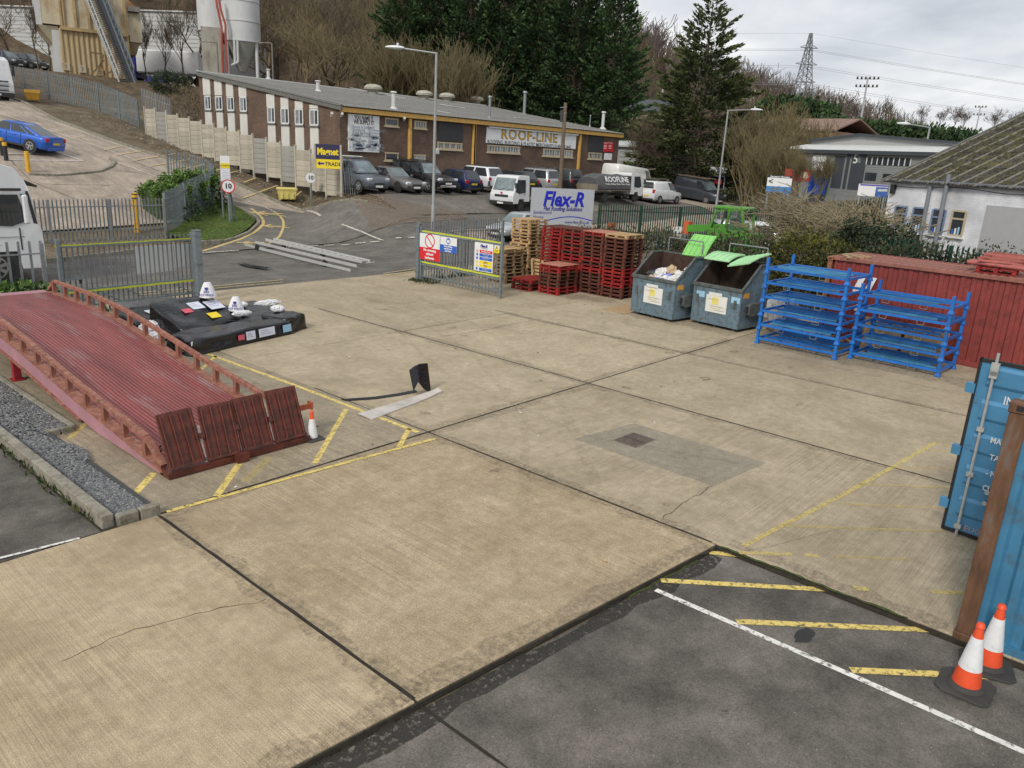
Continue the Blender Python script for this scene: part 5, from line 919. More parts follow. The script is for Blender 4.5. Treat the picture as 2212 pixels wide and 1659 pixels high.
link('post', bpy.data.meshes['post'] if False else MB().b2(-.06,.06,-.06,.06,-.8,2.0).mesh('post', PCP), cf, (W[-1].x-B.x,W[-1].y-B.y,2.42+21.2*.134-B.z), 0)
palisade('palisade_fence', 'tall grey palisade fence in front of the cement plant tower', [(27.0,61.6),(26.4,66),(24.8,69.5),(23.3,73.5),(21.5,78)], 2.15, GALV_G, .17, 2.6, zf=lambda u, v: T(u,v)+.1)
palisade('palisade_fence', 'short grey palisade screen behind the top of the concrete fence', [(28.0,58.5),(27.6,62)], 2.9, GALV, .2, 2.0)
# ---- small posts, bollards, boxes and signs
def pole_thing(name, label, cat, p, h, r, mt, n=10): t = thing(name, label, cat, p, facecam(p)); MB().tube((0,0,-.1),(0,0,h),r,n=n).build('post', mt, t, smooth=40); return t
YB = mat('bollard_yellow', (.68,.38,.02), .5, var=.12, scale=4, dirt=((.35,.22,.05),.06,6))
def bollard(label, px, h, r, bands, m0=YB, mb_=BLKS):
    p = GT(*px); t = thing('bollard', label, 'bollard', p, 0, 'bollards by the parking bays'); MB().lathe([(r,-.1),(r,h-.02),(r*.8,h)], n=14).build('shaft', m0, t, smooth=40)
    for z0, z1 in bands: MB().lathe([(r+.006,h*z0),(r+.006,h*z1)], n=14).build('band', mb_, t, smooth=40)
bollard('tall yellow bollard with a dark band inside the palisade fence', (297,498), 1.75, .13, ((.84,.88),(.955,.985)))
bollard('plain yellow bollard on the kerb below the blue car', (62,372), 1.05, .11, ()); bollard('black bollard with a yellow collar at the left edge, nearer one', (14,347), .95, .11, ((.8,1.0),), BLKS, YB); bollard('black bollard with a yellow collar at the left edge, farther one', (6,336), .95, .11, ((.8,1.0),), BLKS, YB)
p = GT(483,477); t = pole_thing('notice_post', 'tall grey post carrying yellow and white parking notices', 'sign', p, 3.35, .045, GALV_G); MB().tube((.42,0,-.1),(.42,0,2.2),.045,n=8).build('post', GALV_G, t)
for x0, x1, z0, z1, m_ in ((-.02,.46,2.05,3.35,WHITE),(0,.44,2.72,2.98,YELS),): MB().b2(x0,x1,-.08 if m_ is YELS else -.06,-.055 if m_ is not YELS else -.061,z0,z1).build('panel', m_, t)
MB().b2(.02,.42,-.075,-.061,2.1,2.68).build('panel', WHITE, t); text('NO PARKING', t, (.22,-.085,2.85), .085, BLKS)
for k in range(6): MB().b2(.06,.38-.04*(k%2),-.079,-.0755,2.2+k*.075,2.22+k*.075).build('print_line', mat('print_blue', (.35,.40,.55), .7), t)
p = GT(497,484); t = pole_thing('speed_sign', 'round speed limit sign with red ring at the grass verge', 'sign', p, 2.15, .06, GALV_G); disc('face', t, (0,1.95), .33, WHITE, -.075); ring('red_ring', t, (0,1.95), .35, .055, REDS, -.08); MB().lathe([(.35,0),(.35,.01)], (0,-.07,1.95), 24, 'y').build('backing', GALV, t); text('10', t, (0,-.085,1.95), .36, BLKS, bold=.012); MB().tube((.35,.6,-.1),(.1,.06,1.6),.05,n=8).build('back_stay', GALV, t)
p = Vector((27.95,40.9,T(27.95,40.9))); t = pole_thing('speed_sign', 'plain round white speed limit sign against the concrete fence', 'sign', p, 1.9, .05, GALV); disc('face', t, (0,1.72), .30, WHITE, -.06); MB().lathe([(.31,0),(.31,.01)], (0,-.055,1.72), 20, 'y').build('backing', GALV, t); text('10', t, (0,-.07,1.72), .33, BLKS, bold=.01)
p = D((1048/2.212+700)/1.65687,(1335/2.212)/1.65687,46.2); t = thing('trade_sign', 'navy and yellow trade direction sign at the end of the concrete fence', 'sign', p, facecam(p,-.12)); k = 46.2/1662
MB().b2(-.70,.70,-.02,.02,0,1.35).build('panel', YELS, t); MB().b2(-.70,.70,-.03,-.021,.52,1.35).build('navy_field', mat('sign_dark_navy', (.02,.02,.07), .5), t); text('Magnet', t, (0,-.035,.93), .52, YELS, bold=.02, sx=.78); text('TRADE', t, (.30,-.025,.25), .30, BLKS, bold=.006); MB().poly([(-.6,-.024,.27),(-.44,-.024,.40),(-.44,-.024,.32),(-.2,-.024,.32),(-.2,-.024,.22),(-.44,-.024,.22),(-.44,-.024,.14)]).build('arrow', NAVY, t)
for x in (-.72,.74): MB().b2(x-.05,x+.05,-.05,.05,-1.35,1.35).build('post', PCP, t)
p = GT(757,420); t = thing('barrier_panel', 'leaning galvanised palisade offcut at the corner of the car park', 'fence', p, facecam(p,.35)); pm = pale_mesh(1.55, GALV, .07)
for i in range(7): link('pale', pm, t, (-.42+i*.14,0,0)).rotation_euler = (0,R(-4),0)
for z in (.3,1.2): MB().b2(-.46,.46,.02,.06,z,z+.05).build('rail', GALV, t)
def grit_bin(label, p, mt, s=1.0, dome=False, rz=0):
    t = thing('grit_bin', label, 'grit bin', p, rz, 'grit bins'); w, d, h = .62*s, .42*s, .62*s; mb = MB()
    mb.loft([[(x*f*w,y*f*d,z) for x, y in ((-1,-1),(1,-1),(1,1),(-1,1))] for f, z in ((.80,0),(.95,h*.9),(1.0,h*.9),(1.0,h))]); 
    for x in (-.55,0,.55): mb.box((x*w,-d*.9,h*.35),(w*.22,d*.16,h*.6))
    mb.build('body', mt, t, bevel=.02); mb = MB()
    if dome: mb.loft([[(x*w*1.03,-d*1.04,h+.01),(x*w*1.03,-d*.7,h+.26*s),(x*w*1.03,d*.3,h+.32*s),(x*w*1.03,d*1.04,h+.05)] for x in (-1,1)])
    else: mb.loft([[(x*f*w,y*f*d,z) for x, y in ((-1,-1),(1,-1),(1,1),(-1,1))] for f, z in ((1.05,h+.005),(1.05,h+.06),(.9,h+.12))])
    mb.build('lid', mt, t, bevel=.015)
p = GT((810/2.212+700)/1.65687,1462/2.212/1.65687); grit_bin('pale yellow grit bin standing against the concrete fence', (27.75,43.2,T(27.75,43.2)), mat('grit_yellow', (.62,.53,.16), .6, var=.12, scale=4), .95, False, facecam(p,.1))
p = GT(72,217); grit_bin('deep yellow domed grit bin below the palisade fence', p, mat('grit_orange', (.66,.36,.03), .5, var=.1), .85, True, facecam(p,-.1))
p = GT((105/2.212+700)/1.65687,1222/2.212/1.65687); mb = MB(); t = thing('warning_cone', 'small yellow cone on the dirt by the concrete fence', 'traffic cone', p); MB().lathe([(.2,.05),(.05,.55)], n=10).build('cone', YB, t); MB().b2(-.26,.26,-.26,.26,0,.06).build('base', BLKS, t)
# ---- street lamps and poles
LAMPG = mat('lamp_grey', (.33,.34,.34), .5, .4, var=.12, scale=3); LAMPW = mat('lamp_head', (.70,.72,.74), .4, var=.06)
def street_lamp(label, p, h, arm_dir, arm=1.9, r=.09):
    t = thing('street_lamp', label, 'street lamp', p, 0, 'street lamps'); MB().lathe([(r*1.4,-.2),(r*1.4,1.2),(r,1.35),(r*.9,h*.55),(r*.72,h)], n=12).build('column', LAMPG, t, smooth=30); e = Vector((math.cos(arm_dir),math.sin(arm_dir),0)); MB().tube((0,0,h-.05),e*arm+Vector((0,0,h+.10)),.045,n=8).build('arm', LAMPG, t)
    q = e*arm+Vector((0,0,h+.12)); s = Vector((-e.y,e.x,0)); mb = MB(); rings = []
    for f, w, z0, z1 in ((-.05,.08,-.04,.05),(.1,.16,-.08,.10),(.45,.19,-.09,.12),(.8,.14,-.05,.09),(.95,.05,0,.04)): c = q+e*f; rings.append([c+s*w*math.cos(a)+Vector((0,0,(z1 if math.sin(a) > 0 else -z0)*math.sin(a))) for a in np.linspace(0,2*PI,11)[:-1]])
    mb.loft(rings); hd = mb.build('lamp_head', LAMPW, t, smooth=50); MB().lathe([(.05,0),(.06,.10),(.03,.13)], q+e*.3+Vector((0,0,.11)), 8).build('photocell', LAMPW, hd)
cam_left = math.atan2(-CX_.y,-CX_.x); p = D(935,485,44); street_lamp('tall grey street lamp rising in front of the brick building', Vector((p.x,p.y,T(p.x,p.y))), D(940,113,44).z-T(p.x,p.y), cam_left, 1.75)
p = D(1548,440,68); street_lamp('grey street lamp standing by the dark grey van', Vector((p.x,p.y,T(p.x,p.y))), D(1566,237,68).z-T(p.x,p.y), cam_left+PI, 1.9)
p = D(1995,345,62); street_lamp('far street lamp above the grey units near the mossy roof', Vector((p.x,p.y,T(p.x,p.y))), D(2013,274,62).z-T(p.x,p.y), cam_left, 1.6)
WPOLE = mat('wood_pole', (.15,.11,.075), .9, var=.25, scale=5, stretch=(4,4,.6))
p = D(1208,430,58); t = thing('telegraph_pole', 'brown wooden telegraph pole in front of the roofing sign', 'pole', Vector((p.x,p.y,T(p.x,p.y))), facecam(p)); h = D(1220,222,58).z-T(p.x,p.y); MB().lathe([(.16,-.2),(.12,h)], n=10).build('shaft', WPOLE, t, smooth=40); MB().b2(-.32,-.10,-.12,.12,h-1.3,h-.5).build('junction_box', DARKP, t)
for z in (h-.35,h-.75): MB().bar((-.35,-.1,z),(.12,-.1,z+.08),.04,.04).build('bracket', GALV, t)
p = D(1664,330,76); t = thing('telegraph_pole', 'slim wooden pole among the bare bushes on the right', 'pole', Vector((p.x,p.y,T(p.x,p.y))), 0); MB().lathe([(.13,-.2),(.1,D(1664,285,76).z-T(p.x,p.y)+1)], n=8).build('shaft', WPOLE, t)
# ---- company sign board
q0, q1 = D(1149,402,40), D(1284,413,41.2); zt = (q0.z+q1.z)/2; fw = (q1-q0).length; c = (q0+q1)/2; SBG = mat('sign_silver', (.46,.48,.52), .45, .1, var=.04); ang = math.atan2(q1.y-q0.y,q1.x-q0.x)
t = thing('company_sign', 'large silver company sign board with blue italic lettering', 'sign', (c.x,c.y,T(c.x,c.y)), ang); zt -= T(c.x,c.y); fh = 1.95
MB().b2(-fw/2,fw/2,-.03,.03,zt-fh,zt).build('panel', SBG, t); FXB = mat('flex_blue', (.012,.02,.42), .45)
text('Flex-R', t, (.02,-.035,zt-.56), 1.0, FXB, bold=.035, shear=.22, width=fw*.66); text('Flat Roofing Solutions', t, (.02,-.035,zt-1.02), .3, NAVY, bold=.008, shear=.2, width=fw*.62); text('Sandswood', t, (-fw*.46,-.035,zt-1.22), .22, NAVY, align='LEFT', bold=.001); text('House', t, (-fw*.46,-.035,zt-1.45), .22, NAVY, align='LEFT', bold=.001); text('www.flex-r.co.uk', t, (fw*.25,-.035,zt-1.68), .2, NAVY, bold=.002)
mb = MB(); mb.loft([[(x*fw,-.034,zt-1.66+.26*math.sin((x+.28)*3.7)+d) for d in (-.025,.025)] for x in np.linspace(-.32,.5,24)], cap=False, closed=False); mb.build('swoosh', FXB, t)
for x in (-fw*.35,fw*.35): MB().b2(x-.05,x+.05,.03,.12,-.3,zt-.1).build('post', GALV, t)
p = D(1322,478,41); tag(MB().b2(p.x-.16,p.x+.16,p.y-.16,p.y+.16,T(p.x,p.y)-.2,2.0).build('brick_pier', mat('pier_rust', (.28,.075,.035), .9, var=.2, scale=6)), 'short rust red square pier between the sign board and green fence', 'pier')
GRN = mat('fence_green', (.012,.055,.035), .55, .1, var=.2, scale=4, rnd=.15)
fz = lambda u, v: max(T(u,v), .55)
g0, g1, g2 = D(1290,500,46), D(1690,520,50), D(1900,520,49)
palisade('palisade_fence', 'long dark green palisade fence behind the hedge and telehandler', [g0[:2],g1[:2],g2[:2]], 2.15, GRN, .155, 2.75, zf=fz, pale_w=.075)
h0, h1 = D(1910,545,28.5), D(2230,560,23.5); palisade('palisade_fence', 'dark green palisade tips above the hedge before the white building', [h0[:2],h1[:2]], 2.45, GRN, .19, 2.75, zf=lambda u, v: .55, pale_w=.08)
palisade('palisade_fence', 'row of green palisade tips in front of the telehandler', [D(1420,545,33)[:2],D(1700,560,34)[:2]], 1.95, GRN, .17, 2.75, zf=lambda u, v: .25, pale_w=.07)
palisade('palisade_fence', 'tall weathered palisade fence beyond the vans and conifer', [D(1330,400,78)[:2],D(1500,400,80)[:2],D(1650,410,76)[:2],D(1715,415,70)[:2]], 2.4, mat('old_palisade', (.20,.195,.165), .8, .1, var=.2, scale=3, rnd=.12), .19, 2.75)
palisade('palisade_fence', 'grey palisade fence along the forecourt beyond the road', [(4.5,36.5),(10,36.7),(17.0,36.9)], 1.85, GALV, .17, 2.75, zf=lambda u, v: max(.45,T(u,v)-.1))
palisade('palisade_fence', 'curving grey palisade fence wrapping the clipped hedge', [(17.05,36.95),(18.2,38.1),(19.2,39.2),(20.3,40.1),(21.6,41.2),(22.6,42.4),(22.9,43.6),(22.3,44.6),(21.2,45.0)], 2.0, GALV_G, .15, 2.6)
# ---- grey unit with the figure five
U5 = mat('grey_cladding', (.26,.275,.275), .5, .1, var=.06, scale=1, stretch=(.2,.2,60), bump=.0); U5L = mat('pale_cladding', (.40,.405,.40), .5, .1, var=.08, scale=1, stretch=(30,30,.1)); U5D = mat('dark_trim', (.055,.062,.072), .5, var=.1)
c0, c1 = D(1640,395,70), D(2010,425,56); e = Vector((c1.x-c0.x,c1.y-c0.y,0)); Lu = e.length; an = math.atan2(e.y,e.x); z0 = 3.4
t = thing('industrial_unit', 'low grey clad industrial unit numbered five behind the bushes', 'building', (c0.x,c0.y,z0), an); nrm = Vector((-math.sin(an),math.cos(an),0))
def U5p(px, py):
    d = _ray(px, py); q = Vector((c0.x,c0.y,0)); tt = (q.dot(nrm))/(d.x*nrm.x+d.y*nrm.y); P = d*tt; r = Vector((P.x-c0.x,P.y-c0.y,0)); return r.x*math.cos(an)+r.y*math.sin(an), CAM_H+P.z-z0
Z5 = lambda x, y: ((x/2.212+2665)/1.65687,(y/2.212)/1.65687)
eL = U5p(*Z5(420,1130))[1]; eR = U5p(*Z5(1330,1243))[1]; eh = (eL+eR)/2-.3
MB().b2(2.2,Lu+.2,0,7,-2.2,eh).build('wall', U5, t)
mb = MB()
for k in range(int(eh/.16)): mb.b2(2.2,Lu+.2,-.018,-.001,k*.16,k*.16+.07)
mb.build('cladding_rib', U5, t); MB().b2(2.0,Lu+.5,-.35,-.02,eh-.05,eh+.22).build('eaves_trim', U5D, t); mb = MB(); mb.prism([(-.3,eh+.221),(3,eh+.75),(3,eh+.70),(-.3,eh+.225)], 'x', 2.0, Lu+.3); mb.build('low_roof', WSTRIP, t)
pk = U5p(*Z5(780,1040)); hz = lambda p: U5p(*p)[1]
mb = MB(); ex = 6; mb.prism([(2.4,eh+.5),(Lu*.98,eh+.5),(Lu*.98,eh+.85),(Lu*.45,eh+1.45),(2.4,eh+.95)], 'y', 3.0, 14); mb.build('gable_wall', U5L, t)
mb = MB(); mb.bar((2.2,2.9,eh+1.02),(Lu*.45,2.9,eh+1.53),.35,.2); mb.bar((Lu*.45,2.9,eh+1.53),(Lu+.6,2.9,eh+.90),.35,.2); mb.build('gable_trim', U5D, t)
MB().b2(Lu*.98,Lu+6,2.5,12,-2.2,eh+.6).build('rear_wing', U5, t); MB().b2(Lu*.98,Lu+6.2,2.3,2.5,eh+.5,eh+.72).build('rear_wing_trim', U5D, t)
def ubox(name, x0, y0, x1, y1, mt, th=.04, par=t):
    a, b = U5p(*Z5(x0,y0)), (U5p(*Z5(x1,y0))[0],U5p(*Z5((x0+x1)/2-.15*(y1-y0),y1))[1]); return MB().b2(a[0],b[0],-th,-.02,b[1],a[1]).build(name, mt, par), a, b
ubox('door', 720,1235,800,1490, U5D); ubox('entrance_panel', 862,1210,975,1500, U5D, .06); p5 = U5p(*Z5(884,1262)); text('5', t, (p5[0],-.07,p5[1]), .95, WHITE, bold=.01); ubox('slot_window', 905,1235,930,1290, GLASSG, .07)
w_, a, b = ubox('ribbon_window', 975,1243,1325,1310, GLASS)
mb = MB(); 
for i in range(9): x = a[0]+(b[0]-a[0])*i/8; mb.b2(x-.04,x+.04,-.06,-.041,b[1],a[1])
mb.build('frame', FRAMEW, w_); ubox('window', 960,1365,1050,1430, GLASS); ubox('window', 1100,1375,1170,1440, GLASS); ubox('window', 385,1195,480,1290, GLASS); s_, a, b = ubox('sign_panel', 548,1228,655,1350, WHITE, .06); text('open', t, ((a[0]+b[0])/2,-.065,(a[1]+b[1])/2), .62, mat('sign_grey', (.2,.2,.2), .6), bold=.01); ubox('downpipe', 825,1205,845,1490, U5D, .1); ubox('downpipe', 372,1180,392,1320, U5D, .1)
WBL = mat('wheelie_blue', (.015,.08,.40), .5, var=.1, rnd=.1)
def on_unit(px, py, off): x, z = U5p(px, py); return Vector((c0.x,c0.y,z0))+Vector((math.cos(an),math.sin(an),0))*x-nrm*off
for k, (x, y, lab) in enumerate(((612,1500,'blue wheelie bin standing left of its neighbour by the grey unit'),(652,1500,'blue wheelie bin nearest the grey unit door'))):
    p = on_unit(*Z5(x,y), 1.0); p.z = 3.4; tt = thing('wheelie_bin', lab, 'wheelie bin', p, an, 'wheelie bins at the grey unit'); mb = MB(); mb.loft([[(i*w,j*w,z) for i, j in ((-1,-1),(1,-1),(1,1),(-1,1))] for w, z in ((.36,0),(.46,1.5),(.5,1.5),(.5,1.58))]); mb.build('body', WBL, tt); MB().b2(-.52,.52,-.55,.5,1.59,1.68).build('lid', WBL, tt)
def board_sign(name, label, px0, px1, dist, layers, texts, posts=True, pz=None):
    a, b = D(*px0,dist), D(*px1,dist); c = (a+b)/2; w = (Vector((b.x-a.x,b.y-a.y))).length; h = a.z-b.z; g = T(c.x,c.y) if pz is None else pz; t = thing(name, label, 'sign', (c.x,c.y,g), facecam(c)); z0 = b.z-g
    for x0, x1, y0, y1, m_ in layers: MB().b2(-w/2+w*x0,-w/2+w*x1,-.03-.004*layers.index((x0,x1,y0,y1,m_)),-.02,z0+h*y0,z0+h*y1).build('panel', m_, t)
    for s, x, y, sz, m_, wd in texts: text(s, t, (-w/2+w*x,-.055,z0+h*y), sz*h, m_, width=wd*w if wd else None, bold=.004)
    if posts:
        for x in (-.42,.42): MB().b2(w*x-.05,w*x+.05,-.02,.06,min(-.2,z0-1),z0+h).build('post', GALV, t)
    return t
board_sign('plant_sign', 'white and blue plant entrance sign behind the dark grey van', (1534,360), (1568,384), 76, ((0,1,0,1,WHITE),(0,1,0,.28,NAVY)), (('CEMEX',.58,.62,.3,NAVY,.55),('High Wycombe Plant',.5,.14,.17,WHITE,.85)))
board_sign('plant_notice', 'small red notice below the plant entrance sign', (1543,387), (1558,398), 76, ((0,1,0,1,REDS),), (), False)
board_sign('direction_board', 'black white and blue direction board with an arrow by the bushes', Z5(190,1385), Z5(355,1530), 52, ((0,1,0,1,WHITE),(0,1,.86,1,BLKS),(0,1,0,.36,mat('board_blue', (.05,.20,.45), .5, var=.3, scale=3))), (('Jansari House',.5,.925,.13,WHITE,.8),('<',.15,.62,.5,BLKS,None)))
board_sign('red_hoarding', 'red and brown hoarding with a pale poster in front of the grey unit', Z5(330,1335), Z5(512,1440), 58, ((0,1,0,1,mat('hoarding_red', (.28,.045,.03), .7, var=.2, scale=2)),(.5,.96,.1,.9,mat('hoarding_red2', (.42,.04,.04), .6)),(.6,.88,.3,.8,mat('poster_pale', (.55,.46,.34), .7, var=.2))), ())
board_sign('blue_board', 'white board with blue print beside the corner of the white building', Z5(915,1455), Z5(1112,1560), 48, ((0,1,0,1,WHITE),(.6,1,.0,.8,mat('board_blue2', (.04,.11,.36), .5, var=.4, scale=5)),(.05,1,.86,.98,mat('board_violet', (.10,.08,.4), .5))), ())
# ---- white painted building with mossy ribbed roof
a0 = Vector((38.07,10.94,0)); e1 = Vector((-.484,-.875,0)).normalized(); an = math.atan2(e1.y,e1.x); dp = Vector((-e1.y,e1.x,0)); EW = 4.93
# local x runs along the facade to the right, local y goes back under the roof
t = thing('white_workshop', 'white painted brick workshop with a moss covered corrugated roof', 'building', (a0.x,a0.y,0.0), an)
def WBp(px, py):
    d = _ray(px, py); k = a0.dot(dp)/(d.x*dp.x+d.y*dp.y); P = d*k; r = Vector((P.x-a0.x,P.y-a0.y,0)); return r.dot(e1), CAM_H+P.z
Z9 = lambda x, y: ((x/2.4578+2765)/1.65687,(y/2.4578+600)/1.65687)
LW_, DW_, sw = 13.0, 16.0, .433
MB().b2(0,LW_,0,.3,-.5,EW-.05).build('front_wall', WBRK, t); mb = MB(); mb.prism([(.3,-.5),(DW_-.3,-.5),(DW_-.3,EW-.1),(DW_/2,EW-.1+sw*DW_/2),(.3,EW-.1)], 'x', 0, .3); mb.build('gable_wall', WBRK, t)
def wbox(name, x0, y0, x1, y1, mt, th=.04, par=t, back=-.004):
    a, b = WBp(*Z9(x0,y0)), (WBp(*Z9(x1,y0))[0],WBp(*Z9((x0+x1)/2-.12*(y1-y0),y1))[1]); return MB().b2(a[0],b[0],-th,back,b[1],a[1]).build(name, mt, par), a, b
WF = mat('window_frame_blue', (.20,.27,.40), .6, var=.15)
for k, (x0, y0, x1, y1) in enumerate(((1090,336,1195,545),(1250,350,1362,565),(1420,364,1535,582),(1594,378,1714,598))):
    f = FRAMEC if k == 3 else WF; w_, a, b = wbox('window', x0,y0,x1,y1, GLASS, .02); mb = MB(); A, B = a[0], b[0]
    for x in (A,B): mb.b2(x-.04,x+.04,-.05,-.021,b[1],a[1])
    for z in (b[1],a[1],a[1]-(a[1]-b[1])*.32): mb.b2(A+.04,B-.04,-.048,-.022,z-.035,z+.035)
    mb.build('frame', f, w_); MB().b2(A-.1,B+.1,-.12,-.001,b[1]-.12,b[1]-.04).build('sill', WHITE, w_); 
    for q in range(3): MB().tube((A+.15+.14*q,.0-.024,b[1]+.04),(A+.15+.14*q,-.024,b[1]+.22+.06*q),.04,n=6).build('bottle_on_sill', (BLUES,WHITE,SKY)[q], w_)
wbox('shutter', 1895,330,2500,800, mat('shutter_grey', (.42,.42,.43), .6, var=.04), .06)
mb = MB(); mb.bar((-.1,-.14,EW-.03),(LW_,-.14,EW-.03),.16,.16); mb.build('gutter', mat('gutter_grey', (.20,.22,.25), .6, var=.1), t)
for x0, y0, x1, y1 in ((1408,165,1436,540),(1585,60,1612,560)): a, b = WBp(*Z9(x0,y0)), WBp(*Z9(x1,y1)); mb = MB(); zt = a[1]; mb.tube((a[0],-.12 if y0 > 100 else -.2,zt),(a[0],-.12 if y0 > 100 else -.2,b[1]-.8),.085,n=10); mb.build('downpipe', MATS['gutter_grey'], t, smooth=40)
p = WBp(*Z9(1076,186)); MB().b2(p[0]-.1,p[0]+.1,-.2,-.004,p[1]-.22,p[1]+.18).build('wall_lamp', BLKS, t, bevel=.03); p = WBp(*Z9(1010,200)); MB().bar((p[0],-.02,p[1]),(p[0]-.2,-.35,p[1]-.02),.1,.1).build('security_camera', WSTRIP, t)
mb = MB(); mb.path([(x,-.02,EW-.22-.06*math.sin(x*1.3)) for x in np.linspace(.1,9,24)], .012, 4); mb.build('cable', BLKS, t)
MOSSR = mat('mossy_roof', (.058,.052,.045), .95, var=.5, scale=7, dirt=((.12,.11,.014),.11,1.3), bump=.9, bscale=14); RIBM = mat('roof_rib_grey', (.18,.165,.14), .95, var=.25, scale=6, dirt=((.11,.10,.03),.10,4))
prof = []; pitch = .17; n = int(LW_/pitch*4)
for i in range(n+1): prof.append((-.25+i*pitch/4,.028*math.sin(2*PI*i/4)))
hyp = DW_/2; rows = 5
for r in range(rows):
    y0r, y1r = -.3+r*(hyp+.3)/rows, -.3+(r+1)*(hyp+.3)/rows+.1; m2 = MB(); vs = []
    for y, dzz in ((y0r,.02),(y1r,-.01)): vs += [(x,y,EW+.06+y*sw+h+dzz) for x, h in prof]
    k_ = len(prof); m2.add(vs, [(i,i+1,k_+i+1,k_+i) for i in range(k_-1)]); m2.build('roof_sheet', MOSSR, t, smooth=80, recalc=False)
mb = MB(); mb.prism([(hyp,EW+sw*hyp+.05),(DW_+.3,EW-.1),(DW_+.3,EW-.15),(hyp,EW+sw*hyp)], 'x', -.25, LW_); mb.build('rear_roof', MOSSR, t)
for k in range(17):
    x = .0+k*.76; mb = MB(); mb.loft([[(x+.06*math.cos(a),y,EW+.07+y*sw+.055*math.sin(a)) for a in np.linspace(0,PI,6)] for y in (-.32,hyp+.05)]); mb.build('roof_rib', RIBM, t, smooth=60)
mb = MB(); mb.loft([[(-.27,y,EW+.12+y*sw),(-.12,y,EW+.14+y*sw),(-.12,y,EW-.03+y*sw),(-.27,y,EW-.05+y*sw)] for y in (-.32,hyp)]); mb.build('verge_tile', BARGE, t)
rr = random.Random(2); mb = MB()
for k in range(2600):
    x, y = rr.uniform(-.1,9.5), rr.uniform(-.25,hyp); r = rr.uniform(.015,.055)*(1.7 if x < 2.5+y*.25 else 1); z = EW+.085+y*sw; a = rr.uniform(0,6); mb.add([(x+r*math.cos(a+q)*1.4,y+r*math.sin(a+q)*1.6,z+.0+r*math.sin(a+q)*sw*1.6) for q in (0,1.26,2.5,3.77,5.03)]+[(x,y,z+r*.8)], [(i,(i+1)%5,5) for i in range(5)])
tag(mb.build('moss_clumps', mat('moss_clump', (.075,.072,.02), 1, var=.6, scale=1.5, dirt=((.035,.032,.026),.26,1.6)), t, recalc=False), kind='stuff')
p = WBp(2212,330); mb = MB(); mb.box((6.6,3.6,EW+.3+3.6*sw),(1.0,1.6,.12),0,math.atan(sw),0); mb.build('rooflight', GALV, t)
# ---- far sheds
SHW = mat('shed_white', (.45,.455,.45), .6, var=.1, scale=1, stretch=(.05,.05,12)); BLUET = mat('shed_blue_trim', (.03,.03,.22), .5)
def shed(label, pxa, pxb, dist, dist2, ztop, zbase, depth, mt, trim=None, roof=None, rise=1.5, name='warehouse'):
    a, b = D(*pxa,dist), D(*pxb,dist2); e = Vector((b.x-a.x,b.y-a.y,0)); L_ = e.length; an = math.atan2(e.y,e.x); t = thing(name, label, 'building', (a.x,a.y,zbase), an); h = ztop-zbase
    MB().b2(0,L_,0,depth,-1,h).build('wall', mt, t); mb = MB(); mb.prism([(-.3,h),(depth/2,h+rise),(depth+.3,h),(depth+.3,h+.15),(depth/2,h+rise+.15),(-.3,h+.15)], 'x', -.3, L_+.3); mb.build('roof', roof or WSTRIP, t)
    n = int(h/.5); mb = MB()
    for k in range(n): mb.b2(0,L_,-.05,-.002,k*.5+.1,k*.5+.3)
    mb.build('cladding_rib', mt, t)
    if trim: MB().b2(-.1,L_+.1,-.1,-.051,h-.5,h).build('trim', trim, t)
    return t, L_, h
t, L_, h = shed('long pale ribbed warehouse behind the cement plant', (-40,190), (470,190), 112, 108, D(0,10,112).z-.3, 8.5, 16, SHW, None, WSTRIP, 1.2)
MB().b2(L_*.17,L_*.30,-.15,-.06,1.0,5.2).build('dark_doorway', U5D, t); MB().b2(L_*.0,L_*.16,-.2,-.06,4.6,5.4).build('blue_canopy', BLUET, t); MB().b2(L_*.62,L_*.80,-.2,-.06,3.6,4.4).build('blue_canopy', BLUET, t)
shed('pale roofed shed beyond the dark conifers', (1340,262), (1440,262), 120, 118, D(1400,243,120).z, 2, 12, mat('shed_tan', (.42,.38,.26), .7, var=.1), None, mat('shed_dark_roof', (.06,.065,.075), .7), 2.0)
shed('long low brown roofed shed behind the bare bushes', (1595,300), (1800,300), 92, 84, D(1700,282,88).z, 2.2, 10, mat('shed_brown', (.30,.17,.12), .8, var=.15, scale=2), None, mat('shed_brown_roof', (.23,.15,.12), .9, var=.2, scale=2), 1.4)
shed('white sided store behind the vans and bushes', (1338,330), (1500,330), 84, 86, D(1400,320,84).z, 2.0, 8, SHW, None, WSTRIP, .6)
# ------------------------------------------------------------------ vehicles
CGL = mat('car_glass', (.03,.036,.042), .05, var=.3, scale=1, spec=.9); CGLL = mat('windscreen_glass', (.16,.20,.21), .06, var=.5, scale=1.5, spec=.9); TYRE = mat('tyre', (.022,.021,.02), .85, var=.2, scale=9); RIM = mat('alloy_rim', (.42,.43,.44), .35, .6, var=.1); RIMD = mat('rim_dark', (.07,.07,.075), .5, .4, var=.2); BLKP = mat('black_plastic', (.028,.028,.03), .6, var=.15); HLMP = mat('headlamp', (.62,.66,.70), .12, var=.25, scale=14, spec=.9); TLMP = mat('tail_lamp', (.42,.012,.012), .2, var=.2, scale=9); PLW = mat('plate_white', (.72,.72,.70), .5); PLY = mat('plate_yellow', (.70,.52,.05), .5); CHR = mat('chrome', (.6,.6,.62), .2, .9, var=.05)
def carpaint(n, c, rough=.28, metal=.25): return mat('car_paint_'+n, c, rough, metal, var=.06, scale=1.2, coat=.5, dirt=(tuple(.5*x+.06 for x in c),.03,3))
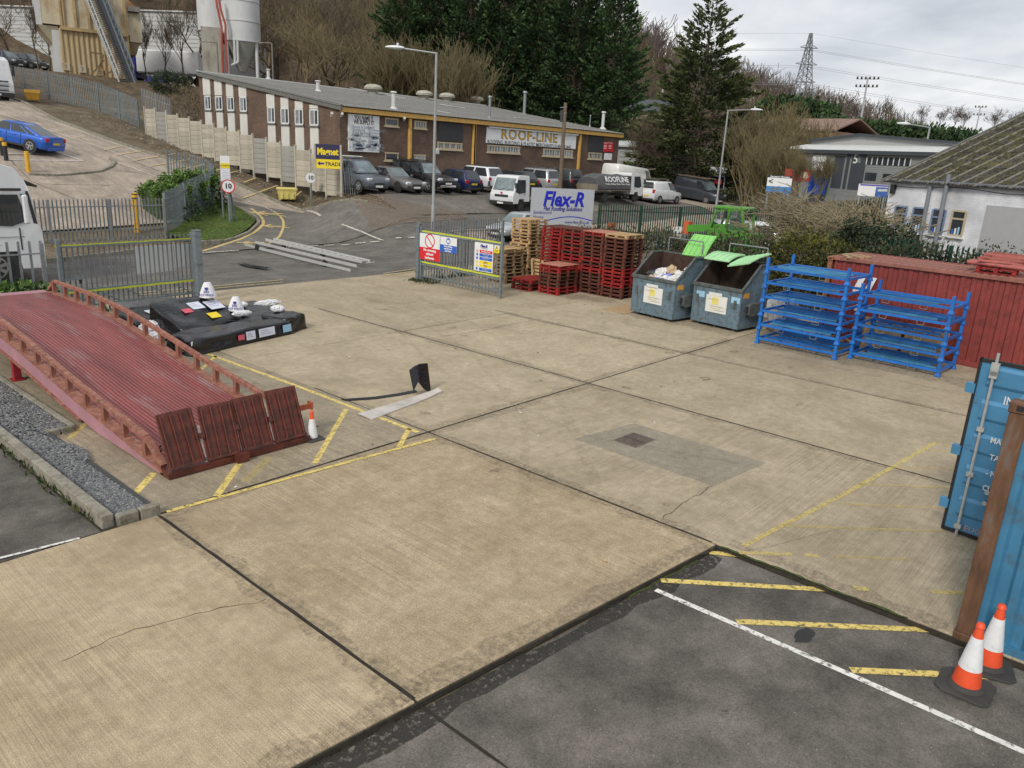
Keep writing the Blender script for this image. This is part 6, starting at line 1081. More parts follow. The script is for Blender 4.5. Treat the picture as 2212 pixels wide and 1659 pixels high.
def wheel(parent, x, y, r, w, rim=RIM, spokes=5):
    s = 1 if y > 0 else -1
    t = MB().lathe([(r*.60,-w/2),(r*.93,-w/2),(r,-w*.32),(r,w*.32),(r*.93,w/2),(r*.60,w/2)], (x,y,r), 22, 'y').build('wheel', TYRE, parent, smooth=40)
    mb = MB(); mb.lathe([(r*.64,0),(r*.66,s*.01),(r*.58,s*.015),(r*.56,-s*.02)], (x,y+s*w*.49,r), 20, 'y')
    for k in range(spokes): a = 2*PI*k/spokes+.3; mb.bar((x,y+s*w*.47,r),(x+math.cos(a)*r*.6,y+s*w*.47,r+math.sin(a)*r*.6),.03,r*.2)
    mb.lathe([(.02,0),(r*.16,0),(r*.14,s*.03),(.01,s*.035)], (x,y+s*w*.46,r), 10, 'y'); mb.build('rim', rim, t, smooth=40); MB().lathe([(.01,0),(r*.58,0)], (x,y+s*w*.30,r), 18, 'y').build('brake_disc', BLKP, t)
def car(name, label, nose, heading, L, W, H, mt, belt=.93, hood=None, wb=None, cab=(.28,.10,.62,.80), r=.31, panes=((.04,.47),(.53,.96)), plate_f=PLW, rear='hatch', rim=RIM, van=False, roofrack=None, group='parked cars', cat='car', sill=.24, trim=False, grille=.34, at_rear=False, taillow=False, name2=None, bumper=None):
    """cab = (windscreen base, windscreen top, rear roof, rear base) as fractions of the length from the nose"""
    c, s = math.cos(heading), math.sin(heading); off = -L/2 if not at_rear else L/2
    loc = Vector((nose.x+c*off,nose.y+s*off,0)); zf = T(loc.x+c*L*.3,loc.y+s*L*.3); zr = T(loc.x-c*L*.3,loc.y-s*L*.3); loc.z = (zf+zr)/2+.035
    t = thing(name, label, cat, loc, 0, group); t.rotation_euler = (0,-math.atan2(zf-zr,L*.6),heading); h = L/2; w = W/2; X = lambda f: h-L*f
    hood = hood or belt-.06; wsb, wst, rrt, rrb = cab; hx = X(wsb)
    st = []
    def topz(f):
        if f < wsb: return hood-.17*((wsb-f)/wsb)**2.2*1.2
        if f > rrb: return belt+.02-.05*(f-rrb)/max(.02,1-rrb)
        return hood+(belt-hood)*min(1,(f-wsb)/.12)
    for f in (0,.012,.05,.14,wsb*.8,wsb,.45,.6,.75,rrb*.98,.93,.985,1.0):
        f = min(max(f,0),1); e = 1-((.13 if f < .02 else .045 if f < .06 else 0)+(.10 if f > .99 else .035 if f > .97 else 0)); zb = sill+(.16 if f in (0,1.0) else .03 if f < .06 or f > .95 else 0); zt = topz(f)-(.14 if f == 0 else .08 if f == 1.0 else 0); st.append((X(f),w*e,zb,zt))
    rings = []
    for x, ww, zb, zt in sorted(st, key=lambda q: -q[0]):
        zm = zb+(zt-zb)*.55; half = [(ww*.86,zb),(ww*.97,zb+.07),(ww,zm),(ww*.985,zt-.10),(ww*.93,zt-.02),(ww*.6,zt+.025)]
        rings.append([(x,y,z) for y, z in half]+[(x,-y,z) for y, z in reversed(half)])
    mb = MB(); mb.loft(rings); body = mb.build('body', mt, t, smooth=50)
    # cabin
    x0, x1, x2, x3 = X(wsb), X(wst), X(rrt), X(rrb); wbb, wrr = w*.93, w*(.74 if not van else .84); zb = belt-.06; rg = []
    for k, z in ((0,zb),(.55,zb+(H-zb)*.55),(.88,zb+(H-zb)*.88),(.97,zb+(H-zb)*.975),(1.0,H)):
        q = min(k,.9)/.9 if k < .97 else 1; fx = x0+(x1-x0)*min(1,k/.95); rx = x3+(x2-x3)*min(1,k/.95); yy = wbb+(wrr-wbb)*min(1,k/.95); ins = .0 if k < .95 else .06 if k < .99 else .16
        fx -= ins; rx += ins; yy -= ins*.8; cc = .10; rg.append([(fx,-yy+cc,z),(fx,yy-cc,z),(fx-cc,yy,z),((fx+rx)/2,yy+.012,z),(rx+cc,yy,z),(rx,yy-cc,z),(rx,-yy+cc,z),(rx+cc,-yy,z),((fx+rx)/2,-yy-.012,z),(fx-cc,-yy,z)])
    mb = MB(); mb.loft(rg); mb.build('cabin', mt, t, smooth=45)
    def P(k, f, side, o=.016):   # point on the side glass line
        z = zb+(H-zb)*k; kk = min(1,k/.95); fx = x0+(x1-x0)*kk; rx = x3+(x2-x3)*kk; yy = wbb+(wrr-wbb)*kk; return (fx+(rx-fx)*f,side*(yy+o+.012),z)
    klo, khi = (belt-zb+.01)/(H-zb), .86
    for sd in (-1,1):
        for a, b in panes: g = MB(); g.quad(P(klo,max(a,.06),sd),P(klo,b,sd),P(khi,min(b,.94),sd),P(khi,max(a,.05),sd)); g.build('side_window', CGL, t)
    def E(k, y, front, o=.014): z = zb+(H-zb)*k; kk = min(1,k/.95); x = (x0+(x1-x0)*kk+o) if front else (x3+(x2-x3)*kk-o); yy = wbb+(wrr-wbb)*kk-.11; return (x,yy*y,z)
    MB().quad(E(klo,-1,True),E(klo,1,True),E(.88,1,True),E(.88,-1,True)).build('windscreen', CGLL, t); 
    if rear: MB().quad(E(max(klo,.2) if van else klo,-.97,False),E(max(klo,.2) if van else klo,.97,False),E(.86,.97,False),E(.86,-.97,False)).build('rear_window', CGL, t)
    wbx = wb or (.185,.80)
    for f in wbx:
        for sd in (-1,1):
            MB().lathe([(r*1.17,0),(r*1.17,.01)], (X(f),sd*(w+.002)-(.01 if sd > 0 else 0),r*.98), 20, 'y').build('wheel_arch', BLKP, t); wheel(t, X(f), sd*(w-.085), r, .2, rim)
    for sd in (-1,1):
        MB().box((h-.085,sd*w*.70,hood-.24),(.16,w*.36,.15),0,0,R(12)).build('headlamp', HLMP, t, bevel=.03); zt = (belt-.16 if not taillow else .75); MB().box((-h+.075,sd*w*.80,zt),(.16,w*.28,.24 if not van else .34)).build('tail_lamp', TLMP, t, bevel=.03)
        MB().box((x0-.18,sd*(w+.085),belt+.05),(.10,.20,.13)).build('mirror', mt if not trim else BLKP, t, bevel=.03)
        MB().b2(X(.82),X(.2),sd*w-.012,sd*w+.012,sill,sill+.10).build('sill_trim', BLKP, t)
        for f in ((.42,.60) if not van else (.42,)): MB().box((X(f),sd*(w+.012),belt-.17),(.16,.03,.035)).build('door_handle', mt, t)
        for f in ((.33,.50,.68) if not van else (.33,.52)): MB().b2(X(f)-.006,X(f)+.006,sd*(w+.0)-.004,sd*(w+.003)+.004,sill+.1,belt-.05).build('door_seam', BLKP, t)
    MB().box((h-.02,0,grille+.16),(.05,W*.42,.13)).build('grille', BLKP, t, bevel=.01); MB().box((h-.02,0,sill+.05),(.07,W*.72,.13)).build('lower_intake', bumper or BLKP, t, bevel=.02); MB().box((h+.012,0,grille+.02),(.02,.52,.11)).build('number_plate', plate_f, t); MB().box((-h-.006,0,.62 if not van else .60),(.02,.52,.11)).build('number_plate', PLY, t); MB().box((-h+.03,0,sill+.07),(.10,W*.8,.16)).build('rear_bumper', bumper or BLKP, t, bevel=.02)
    if roofrack:
        for f in roofrack:
            MB().b2(X(f)-.03,X(f)+.03,-w*.85,w*.85,H+.07,H+.11).build('roof_bar', GALV, t)
            for sd in (-1,1): MB().b2(X(f)-.03,X(f)+.03,sd*w*.78-.02,sd*w*.78+.02,H-.03,H+.08).build('rack_foot', BLKP, t)
    return t
def frame(p, head): return Vector((p.x,p.y,0))
ZC2 = lambda x, y: ((x/2.212+700)/1.65687,y/2.212/1.65687); ZC3 = lambda x, y: ((x/2.212+1400)/1.65687,y/2.212/1.65687)
def place(px, dv=0.0): return GT(*px)
SO = -PI/2; NO = PI/2
gcar = 'vehicles parked before the brick building'
t = car('parked_van', 'slate grey small van with roof bars nearest the concrete fence', place(ZC2(1455,1540)), SO, 4.38, 1.81, 1.80, carpaint('slate', (.11,.125,.15)), belt=1.12, hood=1.0, cab=(.22,.40,.985,.995), panes=((.03,.26),(.30,.55)), r=.33, roofrack=(.5,.8), group=gcar, cat='van')
for yy in (-.3,.15): MB().bar((-1.6,yy,1.95),(.5,yy-.1,1.98),.09,.05).build('roof_plank', WSTRIP, t)
car('parked_car', 'low grey coupe with dark alloy wheels beside the slate van', place(ZC2(1752,1546)), SO, 4.36, 1.75, 1.42, carpaint('gunmetal', (.165,.16,.16)), belt=.90, hood=.86, cab=(.33,.49,.74,.90), panes=((.03,.55),(.60,.95)), rim=RIMD, group=gcar)
t = car('pickup_truck', 'black pickup with hard top and chrome grille beside the grey coupe', place(ZC2(2000,1560)), SO, 5.35, 1.86, 1.82, carpaint('black', (.012,.012,.014)), belt=1.16, hood=1.12, cab=(.27,.38,.97,.985), panes=((.03,.28),(.31,.52),(.58,.93)), r=.39, sill=.42, grille=.62, group=gcar, cat='pickup', bumper=MATS['chrome'])
for z in (.86,.95): MB().box((2.665,0,z),(.05,.9,.045)).build('grille_bar', CHR, t)
for sd in (-.5,.5): MB().b2(-1.6,.3,sd-.03,sd+.03,1.84,1.90).build('roof_rail', BLKP, t)
car('parked_car', 'dark blue hatchback seen from behind beside the black pickup', place(ZC3(655,1548)), NO, 3.82, 1.65, 1.44, carpaint('navy', (.016,.022,.085)), belt=.93, cab=(.26,.42,.90,.985), rim=RIMD, group=gcar, at_rear=True, plate_f=PLW)
t = car('parked_car', 'white crossover with red tail lamps seen from behind', place(ZC3(838,1535)), NO, 4.41, 1.82, 1.68, carpaint('white', (.70,.72,.75), .3, .05), belt=1.05, hood=1.0, cab=(.27,.42,.90,.985), r=.36, sill=.30, group=gcar, at_rear=True)
MB().b2(-1.7,.5,-.62,.62,1.685,1.70).build('roof_panel', BLKP, t)
car('parked_car', 'dark green hatchback between the white crossover and silver estate', Vector((44.0,36.9,0)), NO, 4.1, 1.72, 1.46, carpaint('dark_green', (.022,.03,.026)), belt=.94, cab=(.26,.42,.90,.985), group=gcar, at_rear=True)
t = car('parked_car', 'silver estate with roof rails and red tail lamps', Vector((46.5,36.8,0)), NO, 4.5, 1.78, 1.66, carpaint('silver', (.38,.38,.39)), belt=1.0, cab=(.27,.42,.93,.985), r=.34, group=gcar, at_rear=True)
for sd in (-.58,.58): MB().b2(-1.7,.5,sd-.03,sd+.03,1.68,1.73).build('roof_rail', CHR, t)
car('parked_car', 'dark people carrier farthest along the brick wall', Vector((49.2,36.7,0)), NO, 4.6, 1.85, 1.75, carpaint('charcoal', (.025,.025,.028)), belt=1.05, cab=(.24,.38,.95,.985), r=.34, group=gcar, at_rear=True)
# white vans
gv = 'white vans on the far side of the car park'
p1 = place(((530/1.813+2050)/1.65687,(512/1.813+450)/1.65687)); t = car('parked_van', 'small white van with loaded roof rack seen from behind', p1+Vector((0,.9,0)), R(-4), 4.14, 1.75, 1.82, carpaint('van_white', (.66,.68,.69), .35, .0), belt=1.12, hood=1.0, cab=(.22,.38,.985,.995), panes=((.04,.28),), r=.31, trim=True, van=True, at_rear=True, group=gv, cat='van', roofrack=(.5,.85), bumper=BLKP)
MB().b2(-1.75,.4,-.5,.5,1.95,2.06).build('rack_load', mat('rack_load', (.10,.085,.06), .9, var=.4, scale=9), t)
p2 = place((1330,436)); t = car('panel_van', 'tall long white panel van parked behind the tarpaulin lorry', p2+Vector((1.5,2.0,0)), R(-2), 6.2, 2.0, 2.62, carpaint('sprinter_white', (.64,.64,.60), .35, .0), belt=1.35, hood=1.15, cab=(.15,.27,.99,.997), panes=((.03,.16),), r=.35, trim=True, van=True, at_rear=True, group=gv, cat='van', rear=None)
p3 = place((1548,443)); t = car('panel_van', 'dark grey van with ladder rack facing the car park', p3+Vector((0,-.3,0)), SO-R(6), 4.9, 1.97, 2.0, carpaint('transit_grey', (.05,.058,.07)), belt=1.2, hood=1.1, cab=(.2,.34,.985,.995), panes=((.03,.24),), r=.34, van=True, group='dark vans', cat='van', roofrack=(.42,.65,.88))
for yy in (-.7,-.5,.6): MB().bar((-2.2,yy,2.16),(1.2,yy,2.18),.07,.07).build('ladder_rail', WPOLE, t)
p4 = D(1352,396,72); p4.z = 0; t = car('tipper_van', 'silver tipper van nosing out beyond the brick building', p4+Vector((1.2,-1.0,0)), R(-40), 5.4, 1.95, 2.15, carpaint('tipper_silver', (.33,.36,.39)), belt=1.3, hood=1.15, cab=(.18,.32,.46,.47), panes=((.06,.9),), r=.34, van=True, group='dark vans', cat='van')
MB().bar((-2.0,-.5,1.5),(3.4,-.7,2.6),.14,.10).build('timber_load', WPOLE, t)
p5 = D(1128,460,45.5); car('parked_car', 'pale silver car roof showing behind the wooden pallets', Vector((p5.x-1.6,p5.y+.6,0)), PI, 4.2, 1.74, 1.50, carpaint('pale_silver', (.45,.47,.49)), belt=.93, cab=(.28,.44,.88,.98), group=gcar)
# left side cars
pb = GT(88,330); hd = R(126); t = car('parked_car', 'bright blue saloon on the marked bays at the left', Vector((pb.x-math.cos(hd)*.95,pb.y-math.sin(hd)*.95,0)), hd, 4.69, 1.83, 1.47, carpaint('bright_blue', (.012,.10,.48)), belt=.97, hood=.92, cab=(.25,.43,.66,.955), panes=((.04,.40),(.43,.74),(.77,.92)), r=.34, group='cars on the estate road', at_rear=True, bumper=carpaint('bright_blue', (.012,.10,.48)))
pb2 = GT(25,312); car('parked_car', 'dark saloon mostly hidden behind the bright blue saloon', Vector((pb2.x-.4,pb2.y+1.0,0)), hd, 4.6, 1.8, 1.46, carpaint('dusk', (.03,.03,.045)), belt=.95, cab=(.27,.45,.80,.965), group='cars on the estate road', at_rear=True)
for px, dd, lab, m_ in (((40,160),86,'small dark people carrier on the raised yard at top left',carpaint('ink', (.03,.035,.045))),((88,157),88,'dark car under the bare trees at top left',carpaint('soot', (.03,.032,.03)))):
    p = D(*px,dd); car('parked_car', lab, Vector((p.x,p.y-1,0)), SO+R(22), 4.1, 1.72, 1.62, m_, belt=1.0, cab=(.22,.40,.93,.99), group='cars on the raised yard')
# ---- lorries
TW = mat('lorry_white', (.68,.69,.70), .35, var=.06, scale=1, dirt=((.48,.47,.45),.05,2)); TARP = mat('grey_tarpaulin', (.085,.085,.088), .6, var=.18, scale=2, bump=.4, bscale=4); CHAS = mat('chassis', (.03,.03,.03), .7, var=.3, scale=5); BEDW = mat('truck_bed', (.20,.175,.13), .8, var=.2, scale=4)
def small_lorry(label, nose, head, bed, tarp_text=None, up=0.0):
    c, s = math.cos(head), math.sin(head); L = 6.0; loc = Vector((nose.x-c*L/2,nose.y-s*L/2,0)); loc.z = T(loc.x,loc.y); t = thing('flatbed_lorry', label, 'lorry', loc, head, 'small white lorries in the car park'); h = L/2; w = .98
    mb = MB(); prof = [(h,.48),(h+.02,.98),(h-.10,1.22),(h-.45,2.12),(h-.62,2.22),(h-1.62,2.24),(h-1.68,2.1),(h-1.68,.62),(h-1.2,.60),(h-1.1,.78),(h-.62,.78),(h-.5,.48)]; n = len(prof)
    rings = [[(x,y*(1 if z < 1.3 else .94),z) for x, z in prof] for y in (-w,-w*.985,w*.985,w)]; mb.loft(rings); mb.build('cab', TW, t, bevel=.03)
    f = lambda z: h-.10-(z-1.22)*.389+.012
    MB().quad((f(1.28),-w*.88,1.28),(f(1.28),w*.88,1.28),(f(2.06),w*.84,2.06),(f(2.06),-w*.84,2.06)).build('windscreen', CGLL, t); 
    for sd in (-1,1):
        MB().poly([(h-.22,sd*(w+.004),1.22),(h-.45,sd*(w*.945+.014),1.98),(h-1.25,sd*(w*.945+.014),1.98),(h-1.25,sd*(w+.004),1.18),(h-.6,sd*(w+.004),1.10)]).build('side_window', CGL, t); MB().box((h-.05,sd*(w+.16),1.62),(.10,.16,.34)).build('mirror', BLKP, t, bevel=.02); MB().bar((h-.15,sd*w,1.8),(h-.05,sd*(w+.14),1.72),.03,.03).build('mirror_arm', BLKP, t); MB().box((h-.005,sd*.72,.74),(.06,.34,.2)).build('headlamp', HLMP, t, bevel=.03)
        for x in (h-.86,-h+1.15): wheel(t, x, sd*(w-.16), .36, .22, RIMD)
        MB().box((h-1.15,sd*(w+.005),1.06),(.14,.02,.05)).build('door_handle', BLKP, t)
    MB().box((h+.02,0,.95),(.05,1.1,.14)).build('grille', BLKP, t); MB().box((h+.04,0,.52),(.14,1.96,.20)).build('bumper', BLKP, t, bevel=.03); MB().box((h+.12,.0,.50),(.02,.5,.11)).build('number_plate', PLW, t); MB().box((h+.045,0,1.14),(.02,.16,.10)).build('badge', REDS, t)
    for yy in (-.35,.3): MB().bar((f(1.3)+.02,yy,1.3),(f(1.45)+.02,yy+.5,1.42),.02,.02).build('wiper', BLKP, t)
    MB().b2(-h,h-1.7,-.35,.35,.45,.62).build('chassis', CHAS, t); MB().b2(-h,h-1.78,-1.02,1.02,.86,.95).build('bed_floor', BEDW, t)
    for sd in (-1,1): MB().b2(-h,h-1.8,sd*1.02-.02,sd*1.02+.02,.95,1.32).build('drop_side', BEDW if not bed else CHAS, t)
    MB().b2(-h-.02,-h+.02,-1.0,1.0,.95,1.32).build('tailgate', BEDW, t); MB().b2(h-1.82,h-1.76,-1.0,1.0,.95,2.0 if bed else 1.55).build('headboard', CHAS, t)
    mb = MB(); R0 = []
    for x, k in ((h-1.82,.9),(h-2.3,1),(0,.94),(-h+.6,1.0),(-h,.75)): kk = 1.0 if bed else .42; k *= kk; R0.append([(x,-1.06,1.0),(x,-1.06,1.30),(x,-.72,1.0+.98*k),(x,0,1.0+1.12*k),(x,.72,1.0+.98*k),(x,1.06,1.30),(x,1.06,1.0)])
    mb.loft(R0); tp = mb.build('tarpaulin', TARP, t, smooth=30)
    if tarp_text:
        text(tarp_text[0], tp, (-.6,-.97,1.70), .62, WHITE, rot=(R(64),0,0), bold=.012, width=3.0); text(tarp_text[1], tp, (-.6,-1.08,1.38), .2, WHITE, rot=(R(64),0,0), width=3.1)
    return t
pn = place(((985/2.4578+1400)/1.65687,(398/2.4578+600)/1.65687)); small_lorry('white cab lorry with grey sheeted bed facing left', Vector((pn.x,pn.y+.2,0)), PI+R(2), False)
pn = place((1386,447)); small_lorry('white cab lorry with lettered grey tarpaulin behind the sign board', Vector((pn.x,pn.y+1.0,0)), R(-2), True, ('ROOFLINE','Roofing - Building - Plastics - Slates - Fixings'))
# big lorry at the left edge (cab and start of its trailer)
pf = G(101,604,.12); cab0 = Vector((pf.x,31.2,T(10,31)))
t = thing('articulated_lorry', 'large white articulated lorry cab passing behind the left fence', 'lorry', (cab0.x,cab0.y,cab0.z), 0); t.scale = (1.1,1.1,1.13)
mb = MB(); side = [(0,.42),(.04,1.0),(.02,1.55),(-.06,1.72),(-.22,2.75),(-.30,3.05),(-.55,3.38),(-1.3,3.6),(-2.1,3.66),(-2.25,3.5),(-2.25,1.1),(-2.0,1.05),(-1.95,.95),(-.72,.95),(-.62,.42)]
mb.loft([[(x,y*(1 if z < 2.9 else .93),z) for x, z in side] for y in (-1.24,-1.22,1.22,1.24)]); mb.build('cab', TW, t, bevel=.05)
for sd in (-1,1):
    yy = sd*1.246; MB().poly([(-.36,yy,1.86),(-.55,yy,2.62),(-1.35,yy,2.62),(-1.45,yy,1.75),(-.8,yy,1.70)]).build('side_window', CGL, t); MB().b2(-2.25,-.44,yy-.004,yy+.004,2.72,2.80).build('roof_band', BLKP, t)
    MB().box((-.42,sd*1.42,2.2),(.16,.12,.85)).build('mirror', TW, t, bevel=.04); MB().bar((-.45,sd*1.24,2.62),(-.42,sd*1.42,2.6),.05,.05).build('mirror_arm', BLKP, t); MB().poly([(-.09,yy+sd*.002,1.75),(-.25,yy+sd*.002,2.72),(-.33,yy+sd*.002,2.72),(-.2,yy+sd*.002,1.78)]).build('pillar_band', BLKP, t)
    MB().lathe([(.66,0),(.66,.02)], (-1.38,sd*1.235,.54), 22, 'y').build('wheel_arch', BLKP, t); wheel(t, -1.38, sd*1.10, .51, .32, mat('truck_rim', (.26,.25,.23), .6, .3, var=.2), 8); wheel(t, -5.0, sd*1.05, .51, .34, MATS['truck_rim'], 8)
    MB().box((-1.5,yy,1.28),(.28,.03,.09)).build('door_handle', BLKP, t); MB().b2(-.62,-.58,yy-.003,yy+.003,1.0,1.65).build('door_seam', BLKP, t); MB().b2(-2.24,-.5,yy-.003,yy+.003,1.38,1.40).build('trim_line', CHR, t)
MB().box((-.10,0,2.92),(.36,2.2,.06),0,0,R(25)).build('sun_visor', BLKP, t); MB().quad((-.045,-1.1,1.76),(-.045,1.1,1.76),(-.20,1.06,2.72),(-.20,-1.06,2.72)).build('windscreen', CGLL, t)
MB().b2(-10,-2.6,-1.26,1.26,1.15,3.9).build('trailer', TW, t); MB().b2(-9,-1.9,-.5,.5,.6,1.0).build('chassis', CHAS, t); MB().b2(-.05,.06,-1.15,1.15,.40,.75).build('bumper', TW, t, bevel=.03)
# lorry facing downhill at the far left
p = D(2,216,60); t = thing('articulated_lorry', 'white lorry cab facing downhill at the top left edge', 'lorry', (p.x-.2,p.y,T(p.x,p.y)), SO+R(8)); TB = mat('lorry_blue', (.012,.018,.22), .4)
mb = MB(); side = [(0,.4),(.05,1.2),(-.1,1.8),(-.4,2.9),(-.9,3.15),(-2.2,3.2),(-2.2,.9),(-.6,.4)]; mb.loft([[(x,y,z) for x, z in side] for y in (-1.24,-1.2,1.2,1.24)]); mb.build('cab', TW, t, bevel=.05); MB().quad((-.115,-1.12,1.84),(-.115,1.12,1.84),(-.36,1.06,2.75),(-.36,-1.06,2.75)).build('windscreen', CGL, t); MB().b2(-2.0,-1.0,-1.1,1.1,3.21,4.0).build('wind_deflector', TB, t, bevel=.1)
for k in range(5): MB().b2(.03,.075,-.85,.85,.72+k*.16,.80+k*.16).build('grille_bar', CHR if k%2 else BLKP, t)
MB().b2(-.05,.08,-1.2,1.2,.3,.62).build('bumper', BLKP, t, bevel=.03); MB().box((.09,0,.46),(.02,.52,.11)).build('number_plate', PLW, t)
for sd in (-1,1): wheel(t, -1.2, sd*1.05, .5, .3, RIMD, 8); MB().box((-.2,sd*1.4,2.2),(.15,.14,.7)).build('mirror', BLKP, t); MB().box((.03,sd*1.0,.85),(.1,.36,.24)).build('headlamp', HLMP, t)
MB().b2(-8,-2.5,-1.25,1.25,1.1,3.9).build('trailer', TW, t)
# white tanker lorry in the plant
p = D(385,150,98); t = thing('bulk_lorry', 'white bulk lorry parked behind the concrete fence in the plant', 'lorry', (p.x,p.y,T(p.x,p.y)), R(-52)); MB().b2(-4.5,3.0,-1.25,1.25,1.1,3.7).build('body', TW, t, bevel=.15); mb = MB(); mb.loft([[(x,y,z) for x, z in ((-3.1-1.5,.5),(-6.4,.6),(-6.5,1.8),(-6.1,2.9),(-4.6,3.1))] for y in (-1.2,1.2)]); mb.build('cab', TB, t, bevel=.05)
for x in (-5.4,-1,.2,1.8):
    for sd in (-1,1): wheel(t, x, sd*1.05, .5, .3, RIMD, 6)
# ---- telehandler
TG = mat('telehandler_green', (.075,.27,.03), .4, var=.1, scale=2); p = D(1590,505,38.5); gz = .45
t = thing('telehandler', 'bright green telehandler with glazed cab behind the hedge', 'telehandler', (p.x,p.y,gz), facecam(p,R(-20))); # local x to the right, y away
k = 38.5/1661.6
TZ = lambda x, y: ((x/3.16+2200)/1.65687,(y/3.16+650)/1.65687)
def tl(x, y): q = D(*TZ(x,y),38.5); d = q-Vector((p.x,p.y,gz)); c, s = math.cos(facecam(p)), math.sin(facecam(p)); return d.x*c+d.y*s, q.z-gz
pts = {n_: tl(*v) for n_, v in dict(rl=(1180,285),rr=(1545,285),al=(1110,540),at=(1195,330),bt=(1365,310),bb=(1300,540),ct=(1510,320),cb=(1530,600)).items()}
def bar2(a, b, y0, w=.09, n_='cab_frame', m_=TG): MB().bar((a[0],y0,a[1]),(b[0],y0,b[1]),w,w).build(n_, m_, t)
rf = MB(); a, b = pts['rl'], pts['rr']; rf.b2(a[0]-.02,b[0]+.02,-.75,.75,a[1]-.10,a[1]+.05); rf.build('cab_roof', TG, t, bevel=.04)
for y0 in (-.7,.7): bar2(pts['al'],pts['at'],y0); bar2(pts['bt'],pts['bb'],y0,.11); bar2(pts['ct'],pts['cb'],y0,.11); bar2(pts['at'],pts['ct'],y0,.07); bar2((pts['al'][0],pts['al'][1]),(pts['cb'][0],pts['al'][1]),y0,.12)
for y0 in (-.72,.72): MB().poly([(pts['bt'][0],y0,pts['bt'][1]),(pts['ct'][0],y0,pts['ct'][1]),(pts['cb'][0],y0,pts['bb'][1]),(pts['bb'][0],y0,pts['bb'][1])]).build('side_glass', mat('cab_glass', (.10,.17,.15), .08, var=.3, alpha=.45), t)
MB().quad((pts['al'][0],-.68,pts['al'][1]),(pts['al'][0],.68,pts['al'][1]),(pts['at'][0],.68,pts['at'][1]),(pts['at'][0],-.68,pts['at'][1])).build('front_glass', mat('cab_front_glass', (.35,.42,.40), .08, var=.3, alpha=.5), t)
zb = pts['al'][1]; xl = tl(800,540)[0]; MB().b2(pts['al'][0]-.1,pts['cb'][0]+.5,-.75,.75,.45,zb).build('body', TG, t, bevel=.06); MB().bar((xl,-.3,zb-.1),(pts['cb'][0],-.3,zb+.25),.32,.34).build('boom', TG, t); sx, sz = tl(1370,500); MB().box((sx,0,sz),(.5,.6,.7)).build('seat', BLKP, t, bevel=.08); sx, sz = tl(1320,365); MB().box((sx,-.85,sz),(.16,.14,.36)).build('mirror', BLKP, t, bevel=.03)
for x in (pts['al'][0]+.1,pts['cb'][0]+.1):
    for y in (-.85,.85): wheel(t, x, y, .45, .3, TG, 5)
sx, sz = tl(790,515); MB().box((sx,-.2,sz-.1),(.3,.5,.6)).build('fork_carriage', mat('carriage_orange', (.55,.10,.03), .6, var=.2), t); MB().box((sx-.5,0,sz-.4),(.5,.6,.5)).build('counterweight', WSTRIP, t)
for px, lab, s in (((1715,498),'white van roof glimpsed through the bare bush',1.0),((1790,515),'white car glimpsed through the bush by the white building',.8)):
    p = D(*px,43); car('parked_van', lab, Vector((p.x,p.y,0)), R(-50), 4.4*s, 1.75, 2.3*s, carpaint('van_white', (.66,.68,.69)), belt=1.3*s, cab=(.2,.35,.98,.99), van=True, panes=((.04,.3),), group='white vehicles behind the bush', cat='van')
# ---- cement plant
CREAM = mat('plant_cream', (.50,.44,.31), .7, var=.12, scale=.8, dirt=((.33,.20,.09),.14,1.2), stretch=(1,1,.35)); TAN = mat('plant_tan', (.42,.325,.185), .75, var=.16, scale=.7, dirt=((.34,.22,.09),.12,1.2), stretch=(1,1,.3)); PWH = mat('plant_white', (.52,.53,.53), .6, var=.1, scale=.8, dirt=((.35,.33,.28),.09,1.6), stretch=(1,1,.3)); STL = mat('plant_steel', (.20,.19,.17), .7, .2, var=.25, scale=3); BELT = mat('conveyor_grey', (.12,.125,.135), .8, var=.2, scale=4)
DT = 84.0; kt = DT/1661.6; c0 = D(195,200,DT); fc = facecam(c0, R(4)); ct = thing('cement_plant', 'tall tan and cream cement batching tower with inclined conveyor', 'plant', (c0.x,c0.y,T(c0.x,c0.y)), fc); zb = ct.location.z
ZT = lambda x, y: ((x/2.266)/1.65687,(y/2.266)/1.65687)
def tp(x, y):
    q = D(*ZT(x,y),DT); d = q-c0; return d.x*math.cos(fc)+d.y*math.sin(fc), q.z-zb
xl, xr = tp(500,500)[0], tp(1085,500)[0]; zu = tp(600,245)[1]; dep = 7.0
MB().b2(xl,xr,0,dep,-1,zu).build('lower_shaft', TAN, ct); mb = MB(); x = xl
while x < xr-.2: mb.prism([(x,0),(x+.10,-.09),(x+.22,-.09),(x+.32,0)], 'z', -1, zu); x += .46
mb.build('shaft_corrugation', TAN, ct); MB().b2(tp(440,500)[0],xl-.002,.4,dep,-1,zu-.2).build('side_bay', PWH, ct)
ztp = tp(600,-140)[1]; MB().b2(tp(480,100)[0],tp(1060,100)[0],-.15,dep,zu+.002,ztp).build('upper_bunker', CREAM, ct); MB().b2(tp(330,100)[0],tp(478,100)[0],.2,dep-.4,zu+.3,ztp).build('left_bunker', CREAM, ct); MB().b2(tp(1062,100)[0],tp(1175,100)[0],.1,dep-.4,tp(1100,320)[1],tp(1100,75)[1]).build('right_bunker', CREAM, ct); MB().b2(tp(278,100)[0],tp(328,100)[0],.4,dep-.5,tp(300,215)[1],ztp).build('ladder_bay', PWH, ct)
for xx in (490,500,600,715,905,1030): a = tp(xx,100)[0]; MB().b2(a-.12,a+.12,-.32,-.151,zu+.1,ztp-.1).build('bunker_rib', mat('plant_rib', (.42,.30,.15), .8, var=.25, scale=2), ct)
a, b = tp(480,245), tp(1060,300); MB().b2(a[0],b[0],-.35,-.152,zu-.15,zu+.15).build('bunker_band', MATS['plant_rib'], ct)
